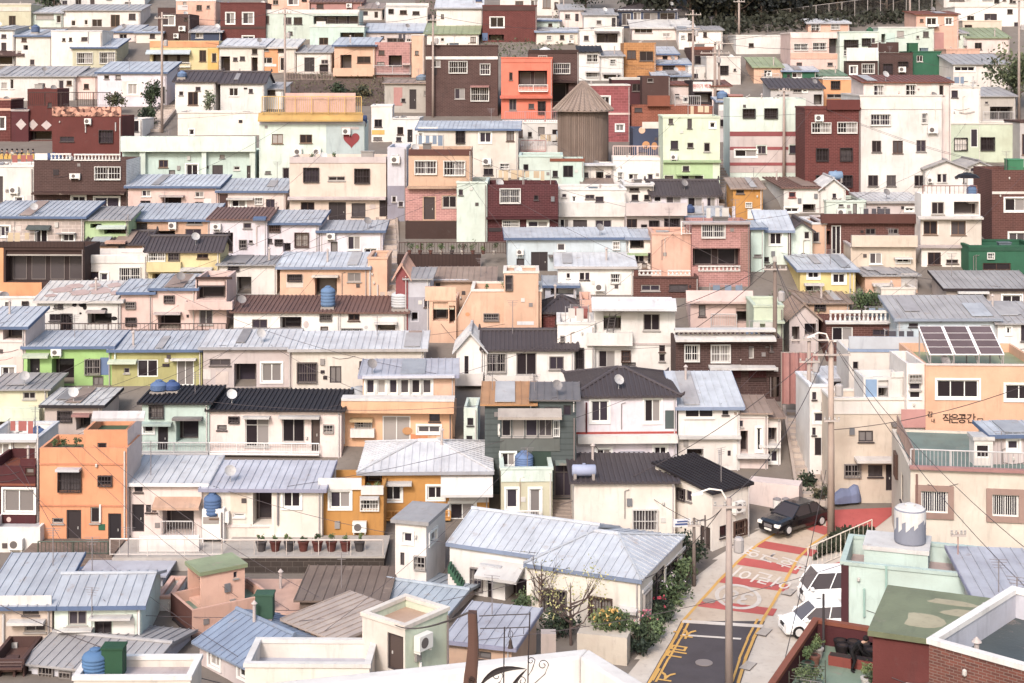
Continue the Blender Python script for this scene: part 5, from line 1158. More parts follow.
# scrub and soil on the bare bank and among the tumbledown sheds
mb = MB(); drape([(288,106),(384,106),(384,78),(285,74)], .04, mb=mb, n=8); structure(mb, 'soil_bank', mat('6b5850','wall'))
mb = MB(); drape([(415,60),(470,62),(470,0),(415,0)], .04, mb=mb, n=12); structure(mb, 'soil_bank', mat('7a675c','wall'))
def scrub(label, poly, n, s, c, hh=.8):
    o_ = ground(*poly[0]); m = MB()
    for _ in range(n):
        t, w_ = random.random(), random.random(); a_ = ground(*poly[0]).lerp(ground(*poly[1]),t); b_ = ground(*poly[3]).lerp(ground(*poly[2]),t); q = a_.lerp(b_,w_)
        quad_leaf(m, Vector((q.x,q.y,Zg(q.y)+random.uniform(.03,hh)*random.random()))-o_, s*random.uniform(.6,1.3))
    tag(m.build('scrub', mat(c,'leaf'), loc=o_), label, 'scrub', kind='stuff')
scrub('dry scrub on the soil bank below the small cream house', [(288,106),(384,106),(384,78),(285,74)], 900, .16, '5d5a44')
scrub('green weeds on the bank at the top centre', [(415,60),(470,62),(470,2),(415,2)], 700, .22, '4d5540')
scrub('weeds and brambles around the tumbledown pink shed', [(765,330),(830,330),(850,296),(770,296)], 800, .13, '5a5f47')
scrub('weeds among the roofs beside the balustrade house', [(845,316),(890,316),(890,298),(850,298)], 500, .13, '55603f',1.)
scrub('weeds in the gap above the coral house', [(482,60),(560,62),(566,30),(482,30)], 700, .2, '4f563f')
railing('low wooden fence above the soil bank', 287, 80, 332, 80, 189, 189, 1.0, 'a08a80', .35)
bush('dark green bushes beside the cream top house', 572, 18, 221, 2.4, 3.6, 700, .24, DG)
bush('low garden bush on the grey roofs beside the balustrade house', 868, 305, 115.6, 1.5, 2.2, 600, .12, MG)

bush('dark bush growing over the edge of the stairs behind the car', 806, 474, 92.5, 1.3, 1.3, 500, .1, DG)
bush('small bush at the foot of the stairs beside the pole', 822, 498, 91, 1.2, 1.1, 450, .09, OG)
# ---------------------------------------------------------------- stairs
def stairs(label, p0, p1, width, n, col, lift=.15):
    """flight of steps laid on the slope, from foot p0 to head p1 (image points on the ground)"""
    a, b = ground(*p0), ground(*p1); r_ = empty('stairs', a, 0, label=label, cat='stairs')
    d = Vector((b.x-a.x, b.y-a.y)); L_ = d.length; d /= L_; s = Vector((-d.y, d.x))
    mb = MB(); run = L_/n
    for k in range(n):
        q = [d*(run*k)-s*width/2, d*(run*k)+s*width/2, d*(run*(k+1))+s*width/2, d*(run*(k+1))-s*width/2]
        z1 = Zg(a.y+d.y*run*(k+1))-a.z+lift; z0 = z1-.75
        mb.hexa([(v.x,v.y,z0) for v in q]+[(v.x,v.y,z1) for v in q])
    mb.build('steps', mat(col,'wall'), r_)
    for sd, nm in ((-1,'side_wall'),(1,'side_wall')):
        w = MB(); o = s*(width/2+.12)*sd
        q0 = o-s*.1; q1 = o+s*.1; e0, e1 = q0+d*L_, q1+d*L_; zz = b.z-a.z
        w.hexa([(q0.x,q0.y,-.4),(q1.x,q1.y,-.4),(e1.x,e1.y,zz-.4),(e0.x,e0.y,zz-.4),(q0.x,q0.y,.45),(q1.x,q1.y,.45),(e1.x,e1.y,zz+.45),(e0.x,e0.y,zz+.45)])
        w.build(nm, mat('b5a49a','wall'), r_)
    return r_
stairs('steep concrete stairs climbing past the beige and tan houses', (391,338), (386,200), 1.5, 22, 'c8b6ac')
stairs('concrete stairs rising behind the black car beside the cream house', (813,506), (797,412), 1.5, 15, 'd0beb2')
stairs('short stone steps beside the ivory house with tiled roof', (562,522), (566,497), 1.6, 7, 'b8a69c')
stairs('pale steps rising beside the dark red building with stone parapet', (150,132), (171,106), 2., 12, 'cbbab0')
stairs('narrow stairs between the pale blue and pink balcony houses at right', (716,240), (722,160), 1.2, 22, 'a3948e')
def outside_steps(label, p0, p1, Y0, Y1, w, n, col):
    a, b = at(*p0,Y0), at(*p1,Y1); r_ = empty('garden_stairs', (a.x,a.y,a.z), 0, label=label, cat='stairs'); mb = MB(); d = b-a
    h_ = Vector((d.x,d.y)).normalized(); s = Vector((-h_.y,h_.x,0))*w/2
    for k in range(n):
        p = d*(k/n); q = d*((k+1)/n); 
        c = [Vector((p.x,p.y,0))-s, Vector((p.x,p.y,0))+s, Vector((q.x,q.y,0))+s, Vector((q.x,q.y,0))-s]
        mb.hexa([(v.x,v.y,p.z-.2) for v in c]+[(v.x,v.y,q.z) for v in c])
    mb.build('steps', mat(col,'paint'), r_); mb = MB()
    mb.hexa([tuple(-s+Vector((0,0,-1.2))),tuple(s+Vector((0,0,-1.2))),tuple(d+s+Vector((0,0,-2.6))),tuple(d-s+Vector((0,0,-2.6))),tuple(-s*.9+Vector((0,0,-.25))),tuple(s*.9+Vector((0,0,-.25))),tuple(d+s*.9+Vector((0,0,-.25))),tuple(d-s*.9+Vector((0,0,-.25)))]); mb.build('support', mat('cream','wall'), r_)
outside_steps('dark green steps going down beside the small cream hut', (468,592), (449,564), 79.9, 80.0, .9, 9, '3c6a50')

# ---------------------------------------------------------------- water tanks
def tank(label, h, px, v, w, hgt, col, kind='barrel', name='water_tank', z=None):
    p = onroof(HF(h), px, v) if isinstance(h,str) else h
    if w > 1.2: w *= .66; hgt *= .66
    r_ = empty(name, p, 0, label=label, cat='water tank', group='water tanks on the roofs'); r = w/2; m = mat(col,'paint'); mb = MB()
    if kind == 'barrel':
        s = MB(); s.box(-r*.9,r*.9,-r*.9,r*.9,-.25,.12); s.build('stand', mat('8a807c','iron'), r_)
        pr = [(r*.82,.12),(r*.95,.18)]
        for k in range(5):
            z0 = .2+(hgt-.45)*k/5; dz = (hgt-.45)/5; pr += [(r*.96,z0+dz*.15),(r,z0+dz*.3),(r,z0+dz*.7),(r*.96,z0+dz*.85)]
        pr += [(r*.9,hgt-.2),(r*.5,hgt-.06)]
        mb.lathe(pr, n=18); mb.build('body', m, r_, smooth=True); c = MB(); c.lathe([(r*.42,hgt-.1),(r*.42,hgt+.02),(r*.2,hgt+.06)], n=14); c.build('lid', m, r_)
    elif kind == 'lying':
        s = MB(); s.box(-r*1.1,-r*.8,-.35,.35,-.1,.35); s.box(r*.8,r*1.1,-.35,.35,-.1,.35); s.build('stand', mat('8a807c','iron'), r_)
        R_ = hgt/2; mb.tube([(-r*1.25,0,R_+.15),(-r*1.15,0,R_+.15),(r*1.15,0,R_+.15),(r*1.25,0,R_+.15)], [R_*.75,R_,R_,R_*.75], 18); mb.build('body', m, r_, smooth=True)
        c = MB(); c.lathe([(R_*.3,0),(R_*.3,.12)], (0,0,R_*2+.1), 12); c.build('lid', m, r_)
    elif kind == 'box':
        mb.box(-r,r,-r*.8,r*.8,.1,hgt); mb.build('body', m, r_); s = MB(); s.box(-r*.9,r*.9,-r*.7,r*.7,-.2,.1); s.build('stand', mat('8a807c','iron'), r_)
        c = MB(); c.box(-r-.04,r+.04,-r*.8-.04,r*.8+.04,hgt+.002,hgt+.08); c.build('lid', m, r_)
    elif kind == 'dome':
        s = MB(); s.box(-r*.5,r*.5,-r*.5,r*.5,-1.3,.3); s.build('stand', mat('a79d9a','paint'), r_)
        pr = [(r*.5,.3),(r*.9,.5),(r,.75),(r*.95,.8),(r*.85,1.1),(r*.45,1.4),(r*.2,1.48)]; mb.lathe(pr, n=18); mb.build('body', m, r_, smooth=True)
        c = MB(); c.lathe([(r*1.04,.74),(r*1.04,.82)], n=18); c.build('rim', mat('c9c4c8','paint'), r_)
    return r_
BL, NV, LB = '6f8cb8', '4a5f8f', '9db0d0'
tank('blue water tank on the blue grey roof at the upper left','blue grey roof carrying',35.5,2.2,1.7,1.7,'5b7098')
tank('blue barrel tank beside the dark tiled white house','white house with dark tiled roof and a blue tank',182,.9,1.7,1.3,BL)
tank('pale blue wide tank on the ruined grey house','ruined small grey house',422,2.5,2.2,1.3,'8fa3bd')
tank('large grey blue tank on the small red brick terrace','red brick terrace house',656,2.,2.,1.8,'6e7d98')
tank('small navy tank on the green house roof corner','navy house painted',656,4.6,1.5,1.4,NV)
tank('navy tank behind the dark red brick house near the stone parapet','dark brown brick house with white balustrade',54,2.5,1.8,1.3,NV,'lying')
tank('dark green tall tank beside the green painted house','deep green painted house',902,2.,1.9,2.6,'2e6b4a','box')
tank('teal tank beside the crates of the concrete ruin','concrete ruin',964,2.,1.6,2.0,'4d8a76')
tank('grey blue tank next to the teal tank on the ruin','concrete ruin',956,3.,1.7,2.,'7f93ac')
tank('bright green square tank on the brown brick house at the right edge','brown brick house with white framed window at the right',1014,2.5,2.,1.9,'3f9268','box')
tank('blue tank on the brown house with the white double door','brown brick house with white double door',909,.9,1.9,1.7,'6786ae')
tank('blue tank leaning on the weathered three storey balcony','white three storey house',974,.6,.9,1.2,'5f7da8')
tank('blue horizontal tank beside the heart mural','mint house with painted heart',375,1.2,1.6,1.3,NV,'lying')
tank('blue upright tank on the weathered brown roof','white house with weathered brown',328,.9,1.1,1.6,'6c90bf')
tank('large white tank at the end of the brown tiled roof','white house with brown tiled roof beside the white tank',408,-.0+.6,2.1,2.1,'dfe1e8')
tank('blue drum lying on the dark roof below the dome tank','peach house with parapet balcony',334,4.5,1.7,1.5,BL,'lying')
tank('silver dome tank on a pedestal beside the white window row','peach house with parapet balcony',350,3.2,2.4,1.5,'c0c6d0','dome')
tank('first blue tub tank in front of the olive green house','pale mint house with black roof',150,2.4,1.7,1.2,'5f7db0')
tank('second blue tub tank beside the olive house doorway','pale mint house with black roof',172,2.6,1.6,1.1,'46619a')
tank('round blue tank on the roof of the white roofed kitchen','white roofed kitchen',37,2.,1.5,1.3,'5570a0')
tank('tall blue tank at the corner of the lilac roofed house','white front wall house',211,.4,1.5,2.05,'5c7fb5')
tank('blue ribbed tank on the mint hut with coloured doors','pale mint utility hut',524,2.,1.7,1.7,'6d8bc0')
tank('lilac tub tank on the ivory house roof edge','ivory house with dark tiled roof',584,.5,1.7,1.0,'a9b2d2','lying')
tank('big blue ribbed tank on the cream parapet roof','cream parapet roof house',95,1.,1.05,1.15,'5b8ac0')
tank('dark green box tank beside the blue ribbed tank','cream parapet roof house',114,1.1,.85,1.2,'2c5a40','box')
tank('dark green box tank on the blue gable roof','grey house with blue gable roof',265,2.9,.85,1.2,'3d6350','box')
tank('green tub tank on the pink flat slab','pink house with thick flat roof slab',713,1.,1.5,1.4,'35604f')
tank('navy tank on the white annex below the concrete pole','maroon flat roofed house',660,5.,1.4,1.3,NV)
tank('blue drum on the white gabled house wall by the red tower','white gable end house right',852,2.2,1.5,1.2,'7f9cc0','lying')
tank('blue tank on the dark red brick block at the top','dark red brick house with two white',222,4.,1.4,1.3,BL)
tank('navy tank above the dark brown brick house at the top centre','white blank house beside the dark brick',490,4.,1.5,1.4,NV)
tank('white domed tank on the dark brown brick house by the coral house','dark brown brick house with flat roof beside',545,2.2,2.2,1.5,'d9d8dc')
tank('green upright tank beside the mint gabled bay','pale mint house with brown balcony',900,3.,1.4,1.9,'2f7050')
tank('blue tank on the pink brick chimney side garage','grey garage house',722,.8,1.2,1.0,BL)
tank('grey blue tank on the brown tenement roof','brown brick tenement',752,1.5,1.5,1.4,'7b8ca8')
tank('dark blue tank among the junk of the white door hut','teal strip house',690,1.,1.3,1.2,NV)
# big tank with flaking white paint on the mint stair hut
hb = HF('white topped stair hut'); p = onroof(hb, 910, 1.15)
r_ = empty('water_tank', p, 0, label='large grey tank with flaking white paint on the mint building', cat='water tank')
mb = MB(); mb.lathe([(.72,0),(.74,.1),(.74,1.5),(.70,1.62)], n=24); mb.build('body', mat('8f93a5','paint'), r_, smooth=True)
mb = MB(); mb.lathe([(.70,1.622),(.6,1.70),(.25,1.74),(.25,1.82),(.2,1.84)], n=24); mb.build('lid', mat('white','paint'), r_)
mb = MB()
for k in range(24):
    a = 2*math.pi*k/24; d_ = .25+.75*abs(math.sin(k*1.7))*(1 if 11<k<19 else .5); b = a+2*math.pi/24; R_=.748
    mb.hexa([(R_*math.cos(a),R_*math.sin(a),1.55-d_),(R_*math.cos(b),R_*math.sin(b),1.55-d_*.8),(.742*math.cos(b),.742*math.sin(b),1.55-d_*.8),(.742*math.cos(a),.742*math.sin(a),1.55-d_),
             (R_*math.cos(a),R_*math.sin(a),1.56),(R_*math.cos(b),R_*math.sin(b),1.56),(.742*math.cos(b),.742*math.sin(b),1.56),(.742*math.cos(a),.742*math.sin(a),1.56)])
mb.build('flaking_paint', mat('white','paint'), r_)

# ---------------------------------------------------------------- utility poles and cables
PT = {}
def pole(key, label, px, rb, rt, Y=None, r=.15, col='b9a49c', arms=((.95,1.6),), lamp=None, gear=True):
    Y = Y or Yt(rb); b = at(px,rb,Y); zb = min(b.z, Zg(Y)); t = at(px,rt,Y); H_ = t.z-zb
    r_ = empty('utility_pole', (b.x,b.y,zb), 0, label=label, cat='pole', group='utility poles among the houses')
    mb = MB(); mb.tube([(0,0,-.1),(0,0,H_*.5),(0,0,H_)], [r*1.15,r,r*.75], 10); mb.build('shaft', mat(col,'paint'), r_, smooth=True)
    for f, w in arms:
        mb = MB(); mb.box(-w/2,w/2,-r-.1,-r,H_*f-.05,H_*f+.05); o = mb.build('crossarm', mat('a89a94','iron'), r_); mb = MB()
        for k in (-.45,-.15,.2,.45): mb.lathe([(.04,0),(.07,.06),(.04,.12),(.06,.18)], (w*k,-r-.05,H_*f+.05), 7)
        mb.build('insulator', mat('cfc8c4','paint'), o)
    if gear:
        mb = MB(); mb.lathe([(.2,0),(.24,.05),(.24,.6),(.16,.7)], (r+.28,0,H_*.72), 10); mb.box(r*.5,r+.1,-.05,.05,H_*.72+.2,H_*.72+.3); mb.build('transformer', mat('9c9494','iron'), r_)
    if lamp:
        mb = MB(); s = lamp; mb.tube([(0,0,H_*.97),(s*.35,0,H_+.35),(s*.9,0,H_+.42),(s*1.3,0,H_+.28)], .045, 7); o = mb.build('lamp_arm', mat('d8ccc4','iron'), r_)
        mb = MB(); mb.hexa([(s*1.2,-.12,H_+.2),(s*1.75,-.1,H_+.12),(s*1.75,.1,H_+.12),(s*1.2,.12,H_+.2),(s*1.2,-.08,H_+.34),(s*1.7,-.06,H_+.22),(s*1.7,.06,H_+.22),(s*1.2,.08,H_+.34)]); mb.build('lamp_head', mat('d9d2cc','trim'), o)
    PT[key] = Vector((b.x,b.y,zb+H_)); return r_
pole('a','tall pole with curved lamp standing on the asphalt lane', 729,692,498,r=.17,lamp=-1,col='b4a19a',arms=((.96,1.5),))
pole('b','thick pale pole rising beside the cream house and car', 831,540,340,r=.19,lamp=-.8,col='cdb4a6',arms=((.93,2.2),(.6,.9)))
pole('c','concrete pole with cross arms behind the thick pale pole', 809,470,334,Y=95,r=.15,arms=((.96,2.4),(.8,1.3)))
pole('d','wooden pole in front of the brown brick tenement', 775,402,262,Y=103,r=.16,col='8f7b72')
pole('e','concrete pole above the black sign shop', 693,104,10,Y=187,r=.15,arms=((.95,2.),(.8,1.6)))
pole('f','first of twin poles right of the black sign shop', 715,116,42,Y=180,r=.18,arms=((.98,4.5),(.85,3.6)))
pole('f2','second of twin poles right of the black sign shop', 719,116,44,Y=180.6,r=.16,arms=(),gear=False)
pole('g','tall pole above the steps at the upper left', 162,134,12,Y=169,r=.14)
pole('h','pole rising over the orange rail of the mural house', 285,116,8,Y=180,r=.14)
pole('i','pole in front of the dark brown brick house with white band', 433,118,15,Y=177,r=.14)
pole('j','pole at the right edge beside the leaning tree', 1019,124,-6,Y=176,r=.15)
pole('k','thin pole at the top above the pink houses', 910,26,-6,Y=216,r=.16,gear=False)
pole('l','thin pole among the fence at the top', 739,36,0,Y=214,r=.16,gear=False)
pole('m','grey pole before the striped mauve house', 784,182,88,Y=146,r=.14,gear=False,arms=((.97,1.1),))
pole('n','thin white pipe pole beside the orange house wall', 37.5,552,426,Y=88,r=.06,gear=False,arms=(),col='ded6d2')
pole('o','short pole with lamp beside the corner house hedge', 694,586,518,Y=81.2,r=.1,gear=False,arms=((.9,.7),),col='8a7b74')
pole('p','slim metal mast at the mint terrace roof', 958,578,532,Y=70.5,r=.035,gear=False,arms=((.98,.7),),col='b58a80')
pole('q','dark post at the corner of the potted garden terrace', 823.5,640,594,Y=61,r=.06,gear=False,arms=(),col='40383a')
def cable(label, a, b, sag, r=.022):
    a = PT[a].copy() if isinstance(a,str) else Vector(a); b = PT[b].copy() if isinstance(b,str) else Vector(b)
    mb = MB(); pts = []
    for k in range(13):
        t = k/12; p = a.lerp(b,t); p.z -= sag*4*t*(1-t); pts.append(p)
    mb.tube(pts, r, 4); return tag(mb.build('cable', mat('453b3d','iron')), label, 'cable', 'overhead cables')
CB = [('a','b','cable from the lane lamp pole up to the thick pale pole',1.2),('b','c','short cable between the thick pale pole and the concrete pole behind',.3),('c','d','cable from the concrete pole to the wooden tenement pole',.6),
 ('b','d','cable from the thick pale pole to the wooden pole',1.),('e','f','cable between the sign shop poles',.8),('f','m','cable from the twin poles down to the striped house pole',1.2),('g','h','cable along the houses at the upper left',1.2),('h','i','cable over the small cream house near the top',1.3),('i','e','cable across the coral house',2.),('f','k','cable rising to the fence above the pink houses',1.),('f','j','long cable from the twin poles to the right edge pole',3.),('a','o','cable from the lane lamp pole to the hedge lamp post',.5)]
for a,b,l,s in CB: cable(l,a,b,s)
for l,p,Y0,q,Y1,s in (('cable sloping across the lane past the white van',(770,720),60,(826,470),86,.4),('cable from the thick pole down over the black roofed house','b',0,(560,505),88,1.2),('cable across the mint building to the right edge','b',0,(1040,560),60,.8),
  ('lower cable over the mint building','b',0,(1050,610),58,1.),('cable over the peach building lettering',(830,430),90,(1040,380),85,.5),('cable over the black tiled roof house',(690,520),83,(560,400),99,1.),
  ('cable from the wooden post to the green tower',(470,612),24,(395,625),60,.2),('cable over the white ladder house','d',0,(560,330),112,1.),('second cable over the brown slab balcony house','d',0,(600,368),110,1.3),('cable from the lane lamp pole to the corner house eave','a',0,(641,580),76,.6),
  ('cable over the peach pitched loft house',(430,310),112,(560,420),97,1.),('cable in front of the orange ochre house',(500,440),95,(360,400),104,.8),('cable across the cow spotted house',(40,300),118,(240,318),115,.8),('cable over the white blue roof houses',(250,230),132,(400,212),136,1.),
  ('cable crossing the tan and mint houses',(400,212),136,(560,190),140,1.2),('cable past the wooden tower',(560,70),186,(700,100),182,1.),('cable across the dark tiled lilac house',(650,195),140,(740,178),146,.9),('thin cable across the lower left roofs',(-10,600),74,(250,690),62,.4)):
    cable(l, p if isinstance(p,str) else at(*p,Y0), q if isinstance(q,str) else at(*q,Y1), s, .02)

rr_ = random.Random(5); near_ = [h for h in HOUSES if h.U > 2.5 and h.D > 3 and 62 < h.loc[1] < 200]
for k in range(70):
    h1 = rr_.choice(near_); h2 = rr_.choice([h for h in near_ if h is not h1 and abs(h.loc[1]-h1.loc[1]) < 22 and 5 < abs(h.loc[0]-h1.loc[0]) < 26] or [h1])
    if h1 is h2: continue
    u1, u2 = rr_.uniform(.3,h1.U-.3), rr_.uniform(.3,h2.U-.3); a_ = hw(h1,u1,.06,h1.zt+.16); b_ = hw(h2,u2,.06,h2.zt+.16)
    mb = MB()
    pts = [a_.lerp(b_,t/10)-Vector((0,0,(b_-a_).length*.12*t/10*(1-t/10))) for t in range(11)]; mb.tube(pts, .014, 4)
    tag(mb.build('service_wire', mat('4a4043','iron')), 'thin service wire strung between the eaves of two houses', 'cable', 'service wires between the houses')
# ---------------------------------------------------------------- wooden tower
p = at(583,166,151); p.z = Zg(151)-.2; p = at(583,166,151)
r_ = empty('wooden_tower', (p.x,p.y,Zg(151)-.2), 0, label='round wooden plank tower with a conical roof among the houses', cat='tower')
z = lambda row: at(0,row,151).z-r_.location.z
px_ = 151/F
mb = MB(); R_ = 25.*px_; n = 16
ring = [(R_*math.cos(2*math.pi*k/n), R_*math.sin(2*math.pi*k/n)) for k in range(n)]
for k in range(n):
    a,b = ring[k], ring[(k+1)%n]; mb.face([(*a,-1),(*b,-1),(*b,z(109)),(*a,z(109))])
    for j in range(5):
        t = (j+.5)/5; c = Vector(a).lerp(Vector(b),t); mb.tube([(c.x*1.005,c.y*1.005,0),(c.x*1.005,c.y*1.005,z(110))], .055, 4)
mb.build('plank_wall', mat('8a766c','plank'), r_)
mb = MB(); R2 = 30.5*px_; mb.lathe([(R2,z(111)),(R2*1.0,z(110)),(R2*.5,z(95.5)),(.12,z(81))], n=16)
for k in range(32):
    a = 2*math.pi*k/32; mb.tube([(R2*math.cos(a),R2*math.sin(a),z(110)+.05),(.1*math.cos(a),.1*math.sin(a),z(81)+.05)], [.09,.03], 4)
mb.build('roof', mat('a59085','plank'), r_)

# ---------------------------------------------------------------- solar panels
hp = HF('peach building'); Y0 = hp.F.O[1]+.5
A = at(929,354.5,Y0); 
r_ = empty('solar_panel', A, 0, label='tilted array of solar panels on the peach building roof', cat='solar panel')
top = at(937,326,Y0+2.6)-A; U_ = at(1005,354.5,Y0).x-A.x
ax = Vector((1,0,0)); up = Vector((0,top.y,top.z))
for i in range(3):
    mb = MB(); u0, u1 = U_*i/3+.03, U_*(i+1)/3-.03; nn = up.cross(ax).normalized()*-.06
    q = [ax*u0, ax*u1, ax*u1+up, ax*u0+up]; mb.hexa([p-nn for p in q]+[p for p in q]); o = mb.build('frame', mat('ded8d8','iron'), r_)
    for j in range(4):
        cell = MB(); a0, a1 = .02+j*.245, .02+j*.245+.225
        q = [ax*(u0+.07)+up*a0, ax*(u1-.07)+up*a0, ax*(u1-.07)+up*a1, ax*(u0+.07)+up*a1]; k_ = up.cross(ax).normalized()
        if k_.z > 0: k_ = k_
        else: k_ = -k_
        cell.hexa([p+k_*.004 for p in q]+[p+k_*.02 for p in q]); cell.build('panel', mat('6f5d63','paint'), o)
zr = hp.loc[2]+hp.roofz(0,0)-A.z
mb = MB()
for u in (.1,U_*.33,U_*.66,U_-.1):
    mb.tube([(u,.05,zr-.1),(u,.05,-.05)], .05, 5); mb.tube([(u,up.y-.1,zr-.1),(u,up.y-.1,up.z-.1)], .05, 5); mb.tube([(u,.05,zr+.3),(u,up.y-.1,up.z-.2)], .035, 5)
mb.build('support', mat('8f8684','iron'), r_)

# ---------------------------------------------------------------- lettering fixed to house fronts (a part of its house)
def wall_text(h, txt, px, row, hpx, m, out=.04, sx=1., fc=None):
    fc = fc or h.F; t, zz = fc.px(px,row); _, z2 = fc.px(px,row-hpx); size = (z2-zz)*1.15
    me = text_mesh(txt, size); vs = [fc.pt(t+v.co.x*sx, zz+v.co.y, out) for v in me.vertices]
    for v, q in zip(me.vertices, vs): v.co = q
    me.materials.append(m); o = bpy.data.objects.new('lettering', me); COL.objects.link(o); o.parent = h.root
bk = mat('3a2b28','iron')
wall_text(hp,'감',930,414.5,5.5,bk); wall_text(hp,'내',933,421,4.,bk)
for c_, x in (('작',947),('은',954.5),('공',962),('간',971)): wall_text(hp,c_,x,419,9,bk)
wall_text(hp,'囗',980,421.5,6,bk)
hs_ = HF('black shop front')
wall_text(hs_,'원미가 백조',702,86.5,4.2,mat('a8433c','iron'),.06,.8)
# sloping wing of the angular peach house
ha_ = HF('angular peach house'); OX, OY = 250, 260; zw = ha_.F.px(*P(872,124))[1]; tw,_ = ha_.F.px(*P(772,290)); q = MB()
fa = [ha_.F.pt(tw,-.5),ha_.F.pt(-.002,-.5),ha_.F.pt(-.002,zw),ha_.F.pt(tw,.35)]; q.hexa(fa+[(p_[0],p_[1]+2.5,p_[2]) for p_ in fa]); q.build('sloping_wing', mat('peach','wall'), ha_.root)
q = MB(); sl_ = [ha_.F.pt(tw,.352,.05),ha_.F.pt(-.002,zw+.002,.05),(-.002,.25,zw+.002),(tw,.25,.352)]; q.hexa(sl_+[(p_[0],p_[1],p_[2]+.12) for p_ in sl_]); q.build('coping', mat('ivory','paint'), ha_.root)
# cow spots painted on the sheet roof
hc_ = HF('white house with cow spotted'); q = MB()
for u_,v_,ru,rv in ((.2,.5,.6,.6),(.32,.7,.5,.5),(.45,.35,.55,.6),(.56,.75,.35,.4),(.68,.45,.6,.7),(.8,.75,.4,.5),(.92,.35,.5,.5),(.12,.2,.35,.3)):
    cu_, cv_ = u_*hc_.U, v_*hc_.D; ps = [(cu_+ru*1.3*math.cos(k*.4488)*(1+.2*math.sin(3*k)), cv_+rv*math.sin(k*.4488)*(1+.15*math.cos(2*k))) for k in range(14)]
    lo = [(a_,b_,hc_.roofz(a_,b_)+.03) for a_,b_ in ps]; q.face([(x_,y_,z_+.03) for x_,y_,z_ in lo])
    for k in range(14): q.face([lo[k],lo[(k+1)%14],(lo[(k+1)%14][0],lo[(k+1)%14][1],lo[(k+1)%14][2]+.03),(lo[k][0],lo[k][1],lo[k][2]+.03)])
q.build('roof_spots', mat('c3a8a4','paint'), hc_.roof)
# heart mural
hm = HF('heart mural'); q = MB(); pts = []
for k in range(40):
    a = 2*math.pi*k/40; pts.append((16*math.sin(a)**3, 13*math.cos(a)-5*math.cos(2*a)-2*math.cos(3*a)-math.cos(4*a)))
t, zz = hm.F.px(351.5,139.5); sc_ = 6.6*180/F/16
f1 = [hm.F.pt(t+x*sc_, zz+y*sc_*1.05, .06) for x,y in pts]; f0 = [hm.F.pt(t+x*sc_, zz+y*sc_*1.05, .032) for x,y in pts]
q.face(f1)
for k in range(40): q.face([f0[k],f0[(k+1)%40],f1[(k+1)%40],f1[k]])
q.build('painted_heart', mat('a8434a','paint'), hm.root)
# small blue shop sign at the lane
p = at(682,523,84); r_ = empty('shop_sign', p, math.radians(10), label='small white and blue sign board hanging by the black roofed house', cat='sign')
mb = MB(); mb.box(-.5,.5,-.05,.05,-.2,.22); mb.build('board', mat('e9e6ea','trim'), r_)
mb = MB(); mb.box(-.42,.42,-.07,-.052,-.1,.0); mb.box(-.3,.34,-.07,-.052,.06,.14); mb.build('blue_marking', mat('5568a8','paint'), r_)
mb = MB(); mb.tube([(.5,0,0),(1.5,.5,0)], .03, 5); mb.tube([(1.5,.5,-3.2),(1.5,.5,.2)], .05, 6); mb.build('bracket', mat('6a5f5c','iron'), r_)

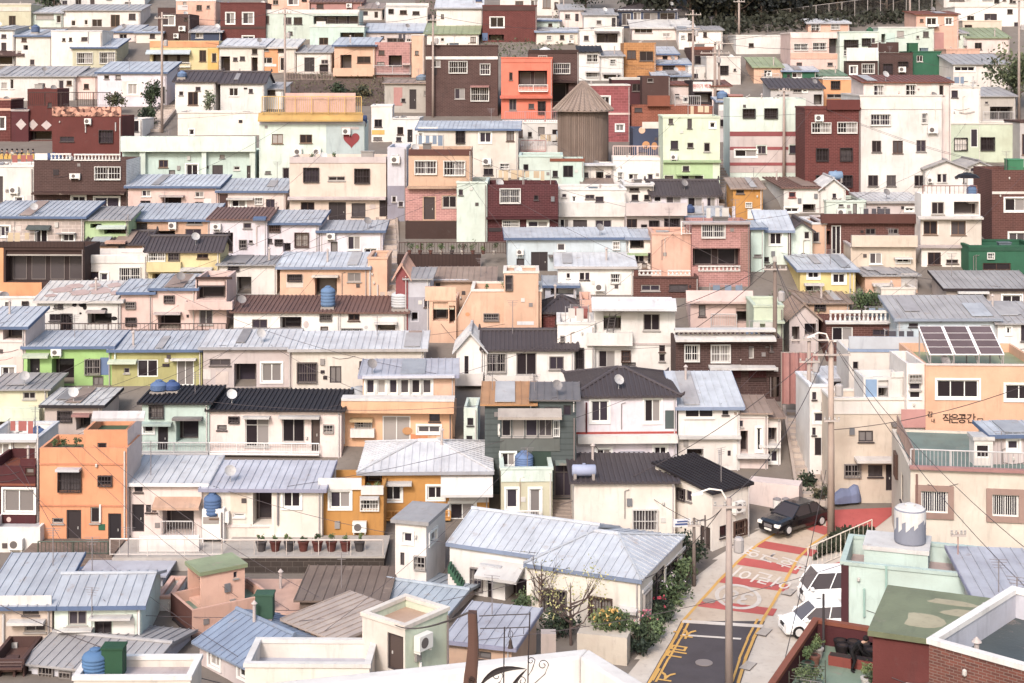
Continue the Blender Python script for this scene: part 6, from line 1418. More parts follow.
# ---------------------------------------------------------------- vehicles
def wheel(mb_t, mb_r, x, y, r, w):
    s = 1 if y > 0 else -1
    mb_t.tube([(x,y-w/2,r),(x,y-w/2+.02,r),(x,y+w/2-.02,r),(x,y+w/2,r)], [r*.9,r,r,r*.9], 18)
    mb_r.tube([(x,y+s*(w/2-.03),r),(x,y+s*(w/2+.015),r)], [r*.66,r*.62], 14)
def car(label, pos, heading, L_, W_, H_, body, prof, glass, cat='car', name='parked_car', van=False):
    """prof: side outline (x fraction front=1..rear=0, z fraction) ; cabin narrows towards the roof"""
    r_ = empty(name, pos, heading, label=label, cat=cat); x = lambda f: (f-.5)*L_
    belt = prof['belt']; n = len(prof['low'])
    def loft(pts, y0f, y1f):
        pass
    mb = MB()
    # lower body: stations along the length, each a rounded section
    st = prof['low']; rows = []
    for f, zt_, wf in st:
        w = W_/2*wf; z0 = H_*.13; z1 = H_*zt_
        rows.append([(x(f),-w*.9,z0),(x(f),-w,z0+(z1-z0)*.3),(x(f),-w,z0+(z1-z0)*.75),(x(f),-w*.9,z1-.02),(x(f),-w*.55,z1+.015),(x(f),w*.55,z1+.015),(x(f),w*.9,z1-.02),(x(f),w,z0+(z1-z0)*.75),(x(f),w,z0+(z1-z0)*.3),(x(f),w*.9,z0)])
    for i in range(len(rows)-1):
        for k in range(10): mb.face([rows[i][k],rows[i][(k+1)%10],rows[i+1][(k+1)%10],rows[i+1][k]])
    mb.face(rows[0]); mb.face(rows[-1])
    # roof and pillars
    g0,g1,t0,t1 = prof['cab']; zb, zt_ = belt*H_-.03, H_; wb, wt = W_/2*.93, W_/2*(.74 if not van else .86)
    rf = [(x(t0),-wt,zt_-.04),(x(t1),-wt,zt_-.04),(x(t1),wt,zt_-.04),(x(t0),wt,zt_-.04)]
    mb.hexa(rf+[(x(t0)+.06,-wt*.85,zt_+.03),(x(t1)-.06,-wt*.85,zt_+.03),(x(t1)-.06,wt*.85,zt_+.03),(x(t0)+.06,wt*.85,zt_+.03)])
    def pillar(f0,f1,s):
        a = Vector((x(f0),s*wb,zb)); b = Vector((x(f1),s*wt,zt_-.03)); mb.tube([a,b], .035, 6)
    for s in (-1,1):
        pillar(g0,t0,s); pillar(g1,t1,s)
        for k in prof.get('pil',(.5,)): pillar(g0+(g1-g0)*k, t0+(t1-t0)*k, s)
    bo = mb.build('body', mat(body,'car'), r_, smooth=False); bvm = bo.modifiers.new('bevel','BEVEL'); bvm.width = .035; bvm.segments = 2; bvm.limit_method = 'ANGLE'; bvm.angle_limit = math.radians(28)
    gm = MB(); e = .03
    q0 = [(x(g0)+e,-wb+e,zb),(x(g1)-e,-wb+e,zb),(x(g1)-e,wb-e,zb),(x(g0)+e,wb-e,zb)]; q1 = [(x(t0)+e,-wt+e,zt_-.04),(x(t1)-e,-wt+e,zt_-.04),(x(t1)-e,wt-e,zt_-.04),(x(t0)+e,wt-e,zt_-.04)]
    gm.hexa(q0+q1); gm.build('windows', mat(glass,'glass'), r_)
    R_ = .31 if H_ < 1.6 else .3
    for f in (.18,.82):
        for s in (-1,1):
            t_, m_ = MB(), MB(); wheel(t_,m_,x(f),s*(W_/2-.1),R_,.22); o = t_.build('wheel', mat('1f1c1e','iron'), r_); m_.build('rim', mat('b8b4b4','iron'), o)
    for s in (-1,1):
        l_ = MB(); zf = prof['light']*H_; l_.box(x(1)-.22,x(1)+.012,s*W_*.36-.16,s*W_*.36+.16,zf-.08,zf+.08); l_.build('headlight', mat('e9e4de','glass'), r_)
        l_ = MB(); l_.box(x(0)-.012,x(0)+.15,s*W_*.38-.13,s*W_*.38+.13,zf,zf+.16); l_.build('tail_light', mat('8a2a2a','glass'), r_)
        l_ = MB(); l_.hexa([(x(g1)-.3,s*wb,zb+.02),(x(g1)-.12,s*wb,zb+.02),(x(g1)-.12,s*(wb+.2),zb+.02),(x(g1)-.3,s*(wb+.2),zb+.02),(x(g1)-.3,s*wb,zb+.16),(x(g1)-.14,s*wb,zb+.16),(x(g1)-.14,s*(wb+.2),zb+.16),(x(g1)-.3,s*(wb+.2),zb+.16)]); l_.build('mirror', mat(body,'car'), r_)
    gr = MB(); gr.box(x(1)-.1,x(1)+.01,-W_*.17,W_*.17,H_*.3,H_*.42); gr.build('grille', mat('2a2628' if body != '151317' else '6b6668','iron'), r_)
    pl = MB(); pl.box(x(1)-.05,x(1)+.025,-.26,.26,H_*.18,H_*.26); pl.build('number_plate', mat('e6e2de','trim'), r_)
    return r_
SEDAN = dict(low=[(0,.55,.86),(.04,.62,.95),(.2,.64,1),(.5,.63,1),(.72,.62,1),(.8,.6,.99),(.93,.54,.95),(.985,.47,.88),(1,.38,.8)], belt=.62, cab=(.10,.74,.24,.56), pil=(.42,), light=.42)
HATCH = dict(low=[(0,.56,.88),(.03,.62,.95),(.3,.63,1),(.66,.62,1),(.8,.57,.98),(.95,.48,.92),(1,.38,.84)], belt=.61, cab=(.03,.78,.12,.56), pil=(.45,), light=.42)
VAN = dict(low=[(0,.55,.95),(.02,.56,.98),(.5,.56,1),(.9,.55,.99),(.97,.5,.95),(1,.36,.9)], belt=.55, cab=(.015,.97,.03,.82), pil=(.35,.68), light=.33)
def road_pos(px, row): p = ground(px,row); return Vector((p.x,p.y,Zg(p.y)+.06))
p = road_pos(794,528); car('black sedan parked on the lane below the stairs', (p.x,p.y,p.z), math.radians(218), 4.5, 1.78, 1.45, '151317', SEDAN, '3a3336')
p = road_pos(829,606); car('white van parked beside the weathered mint building', (p.x+.5,p.y+.3,p.z), math.radians(186), 3.9, 1.6, 1.85, 'ece9e8', VAN, '514a4e', cat='van', name='parked_van', van=True)
car('small white hatchback parked in front of the white van', (15.3,75.6,Zg(75.6)+.04), math.radians(188), 3.5, 1.55, 1.45, 'e9e6e6', HATCH, '5a5256')
# motor scooter under a cover beside the cream house
p = road_pos(846,505); r_ = empty('covered_scooter', p, math.radians(15), label='motor scooter under a blue patterned cover beside the cream house', cat='scooter')
mb = MB(); st = [(-.95,.35,.2),(-.7,.7,.3),(-.3,.95,.33),(.2,.9,.3),(.55,1.15,.34),(.75,1.1,.3),(.95,.5,.16)]
rows = [[(xx,-w,.12),(xx,-w*.95,hh*.6),(xx,-w*.4,hh),(xx,w*.4,hh),(xx,w*.95,hh*.6),(xx,w,.12)] for xx,hh,w in st]
for i in range(len(rows)-1):
    for k in range(5): mb.face([rows[i][k],rows[i][k+1],rows[i+1][k+1],rows[i+1][k]])
mb.face(rows[0]); mb.face(rows[-1]); mb.build('cover', mat('8592bb','wall'), r_)
for xx in (-.6,.7):
    t_, m_ = MB(), MB(); t_.tube([(xx,-.06,.26),(xx,.06,.26)], [.26,.26], 16); o = t_.build('wheel', mat('221e20','iron'), r_); m_.tube([(xx,-.075,.26),(xx,.075,.26)], .14, 12); m_.build('rim', mat('a5a0a0','iron'), o)

# ---------------------------------------------------------------- people
def person(label, pos, facing, top, trousers, hair='2a2022', bend=0., arms='down', hgt=1.68, group=None):
    r_ = empty('person', pos, facing, label=label, cat='person', group=group)
    s = hgt/1.68
    hip = Vector((0,0,.86)); th = math.radians(bend); d = Vector((0,-math.sin(th),math.cos(th)))
    chest = hip+d*.36; neck = hip+d*.56; head = neck+(d+Vector((0,-.15 if bend else 0,0))).normalized()*.17
    J = {'hip':hip,'belly':hip+d*.16,'chest':chest,'neck':neck}
    V = []; E = []; R_ = []
    def add(p, r, par=None):
        V.append(tuple(Vector(p)*s)); R_.append(r*s)
        if par is not None: E.append((par,len(V)-1))
        return len(V)-1
    h0 = add(hip,.135); b0 = add(J['belly'],.125,h0); c0 = add(chest,.145,b0); n0 = add(neck,.065,c0); k0 = add(head-Vector((0,0,.06)),.075,n0); k1 = add(head+Vector((0,-.01,.03)),.1,k0); add(head+Vector((0,0,.11)),.07,k1)
    for sd in (-1,1):
        u = add(hip+Vector((sd*.1,0,-.06)),.095,h0); kn = add((sd*.11,-.03-.1*(bend>0),.46),.065,u); an = add((sd*.11,.02,.09),.045,kn); add((sd*.11,-.13,.04),.04,an)
        sh = add(chest+Vector((sd*.19,0,.08)),.06,c0)
        if arms == 'down': el = chest+Vector((sd*.24,.02,-.22)); ha = chest+Vector((sd*.23,-.06,-.46))
        else: el = chest+Vector((sd*.22,-.16,-.2)); ha = chest+Vector((sd*.12,-.36,-.34))
        e = add(el,.043,sh); w = add(ha,.032,e); dd = (ha-el).normalized(); add(ha+dd*.09,.036,w)
    me = bpy.data.meshes.new('body'); me.from_pydata(V,E,[]); o = bpy.data.objects.new('body',me); COL.objects.link(o); o.parent = r_
    sk = o.modifiers.new('skin','SKIN'); sv = me.skin_vertices[0].data if me.skin_vertices else None
    if sv is None:
        bm = bmesh.new(); bm.from_mesh(me); bm.verts.layers.skin.verify(); bm.to_mesh(me); bm.free(); sv = me.skin_vertices[0].data
    for i, r in enumerate(R_): sv[i].radius = (r,r)
    sv[0].use_root = True
    o.modifiers.new('sub','SUBSURF').levels = 1; o.modifiers['sub'].render_levels = 1
    bpy.context.view_layer.update()
    m2 = bpy.data.meshes.new_from_object(o.evaluated_get(bpy.context.evaluated_depsgraph_get())); o.modifiers.clear(); o.data = m2
    m2.materials.clear()
    for c in ('d9ac92',top,trousers,'2b2527'): m2.materials.append(mat(c,'paint'))
    hz, nk = hip*s, neck*s; waist = hip+d*.03
    for pl in m2.polygons:
        c = Vector(pl.center)/s; pl.use_smooth = True
        along = (c-hip).dot(d)
        if c.z < .1: pl.material_index = 3
        elif along > .53 and abs(c.x) < .14: pl.material_index = 0
        elif along < .02 and abs(c.x) < .21 and not (arms != 'down' and c.y < -.25): pl.material_index = 2
        else: pl.material_index = 1
    hm_ = MB(); hc = head*s
    pr = []
    for i in range(7):
        a = math.pi*i/6*.62; pr.append((max(.005,math.sin(a)*.118*s), math.cos(a)*.128*s))
    hm_.lathe(pr[::-1], (hc.x,hc.y+.018,hc.z+.045), 12); hm_.build('hair', mat(hair,'paint'), r_, smooth=True)
    return r_
ht = HF('maroon terrace house with potted'); p = onroof(ht, 852, 6.2)
person('person in black bending over the pots on the green deck', p, math.radians(70), '1d1a1d', '242024', bend=48, arms='reach')
cols = [('2f2a33','dark jacket'),('8a3a3a','red jacket'),('d9d2cc','white coat'),('3b4258','navy coat'),('1f1c1f','black coat'),('a8a07a','khaki coat'),('5a4a6a','purple coat')]
xs_ = [2,7,12,17,22,28,33]
for i,(c,l) in enumerate(cols):
    p = at(xs_[i],157.5,156.6); p.z = Zg(157.2)+.0
    p = Vector(((xs_[i]-CX)/F*157.4, 157.4, at(0,161,156).z-.55))
    person('person in %s standing behind the yellow planters' % l, p, random.uniform(-.6,.6), c, '2d2a33', group='visitors behind the yellow planters')
wallbox('terrace_slab','concrete viewing terrace behind the yellow planters', -14, 36, 166.1, 175, 156.7, 2.4, 'concrete', cat='terrace')
for k in range(8):
    x = 2+k*4.4; p = at(x,161,156.3); p.z = at(0,161,156).z+.002
    r_ = empty('planter', p, 0, label='yellow rounded planter on the cream street wall', cat='planter', group='yellow planters on the street wall')
    mb = MB(); mb.box(-.19,.19,-.25,.25,0,.55); mb.lathe([(.19,.55),(.19,.66),(.12,.74)], n=10); mb.build('body', mat('e9b84a','paint'), r_)
    mb = MB(); mb.lathe([(.1,.742),(.08,.76)], n=8); mb.build('soil', mat('5a463c','wall'), r_)

# ---------------------------------------------------------------- potted garden on the green deck
def pot(label, p, r, h_, col, plant=None, group=None, name='flower_pot'):
    r_ = empty(name, p, random.uniform(0,6), label=label, cat='flower pot', group=group); mb = MB(); mb.lathe([(r*.7,0),(r,h_*.85),(r*1.08,h_*.86),(r*1.08,h_),(r*.9,h_)], n=14); mb.build('pot', mat(col,'paint'), r_)
    mb = MB(); mb.lathe([(r*.88,h_-.03),(r*.5,h_+.012)], n=12); mb.build('soil', mat('4a3a34','wall'), r_)
    if plant:
        m = MB(); foliage(m, (0,0,h_+plant*.5), plant*.45, plant*.45, plant*.5, 140, .06); m.build('foliage', mat(random.choice(['55683f','6b7c4a','47583a']),'leaf'), r_)
    return r_
k = 0
for u,v,r in ((1.2,8.,.26),(1.7,8.1,.28),(2.2,8.05,.27),(2.7,8.1,.3),(3.2,8.05,.26),(1.4,7.5,.22),(1.9,7.5,.24),(2.5,7.5,.25)):
    pot('dark glazed onion pot in the rows along the maroon parapet', hw(ht,u,v,ht.roofz(u,v)), r, .5, '2e2629', group='dark pots along the maroon parapet')
for u,v,c,l in ((.5,7.,'c9c0ba','white pot with a plant at the left of the deck corner'),(.55,6.2,'8a5a4c','terracotta pot with a plant below the white pot'),(.5,5.4,'3a5a48','green pot with a plant at the left deck edge'),(3.2,6.9,'a85f4c','terracotta tub by the person in black'),(2.9,4.9,'dcd6d0','white pot with a plant below the person in black'),(3.2,4.3,'d6cfc8','white pot with a leafy plant at the deck front')):
    pot(l, hw(ht,u,v,ht.roofz(u,v)), .24, .42, c, .6)
for i,(u,v,l) in enumerate(((1.5,6.7,'long terracotta trough under the dark pots'),(2.5,6.75,'second long terracotta trough nearest the person'))):
    r_ = empty('planter_trough', hw(ht,u,v,ht.roofz(u,v)), ht.yaw, label=l, cat='planter'); mb = MB(); mb.box(-.45,.45,-.22,.22,0,.38); mb.build('box', mat('9a4a40','paint'), r_); mb = MB(); mb.box(-.42,.42,-.19,.19,.382,.39); mb.build('soil', mat('4a3a34','wall'), r_)
r_ = empty('plant_rack', hw(ht,.9,3.6,ht.roofz(.9,3.6)), ht.yaw, label='low wire rack of green plants on the deck', cat='plant rack')
mb = MB()
for z_ in (.3,.75):
    for k in range(7): mb.tube([(-.5,-.8+k*.27,z_),(.5,-.8+k*.27,z_)], .015, 4)
for a in (-.5,.5):
    for b in (-.8,.82): mb.tube([(a,b,0),(a,b,1.)], .02, 5)
mb.build('frame', mat('4a4a40','iron'), r_); m = MB(); foliage(m,(0,0,.55),.45,.75,.3,500,.07); m.build('foliage', mat('5c6b45','leaf'), r_)
# pots here and there on terraces: along the dark railed terrace in the middle and the ochre house
ho = HF('ochre house with broad')
for k in range(7):
    p = hw(ho, .9+ho.U*.26+k*.42, -.45, 0); p.z = at(0,512,ho.loc[1]).z
for h_,v,us,l,g in (('lower ochre house',.6,(0.6,1.4,2.2,3.0,3.8),'dark plant pot on the white parapet roof of the lower ochre house','pots on the lower ochre roof'),
  ('angular peach house',1.2,(1.,2.4,3.6,4.6,5.6),'leafy pot plant on the roof of the angular peach house','pots on the angular peach roof'),
  ('peach balcony house',1.,(.6,1.4,2.4,3.6),'pot plant behind the parapet of the peach balcony house','pots on the peach balcony roof'),
  ('orange house of three floors',1.,(.6,1.2,1.9,2.6),'pot plant on the lower green roof of the orange house','pots on the orange house roof'),
  ('beige two storey house',1.,(2.,4.),'small pot plant on the beige house roof','pots on the beige roof')):
    h = HF(h_)
    for u in us: pot(l, hw(h,min(u,h.U-.4),v,h.roofz(u,v)), .2, .35, random.choice(['8a5a4c','5a5254','3a3436']), random.uniform(.5,.8), g)
p_ = ground(386, 250)
for k in range(9):
    p = at(410+10.5*k,252.5,123.4); p.z = at(0,254.5,122.5).z
    pot('plant pot on the railed brown terrace in the middle', Vector((p.x,122.85,p.z+.002)), .17, .3, random.choice(['cfc6c0','7a4c44','5a5254']), random.uniform(.4,.9), 'pots on the railed brown terrace')
wr = Zg(85.9)
for k in range(8):
    p = at(262+14*k,556,86.1); pot('planter tub on the terrace behind the white topped railing', Vector((p.x*.975,83.7,at(0,558,82.8).z+.105)), .3, .55, random.choice(['6f3a34','5a5254','8a8684']), .4, 'tubs on the curved brown terrace')
# bins by the car
for i,(px,l) in enumerate(((777,'left white bin standing behind the black car'),(786,'right white bin standing behind the black car'))):
    p = road_pos(px,514); r_ = empty('waste_bin', p, 0, label=l, cat='bin', group='white bins behind the car'); mb = MB(); mb.lathe([(.2,0),(.24,.75),(.24,.8)], n=14); mb.build('body', mat('efe9e6','trim'), r_); mb = MB(); mb.lathe([(.25,.802),(.25,.86),(.1,.93)], n=14); mb.build('lid', mat('8e8688','trim'), r_)

# ---------------------------------------------------------------- satellite dishes, aerials and stove pipes (parts of their houses)
for i, h in enumerate(HOUSES):
    if h.U < 2.5 or h.D < 3 or not hasattr(h,'roofz'): continue
    rr = random.random()
    if rr < .32 and h.loc[1] > 86:
        u, v = random.uniform(.4,h.U-.4), random.uniform(.3,.9); z0 = h.roofz(u,v)
        q = MB(); q.tube([(u,v,z0-.05),(u,v,z0+.6)], .02, 5); R_ = .34
        for k in range(4):
            pass
        c = Vector((u+.02,v-.1,z0+.7)); nrm = Vector((.35,-.75,.55)).normalized(); a = nrm.orthogonal().normalized(); b = nrm.cross(a)
        rings = [[c+(a*math.cos(t)+b*math.sin(t))*R_*f-nrm*(.12*(1-f*f)) for t in [2*math.pi*k/12 for k in range(12)]] for f in (.15,.6,1.)]
        for r0,r1 in zip(rings[:-1],rings[1:]):
            for k in range(12): q.face([r0[k],r0[(k+1)%12],r1[(k+1)%12],r1[k]])
        q.face(rings[0]); q.tube([c-nrm*.1, c+nrm*.3], .012, 4); q.build('satellite_dish', mat(random.choice(['d6d2d2','b8b4b6','8a8486']),'trim'), h.root)
    elif rr < .58:
        u, v = random.uniform(.4,h.U-.4), random.uniform(.8,max(.9,h.D-1)); z0 = h.roofz(u,v); q = MB(); hh = random.uniform(1.2,2.4)
        q.tube([(u,v,z0-.05),(u,v,z0+hh)], .025, 5)
        for k in range(4): q.tube([(u-.4+.06*k,v,z0+hh-.12*k),(u+.4-.06*k,v,z0+hh-.12*k)], .012, 4)
        q.build('aerial', mat('7d7476','iron'), h.root)
    elif rr < .8:
        u, v = random.uniform(.5,h.U-.5), random.uniform(.6,max(.7,h.D-1)); z0 = h.roofz(u,v); q = MB()
        q.tube([(u,v,z0-.1),(u,v,z0+.9)], .08, 8); q.lathe([(.16,.9),(.03,1.05)], (u,v,z0), 8); q.build('stove_pipe', mat('a89a96','iron'), h.root)

# ---------------------------------------------------------------- foreground roof terrace with post and iron scrolls
C = at(588,648,27.); zt_ = C.z
def lev(px,row):
    Y = -zt_*F/(row-YH); return Vector(((px-CX)/F*Y, Y, zt_))
L0, R0 = lev(225,687), lev(650,686)
dl = (L0-C).normalized(); dr = (R0-C).normalized()
L1, R1 = C+dl*9, C+dr*6
r_ = empty('terrace_building', (C.x,C.y,Zg(27)), 0, label='white roof terrace parapet in the foreground at the bottom', cat='building'); o3 = r_.location
def pr(mb, pts, z0, z1):
    b = [(p.x-o3.x,p.y-o3.y,z0) for p in pts]; t_ = [(p.x-o3.x,p.y-o3.y,z1) for p in pts]; n = len(pts); i0 = len(mb.v)
    mb.v += b+t_; mb.f.append(tuple(i0+k for k in range(n))[::-1]); mb.f.append(tuple(i0+n+k for k in range(n)))
    for k in range(n): mb.f.append((i0+k,i0+(k+1)%n,i0+n+(k+1)%n,i0+n+k))
w_ = .34; nl = Vector((dl.y,-dl.x,0)); nl = nl if nl.y < 0 else -nl; nr_ = Vector((dr.y,-dr.x,0)); nr_ = nr_ if nr_.y < 0 else -nr_
bis = (dl+dr).normalized(); Ci = C+bis*(w_/max(.2,abs(bis.cross(dl).length)))
zf = zt_-o3.z
def rnd(mb, a, b, ai, bi): pr(mb, [a,b,bi,ai], zf-.95, zf)
mb = MB(); pr(mb, [C, L1, L1+nl*w_, Ci], zf-1.0, zf); pr(mb, [C+Vector((0.001,0,0)), Ci, R1+nr_*w_, R1], zf-1.0, zf-.0005); o = mb.build('parapet', mat('white','wall'), r_)
bv = o.modifiers.new('bevel','BEVEL'); bv.width = .05; bv.segments = 3; bv.limit_method = 'ANGLE'
mb = MB(); pr(mb, [C, L1, L1+Vector((6,-9,0)), R1+Vector((1,-9,0)), R1], -.3, zf-1.002); mb.build('wall', mat('cream','wall'), r_)
# carved driftwood post on the terrace floor
zfl = o3.z+zf-1.0
pt_ = at(471.5,640,22.5); r_ = empty('wooden_post', (pt_.x,22.5,zfl), 0, label='carved dark driftwood post standing in the foreground', cat='post')
mb = MB(); H_ = at(0,612,22.5).z-zfl; n = 14; rows = []
for k in range(n+1):
    t = k/n; off = .025*math.sin(t*7+1.)+.012*math.sin(t*17); w = .085+.018*math.sin(t*9+2)+(.02 if t < .45 else 0)
    rows.append([(off-w,-.07,H_*t),(off+w*.9,-.09,H_*t),(off+w,.07,H_*t),(off-w*.9,.09,H_*t)])
for a,b in zip(rows[:-1],rows[1:]):
    for k in range(4): mb.face([a[k],a[(k+1)%4],b[(k+1)%4],b[k]])
mb.face(rows[0]); mb.face(rows[-1]); o = mb.build('shaft', mat('6a4a40','plank'), r_)
kx = MB(); zk = at(0,678,22.5).z-zfl; kx.tube([(.0+.045*math.cos(a)*(1-a/16),-.1,zk+.06*math.sin(a)*(1-a/16)) for a in [i*.5 for i in range(26)]], .012, 5); kx.build('knot_carving', mat('3a2a26','iron'), o)
# wrought iron trellis beside it
r_ = empty('iron_trellis', (pt_.x,22.5,zfl), 0, label='black wrought iron trellis with scrolls beside the driftwood post', cat='trellis')
def fp(px,row): q = at(px,row,22.5); return Vector((q.x-pt_.x, 0, q.z-zfl))
mb = MB(); I = lambda pts, r=.008: mb.tube([fp(*p) for p in pts], r, 6)
I([(479,616),(500,615),(530,614)]); I([(480,628.5),(505,628),(530,627)]); I([(504.5,627),(504,655),(503.5,700)],.011); I([(530,612),(528.5,650),(527.5,705)],.011)
I([(510,627.5),(509.5,633),(509,636)],.005); I([(524,627.3),(523.5,634)],.005)
mb.build('bars', mat('332a2b','iron'), r_); zb_ = fp(503,690).z
sc2 = MB()
def spiral(px,row,r0,turns,dirn,lead):
    pts = [fp(*q) for q in lead]
    for k in range(18):
        a = k/17*turns*2*math.pi; rr = r0*(1-.75*k/17); pts.append(fp(px+dirn*rr*math.cos(a), row-rr*math.sin(a)))
    sc2.tube(pts, .007, 5)
spiral(543,665,5.5,1.2,1,[(527,690),(535,683),(545,674)]); spiral(531,661,4,1.1,1,[(528,676),(532,670)]); spiral(522,681,5,1.2,-1,[(527,696),(520,690)])
spiral(497,676,6,1.,1,[(480,700),(488,690),(500,682)])
sc2.build('scroll', mat('332a2b','iron'), r_)
lf = MB()
def blade(p0,p1,p2,w):
    a,b,c = fp(*p0),fp(*p1),fp(*p2); n_ = 10; top=[];bot=[]
    for k in range(n_+1):
        t = k/n_; q = a*(1-t)**2+b*2*t*(1-t)+c*t*t; ww = w*math.sin(math.pi*min(1,t*.95+.05))*22.5/F; top.append(q+Vector((0,-.01,ww))); bot.append(q+Vector((0,.01,-ww)))
    for k in range(n_): lf.hexa([bot[k],bot[k+1],bot[k+1]+Vector((0,-.02,0)),bot[k]+Vector((0,-.02,0)),top[k],top[k+1],top[k+1]+Vector((0,.02,0)),top[k]+Vector((0,.02,0))])
blade((478,690),(490,664),(526,669),3.2); blade((503,700),(514,682),(527,669),2.6)
lf.build('iron_leaf', mat('2a2325','iron'), r_)
r_ = empty('wind_bell', (pt_.x,22.5,zfl), 0, label='small dark bell hanging from the iron trellis bar', cat='bell'); c = fp(510.5,648); r_.location = Vector((pt_.x,22.5,zfl))+c
mb = MB(); mb.lathe([(.045,0),(.03,.05),(.022,.11),(.008,.14)], n=12); mb.build('bell', mat('3a2e2c','iron'), r_); mb = MB()
for s in (-1,1): mb.tube([(0,0,.14),(s*.03,0,.17),(s*.035,0,.22),(s*.015,0,.26)], .005, 4)
mb.tube([(0,0,.13),(0,0,at(0,628,22.5).z-r_.location.z)], .003, 4); mb.build('hook', mat('3a2e2c','iron'), r_)

# red tarpaulin screen beside the right stairs
p = at(782,412,99); r_ = empty('tarpaulin_screen', (p.x,99,Zg(99)), 0, label='pinkish red tarpaulin hanging beside the stairs and poles', cat='tarpaulin')
mb = MB(); z0 = at(0,404,99).z-Zg(99); z1 = at(0,353,99).z-Zg(99); w1 = 36/F*99; nn=16
for i in range(nn):
    for a,b in ((i,i+1),):
        f = lambda k: (w1*k/nn, .12*math.sin(k*1.7), 0)
        pa, pb = Vector(f(a)), Vector(f(b)); za = z0+(0 if a < 8 else (z1-z0)*.45*(a-8)/8); zb2 = z0+(0 if b < 8 else (z1-z0)*.45*(b-8)/8)
        mb.hexa([pa+Vector((0,0,za)),pb+Vector((0,0,zb2)),pb+Vector((0,.03,zb2)),pa+Vector((0,.03,za)),pa+Vector((0,0,z1)),pb+Vector((0,0,z1)),pb+Vector((0,.03,z1)),pa+Vector((0,.03,z1))])
mb.build('sheet', mat('cf918b','metal'), r_); mb = MB()
for x_ in (0,w1*.5,w1): mb.tube([(x_,.16,-.1),(x_,.16,z1+.05)], .05, 6)
mb.tube([(0,.16,z1),(w1,.16,z1)], .04, 6); mb.build('frame', mat('8a7b74','iron'), r_)
# green step crate, umbrella
p = at(843,278-90,141); hu = HF('white three storey house'); p = onroof(hu, 974, 2.)
r_ = empty('parasol', p, 0, label='small black parasol on the roof of the weathered three storey house', cat='parasol')
mb = MB(); mb.tube([(0,0,0),(0,0,2.1)], .03, 6); mb.build('pole', mat('7a7072','iron'), r_); mb = MB(); mb.lathe([(1.1,1.75),(.75,2.0),(.05,2.2)], n=8); mb.build('canopy', mat('2c262a','metal'), r_)
hp2 = HF('white three storey house')
mb = MB(); rail_mesh(mb, hw(hp2,-.0+.2,.3,hp2.roofz(0,0)), hw(hp2,hp2.U-.2,.3,hp2.roofz(0,0)), 1.2, step=.35, r=.03); tag(mb.build('railing', mat('7a524a','iron')), 'rusty railing along the roof of the three storey house', 'railing')
# old stain and a sack on the mossy flat roof
hr_ = HF('maroon building with flat mossy'); zz_ = hr_.roofz(0,0); q = MB()
for (cu_,cv_,ru,rv) in ((3.2,2.9,1.0,.5),(1.6,1.6,.7,.9),(4.2,1.4,.9,.5),(2.4,3.9,.9,.35)):
    ps = [(cu_+ru*math.cos(k*.349)*(1+.22*math.sin(3*k*.349+cu_)), cv_+rv*math.sin(k*.349)*(1+.2*math.cos(2*k*.349))) for k in range(18)]
    q.face([(a_,b_,zz_+.004) for a_,b_ in ps])
    for k in range(18): q.face([(*ps[k],zz_+.001),(*ps[(k+1)%18],zz_+.001),(*ps[(k+1)%18],zz_+.004),(*ps[k],zz_+.004)])
q.build('roof_stain', mat('c2b796','wall'), hr_.roof)
r_ = empty('cement_sack', hw(hr_,3.7,3.1,zz_+.006), .4, label='white slumped sack lying on the mossy flat roof', cat='sack'); q = MB()
q.lathe([(.12,0),(.34,.05),(.36,.16),(.22,.3),(.08,.34)], n=14)
for i_,v_ in enumerate(q.v): q.v[i_] = (v_[0]*1.4, v_[1]*.85, v_[2])
q.build('sack', mat('e6e0da','paint'), r_, smooth=True); q = MB(); q.lathe([(.07,.335),(.1,.42),(.04,.44)], n=10); q.build('tied_neck', mat('d8d0c8','paint'), r_)
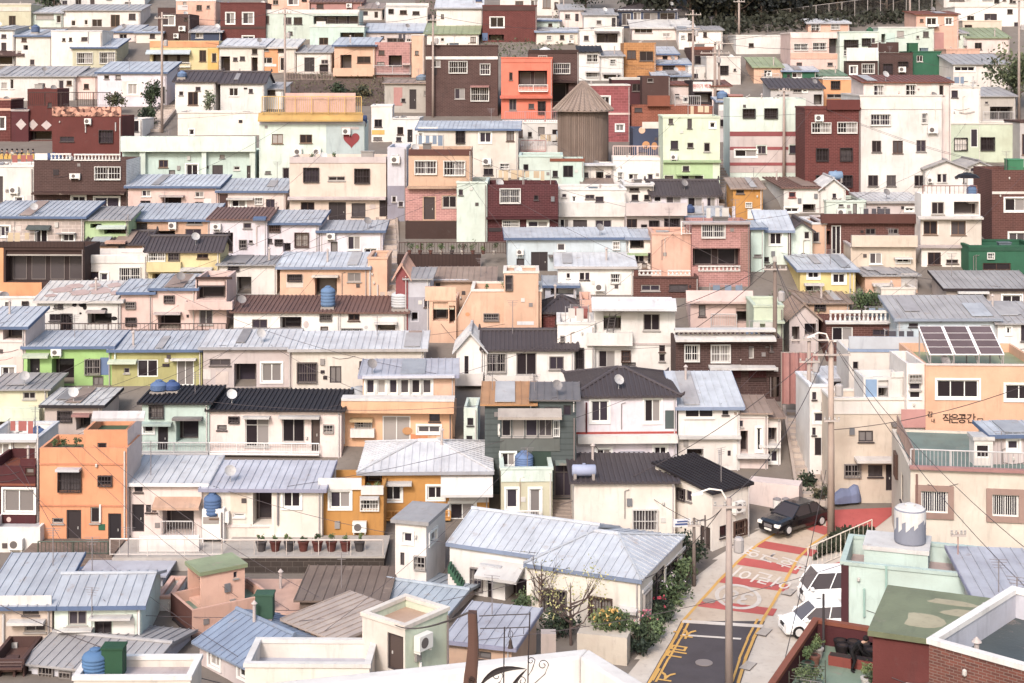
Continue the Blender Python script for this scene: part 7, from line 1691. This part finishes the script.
# ladder on the white balcony
hl = HF('ladder on its balcony'); t0, z0 = hl.F.px(606,331); t1, z1 = hl.F.px(611,315)
mb = MB(); a = Vector(hl.F.pt(t0,z0-.3,.55)); b = Vector(hl.F.pt(t0+.25,z1+.1,.15)); s_ = Vector((.45,0,0))
for q in (Vector((0,0,0)),s_): mb.tube([a+q,b+q], .035, 5)
for k in range(1,8): mb.tube([a.lerp(b,k/8), a.lerp(b,k/8)+s_], .025, 5)
o = mb.build('ladder', mat('4a4244','iron')); o.matrix_world = hl.root.matrix_basis.copy(); tag(o, 'dark ladder leaning in the balcony of the white flat roofed house', 'ladder')

# ---------------------------------------------------------------- camera, sky, sun
cam = bpy.data.cameras.new('camera'); co = bpy.data.objects.new('camera', cam); COL.objects.link(co)
co.location = (0,0,0); co.rotation_euler = (math.radians(90),0,0)
cam.sensor_width = 36; cam.lens = 36*F/1024; cam.clip_end = 2000; cam.clip_start = .1
cam.shift_y = -(341.5-YH)/1024
SC.camera = co
w = bpy.data.worlds.new('World'); SC.world = w; w.use_nodes = True; nt = w.node_tree
sk = nt.nodes.new('ShaderNodeTexSky'); sk.sky_type = 'NISHITA'; sk.sun_disc = False
EL, AZ = 40, 198
sk.sun_elevation = math.radians(EL); sk.sun_rotation = math.radians(AZ); sk.air_density = 1.6; sk.dust_density = 4.; sk.ozone_density = 1.
nt.links.new(sk.outputs[0], nt.nodes['Background'].inputs[0]); nt.nodes['Background'].inputs[1].default_value = .13
sl = bpy.data.lights.new('sun','SUN'); sl.energy = 1.5; sl.angle = math.radians(12); sl.color = (1,.968,.955); so = bpy.data.objects.new('sun', sl); COL.objects.link(so)
a = math.radians(AZ); e = math.radians(EL)
dirv = Vector((math.sin(a)*math.cos(e), math.cos(a)*math.cos(e), math.sin(e)))     # towards the sun
so.rotation_euler = dirv.to_track_quat('Z','Y').to_euler(); so.location = dirv*100
vs = SC.view_settings; vs.view_transform = 'Standard'; vs.look = 'None'; vs.exposure = 1.02; vs.gamma = 1.; vs.use_curve_mapping = False
SC.cycles.max_bounces = 5; SC.cycles.diffuse_bounces = 3; SC.cycles.glossy_bounces = 2; SC.cycles.use_denoising = True
SC.render.resolution_x = 1024; SC.render.resolution_y = 683
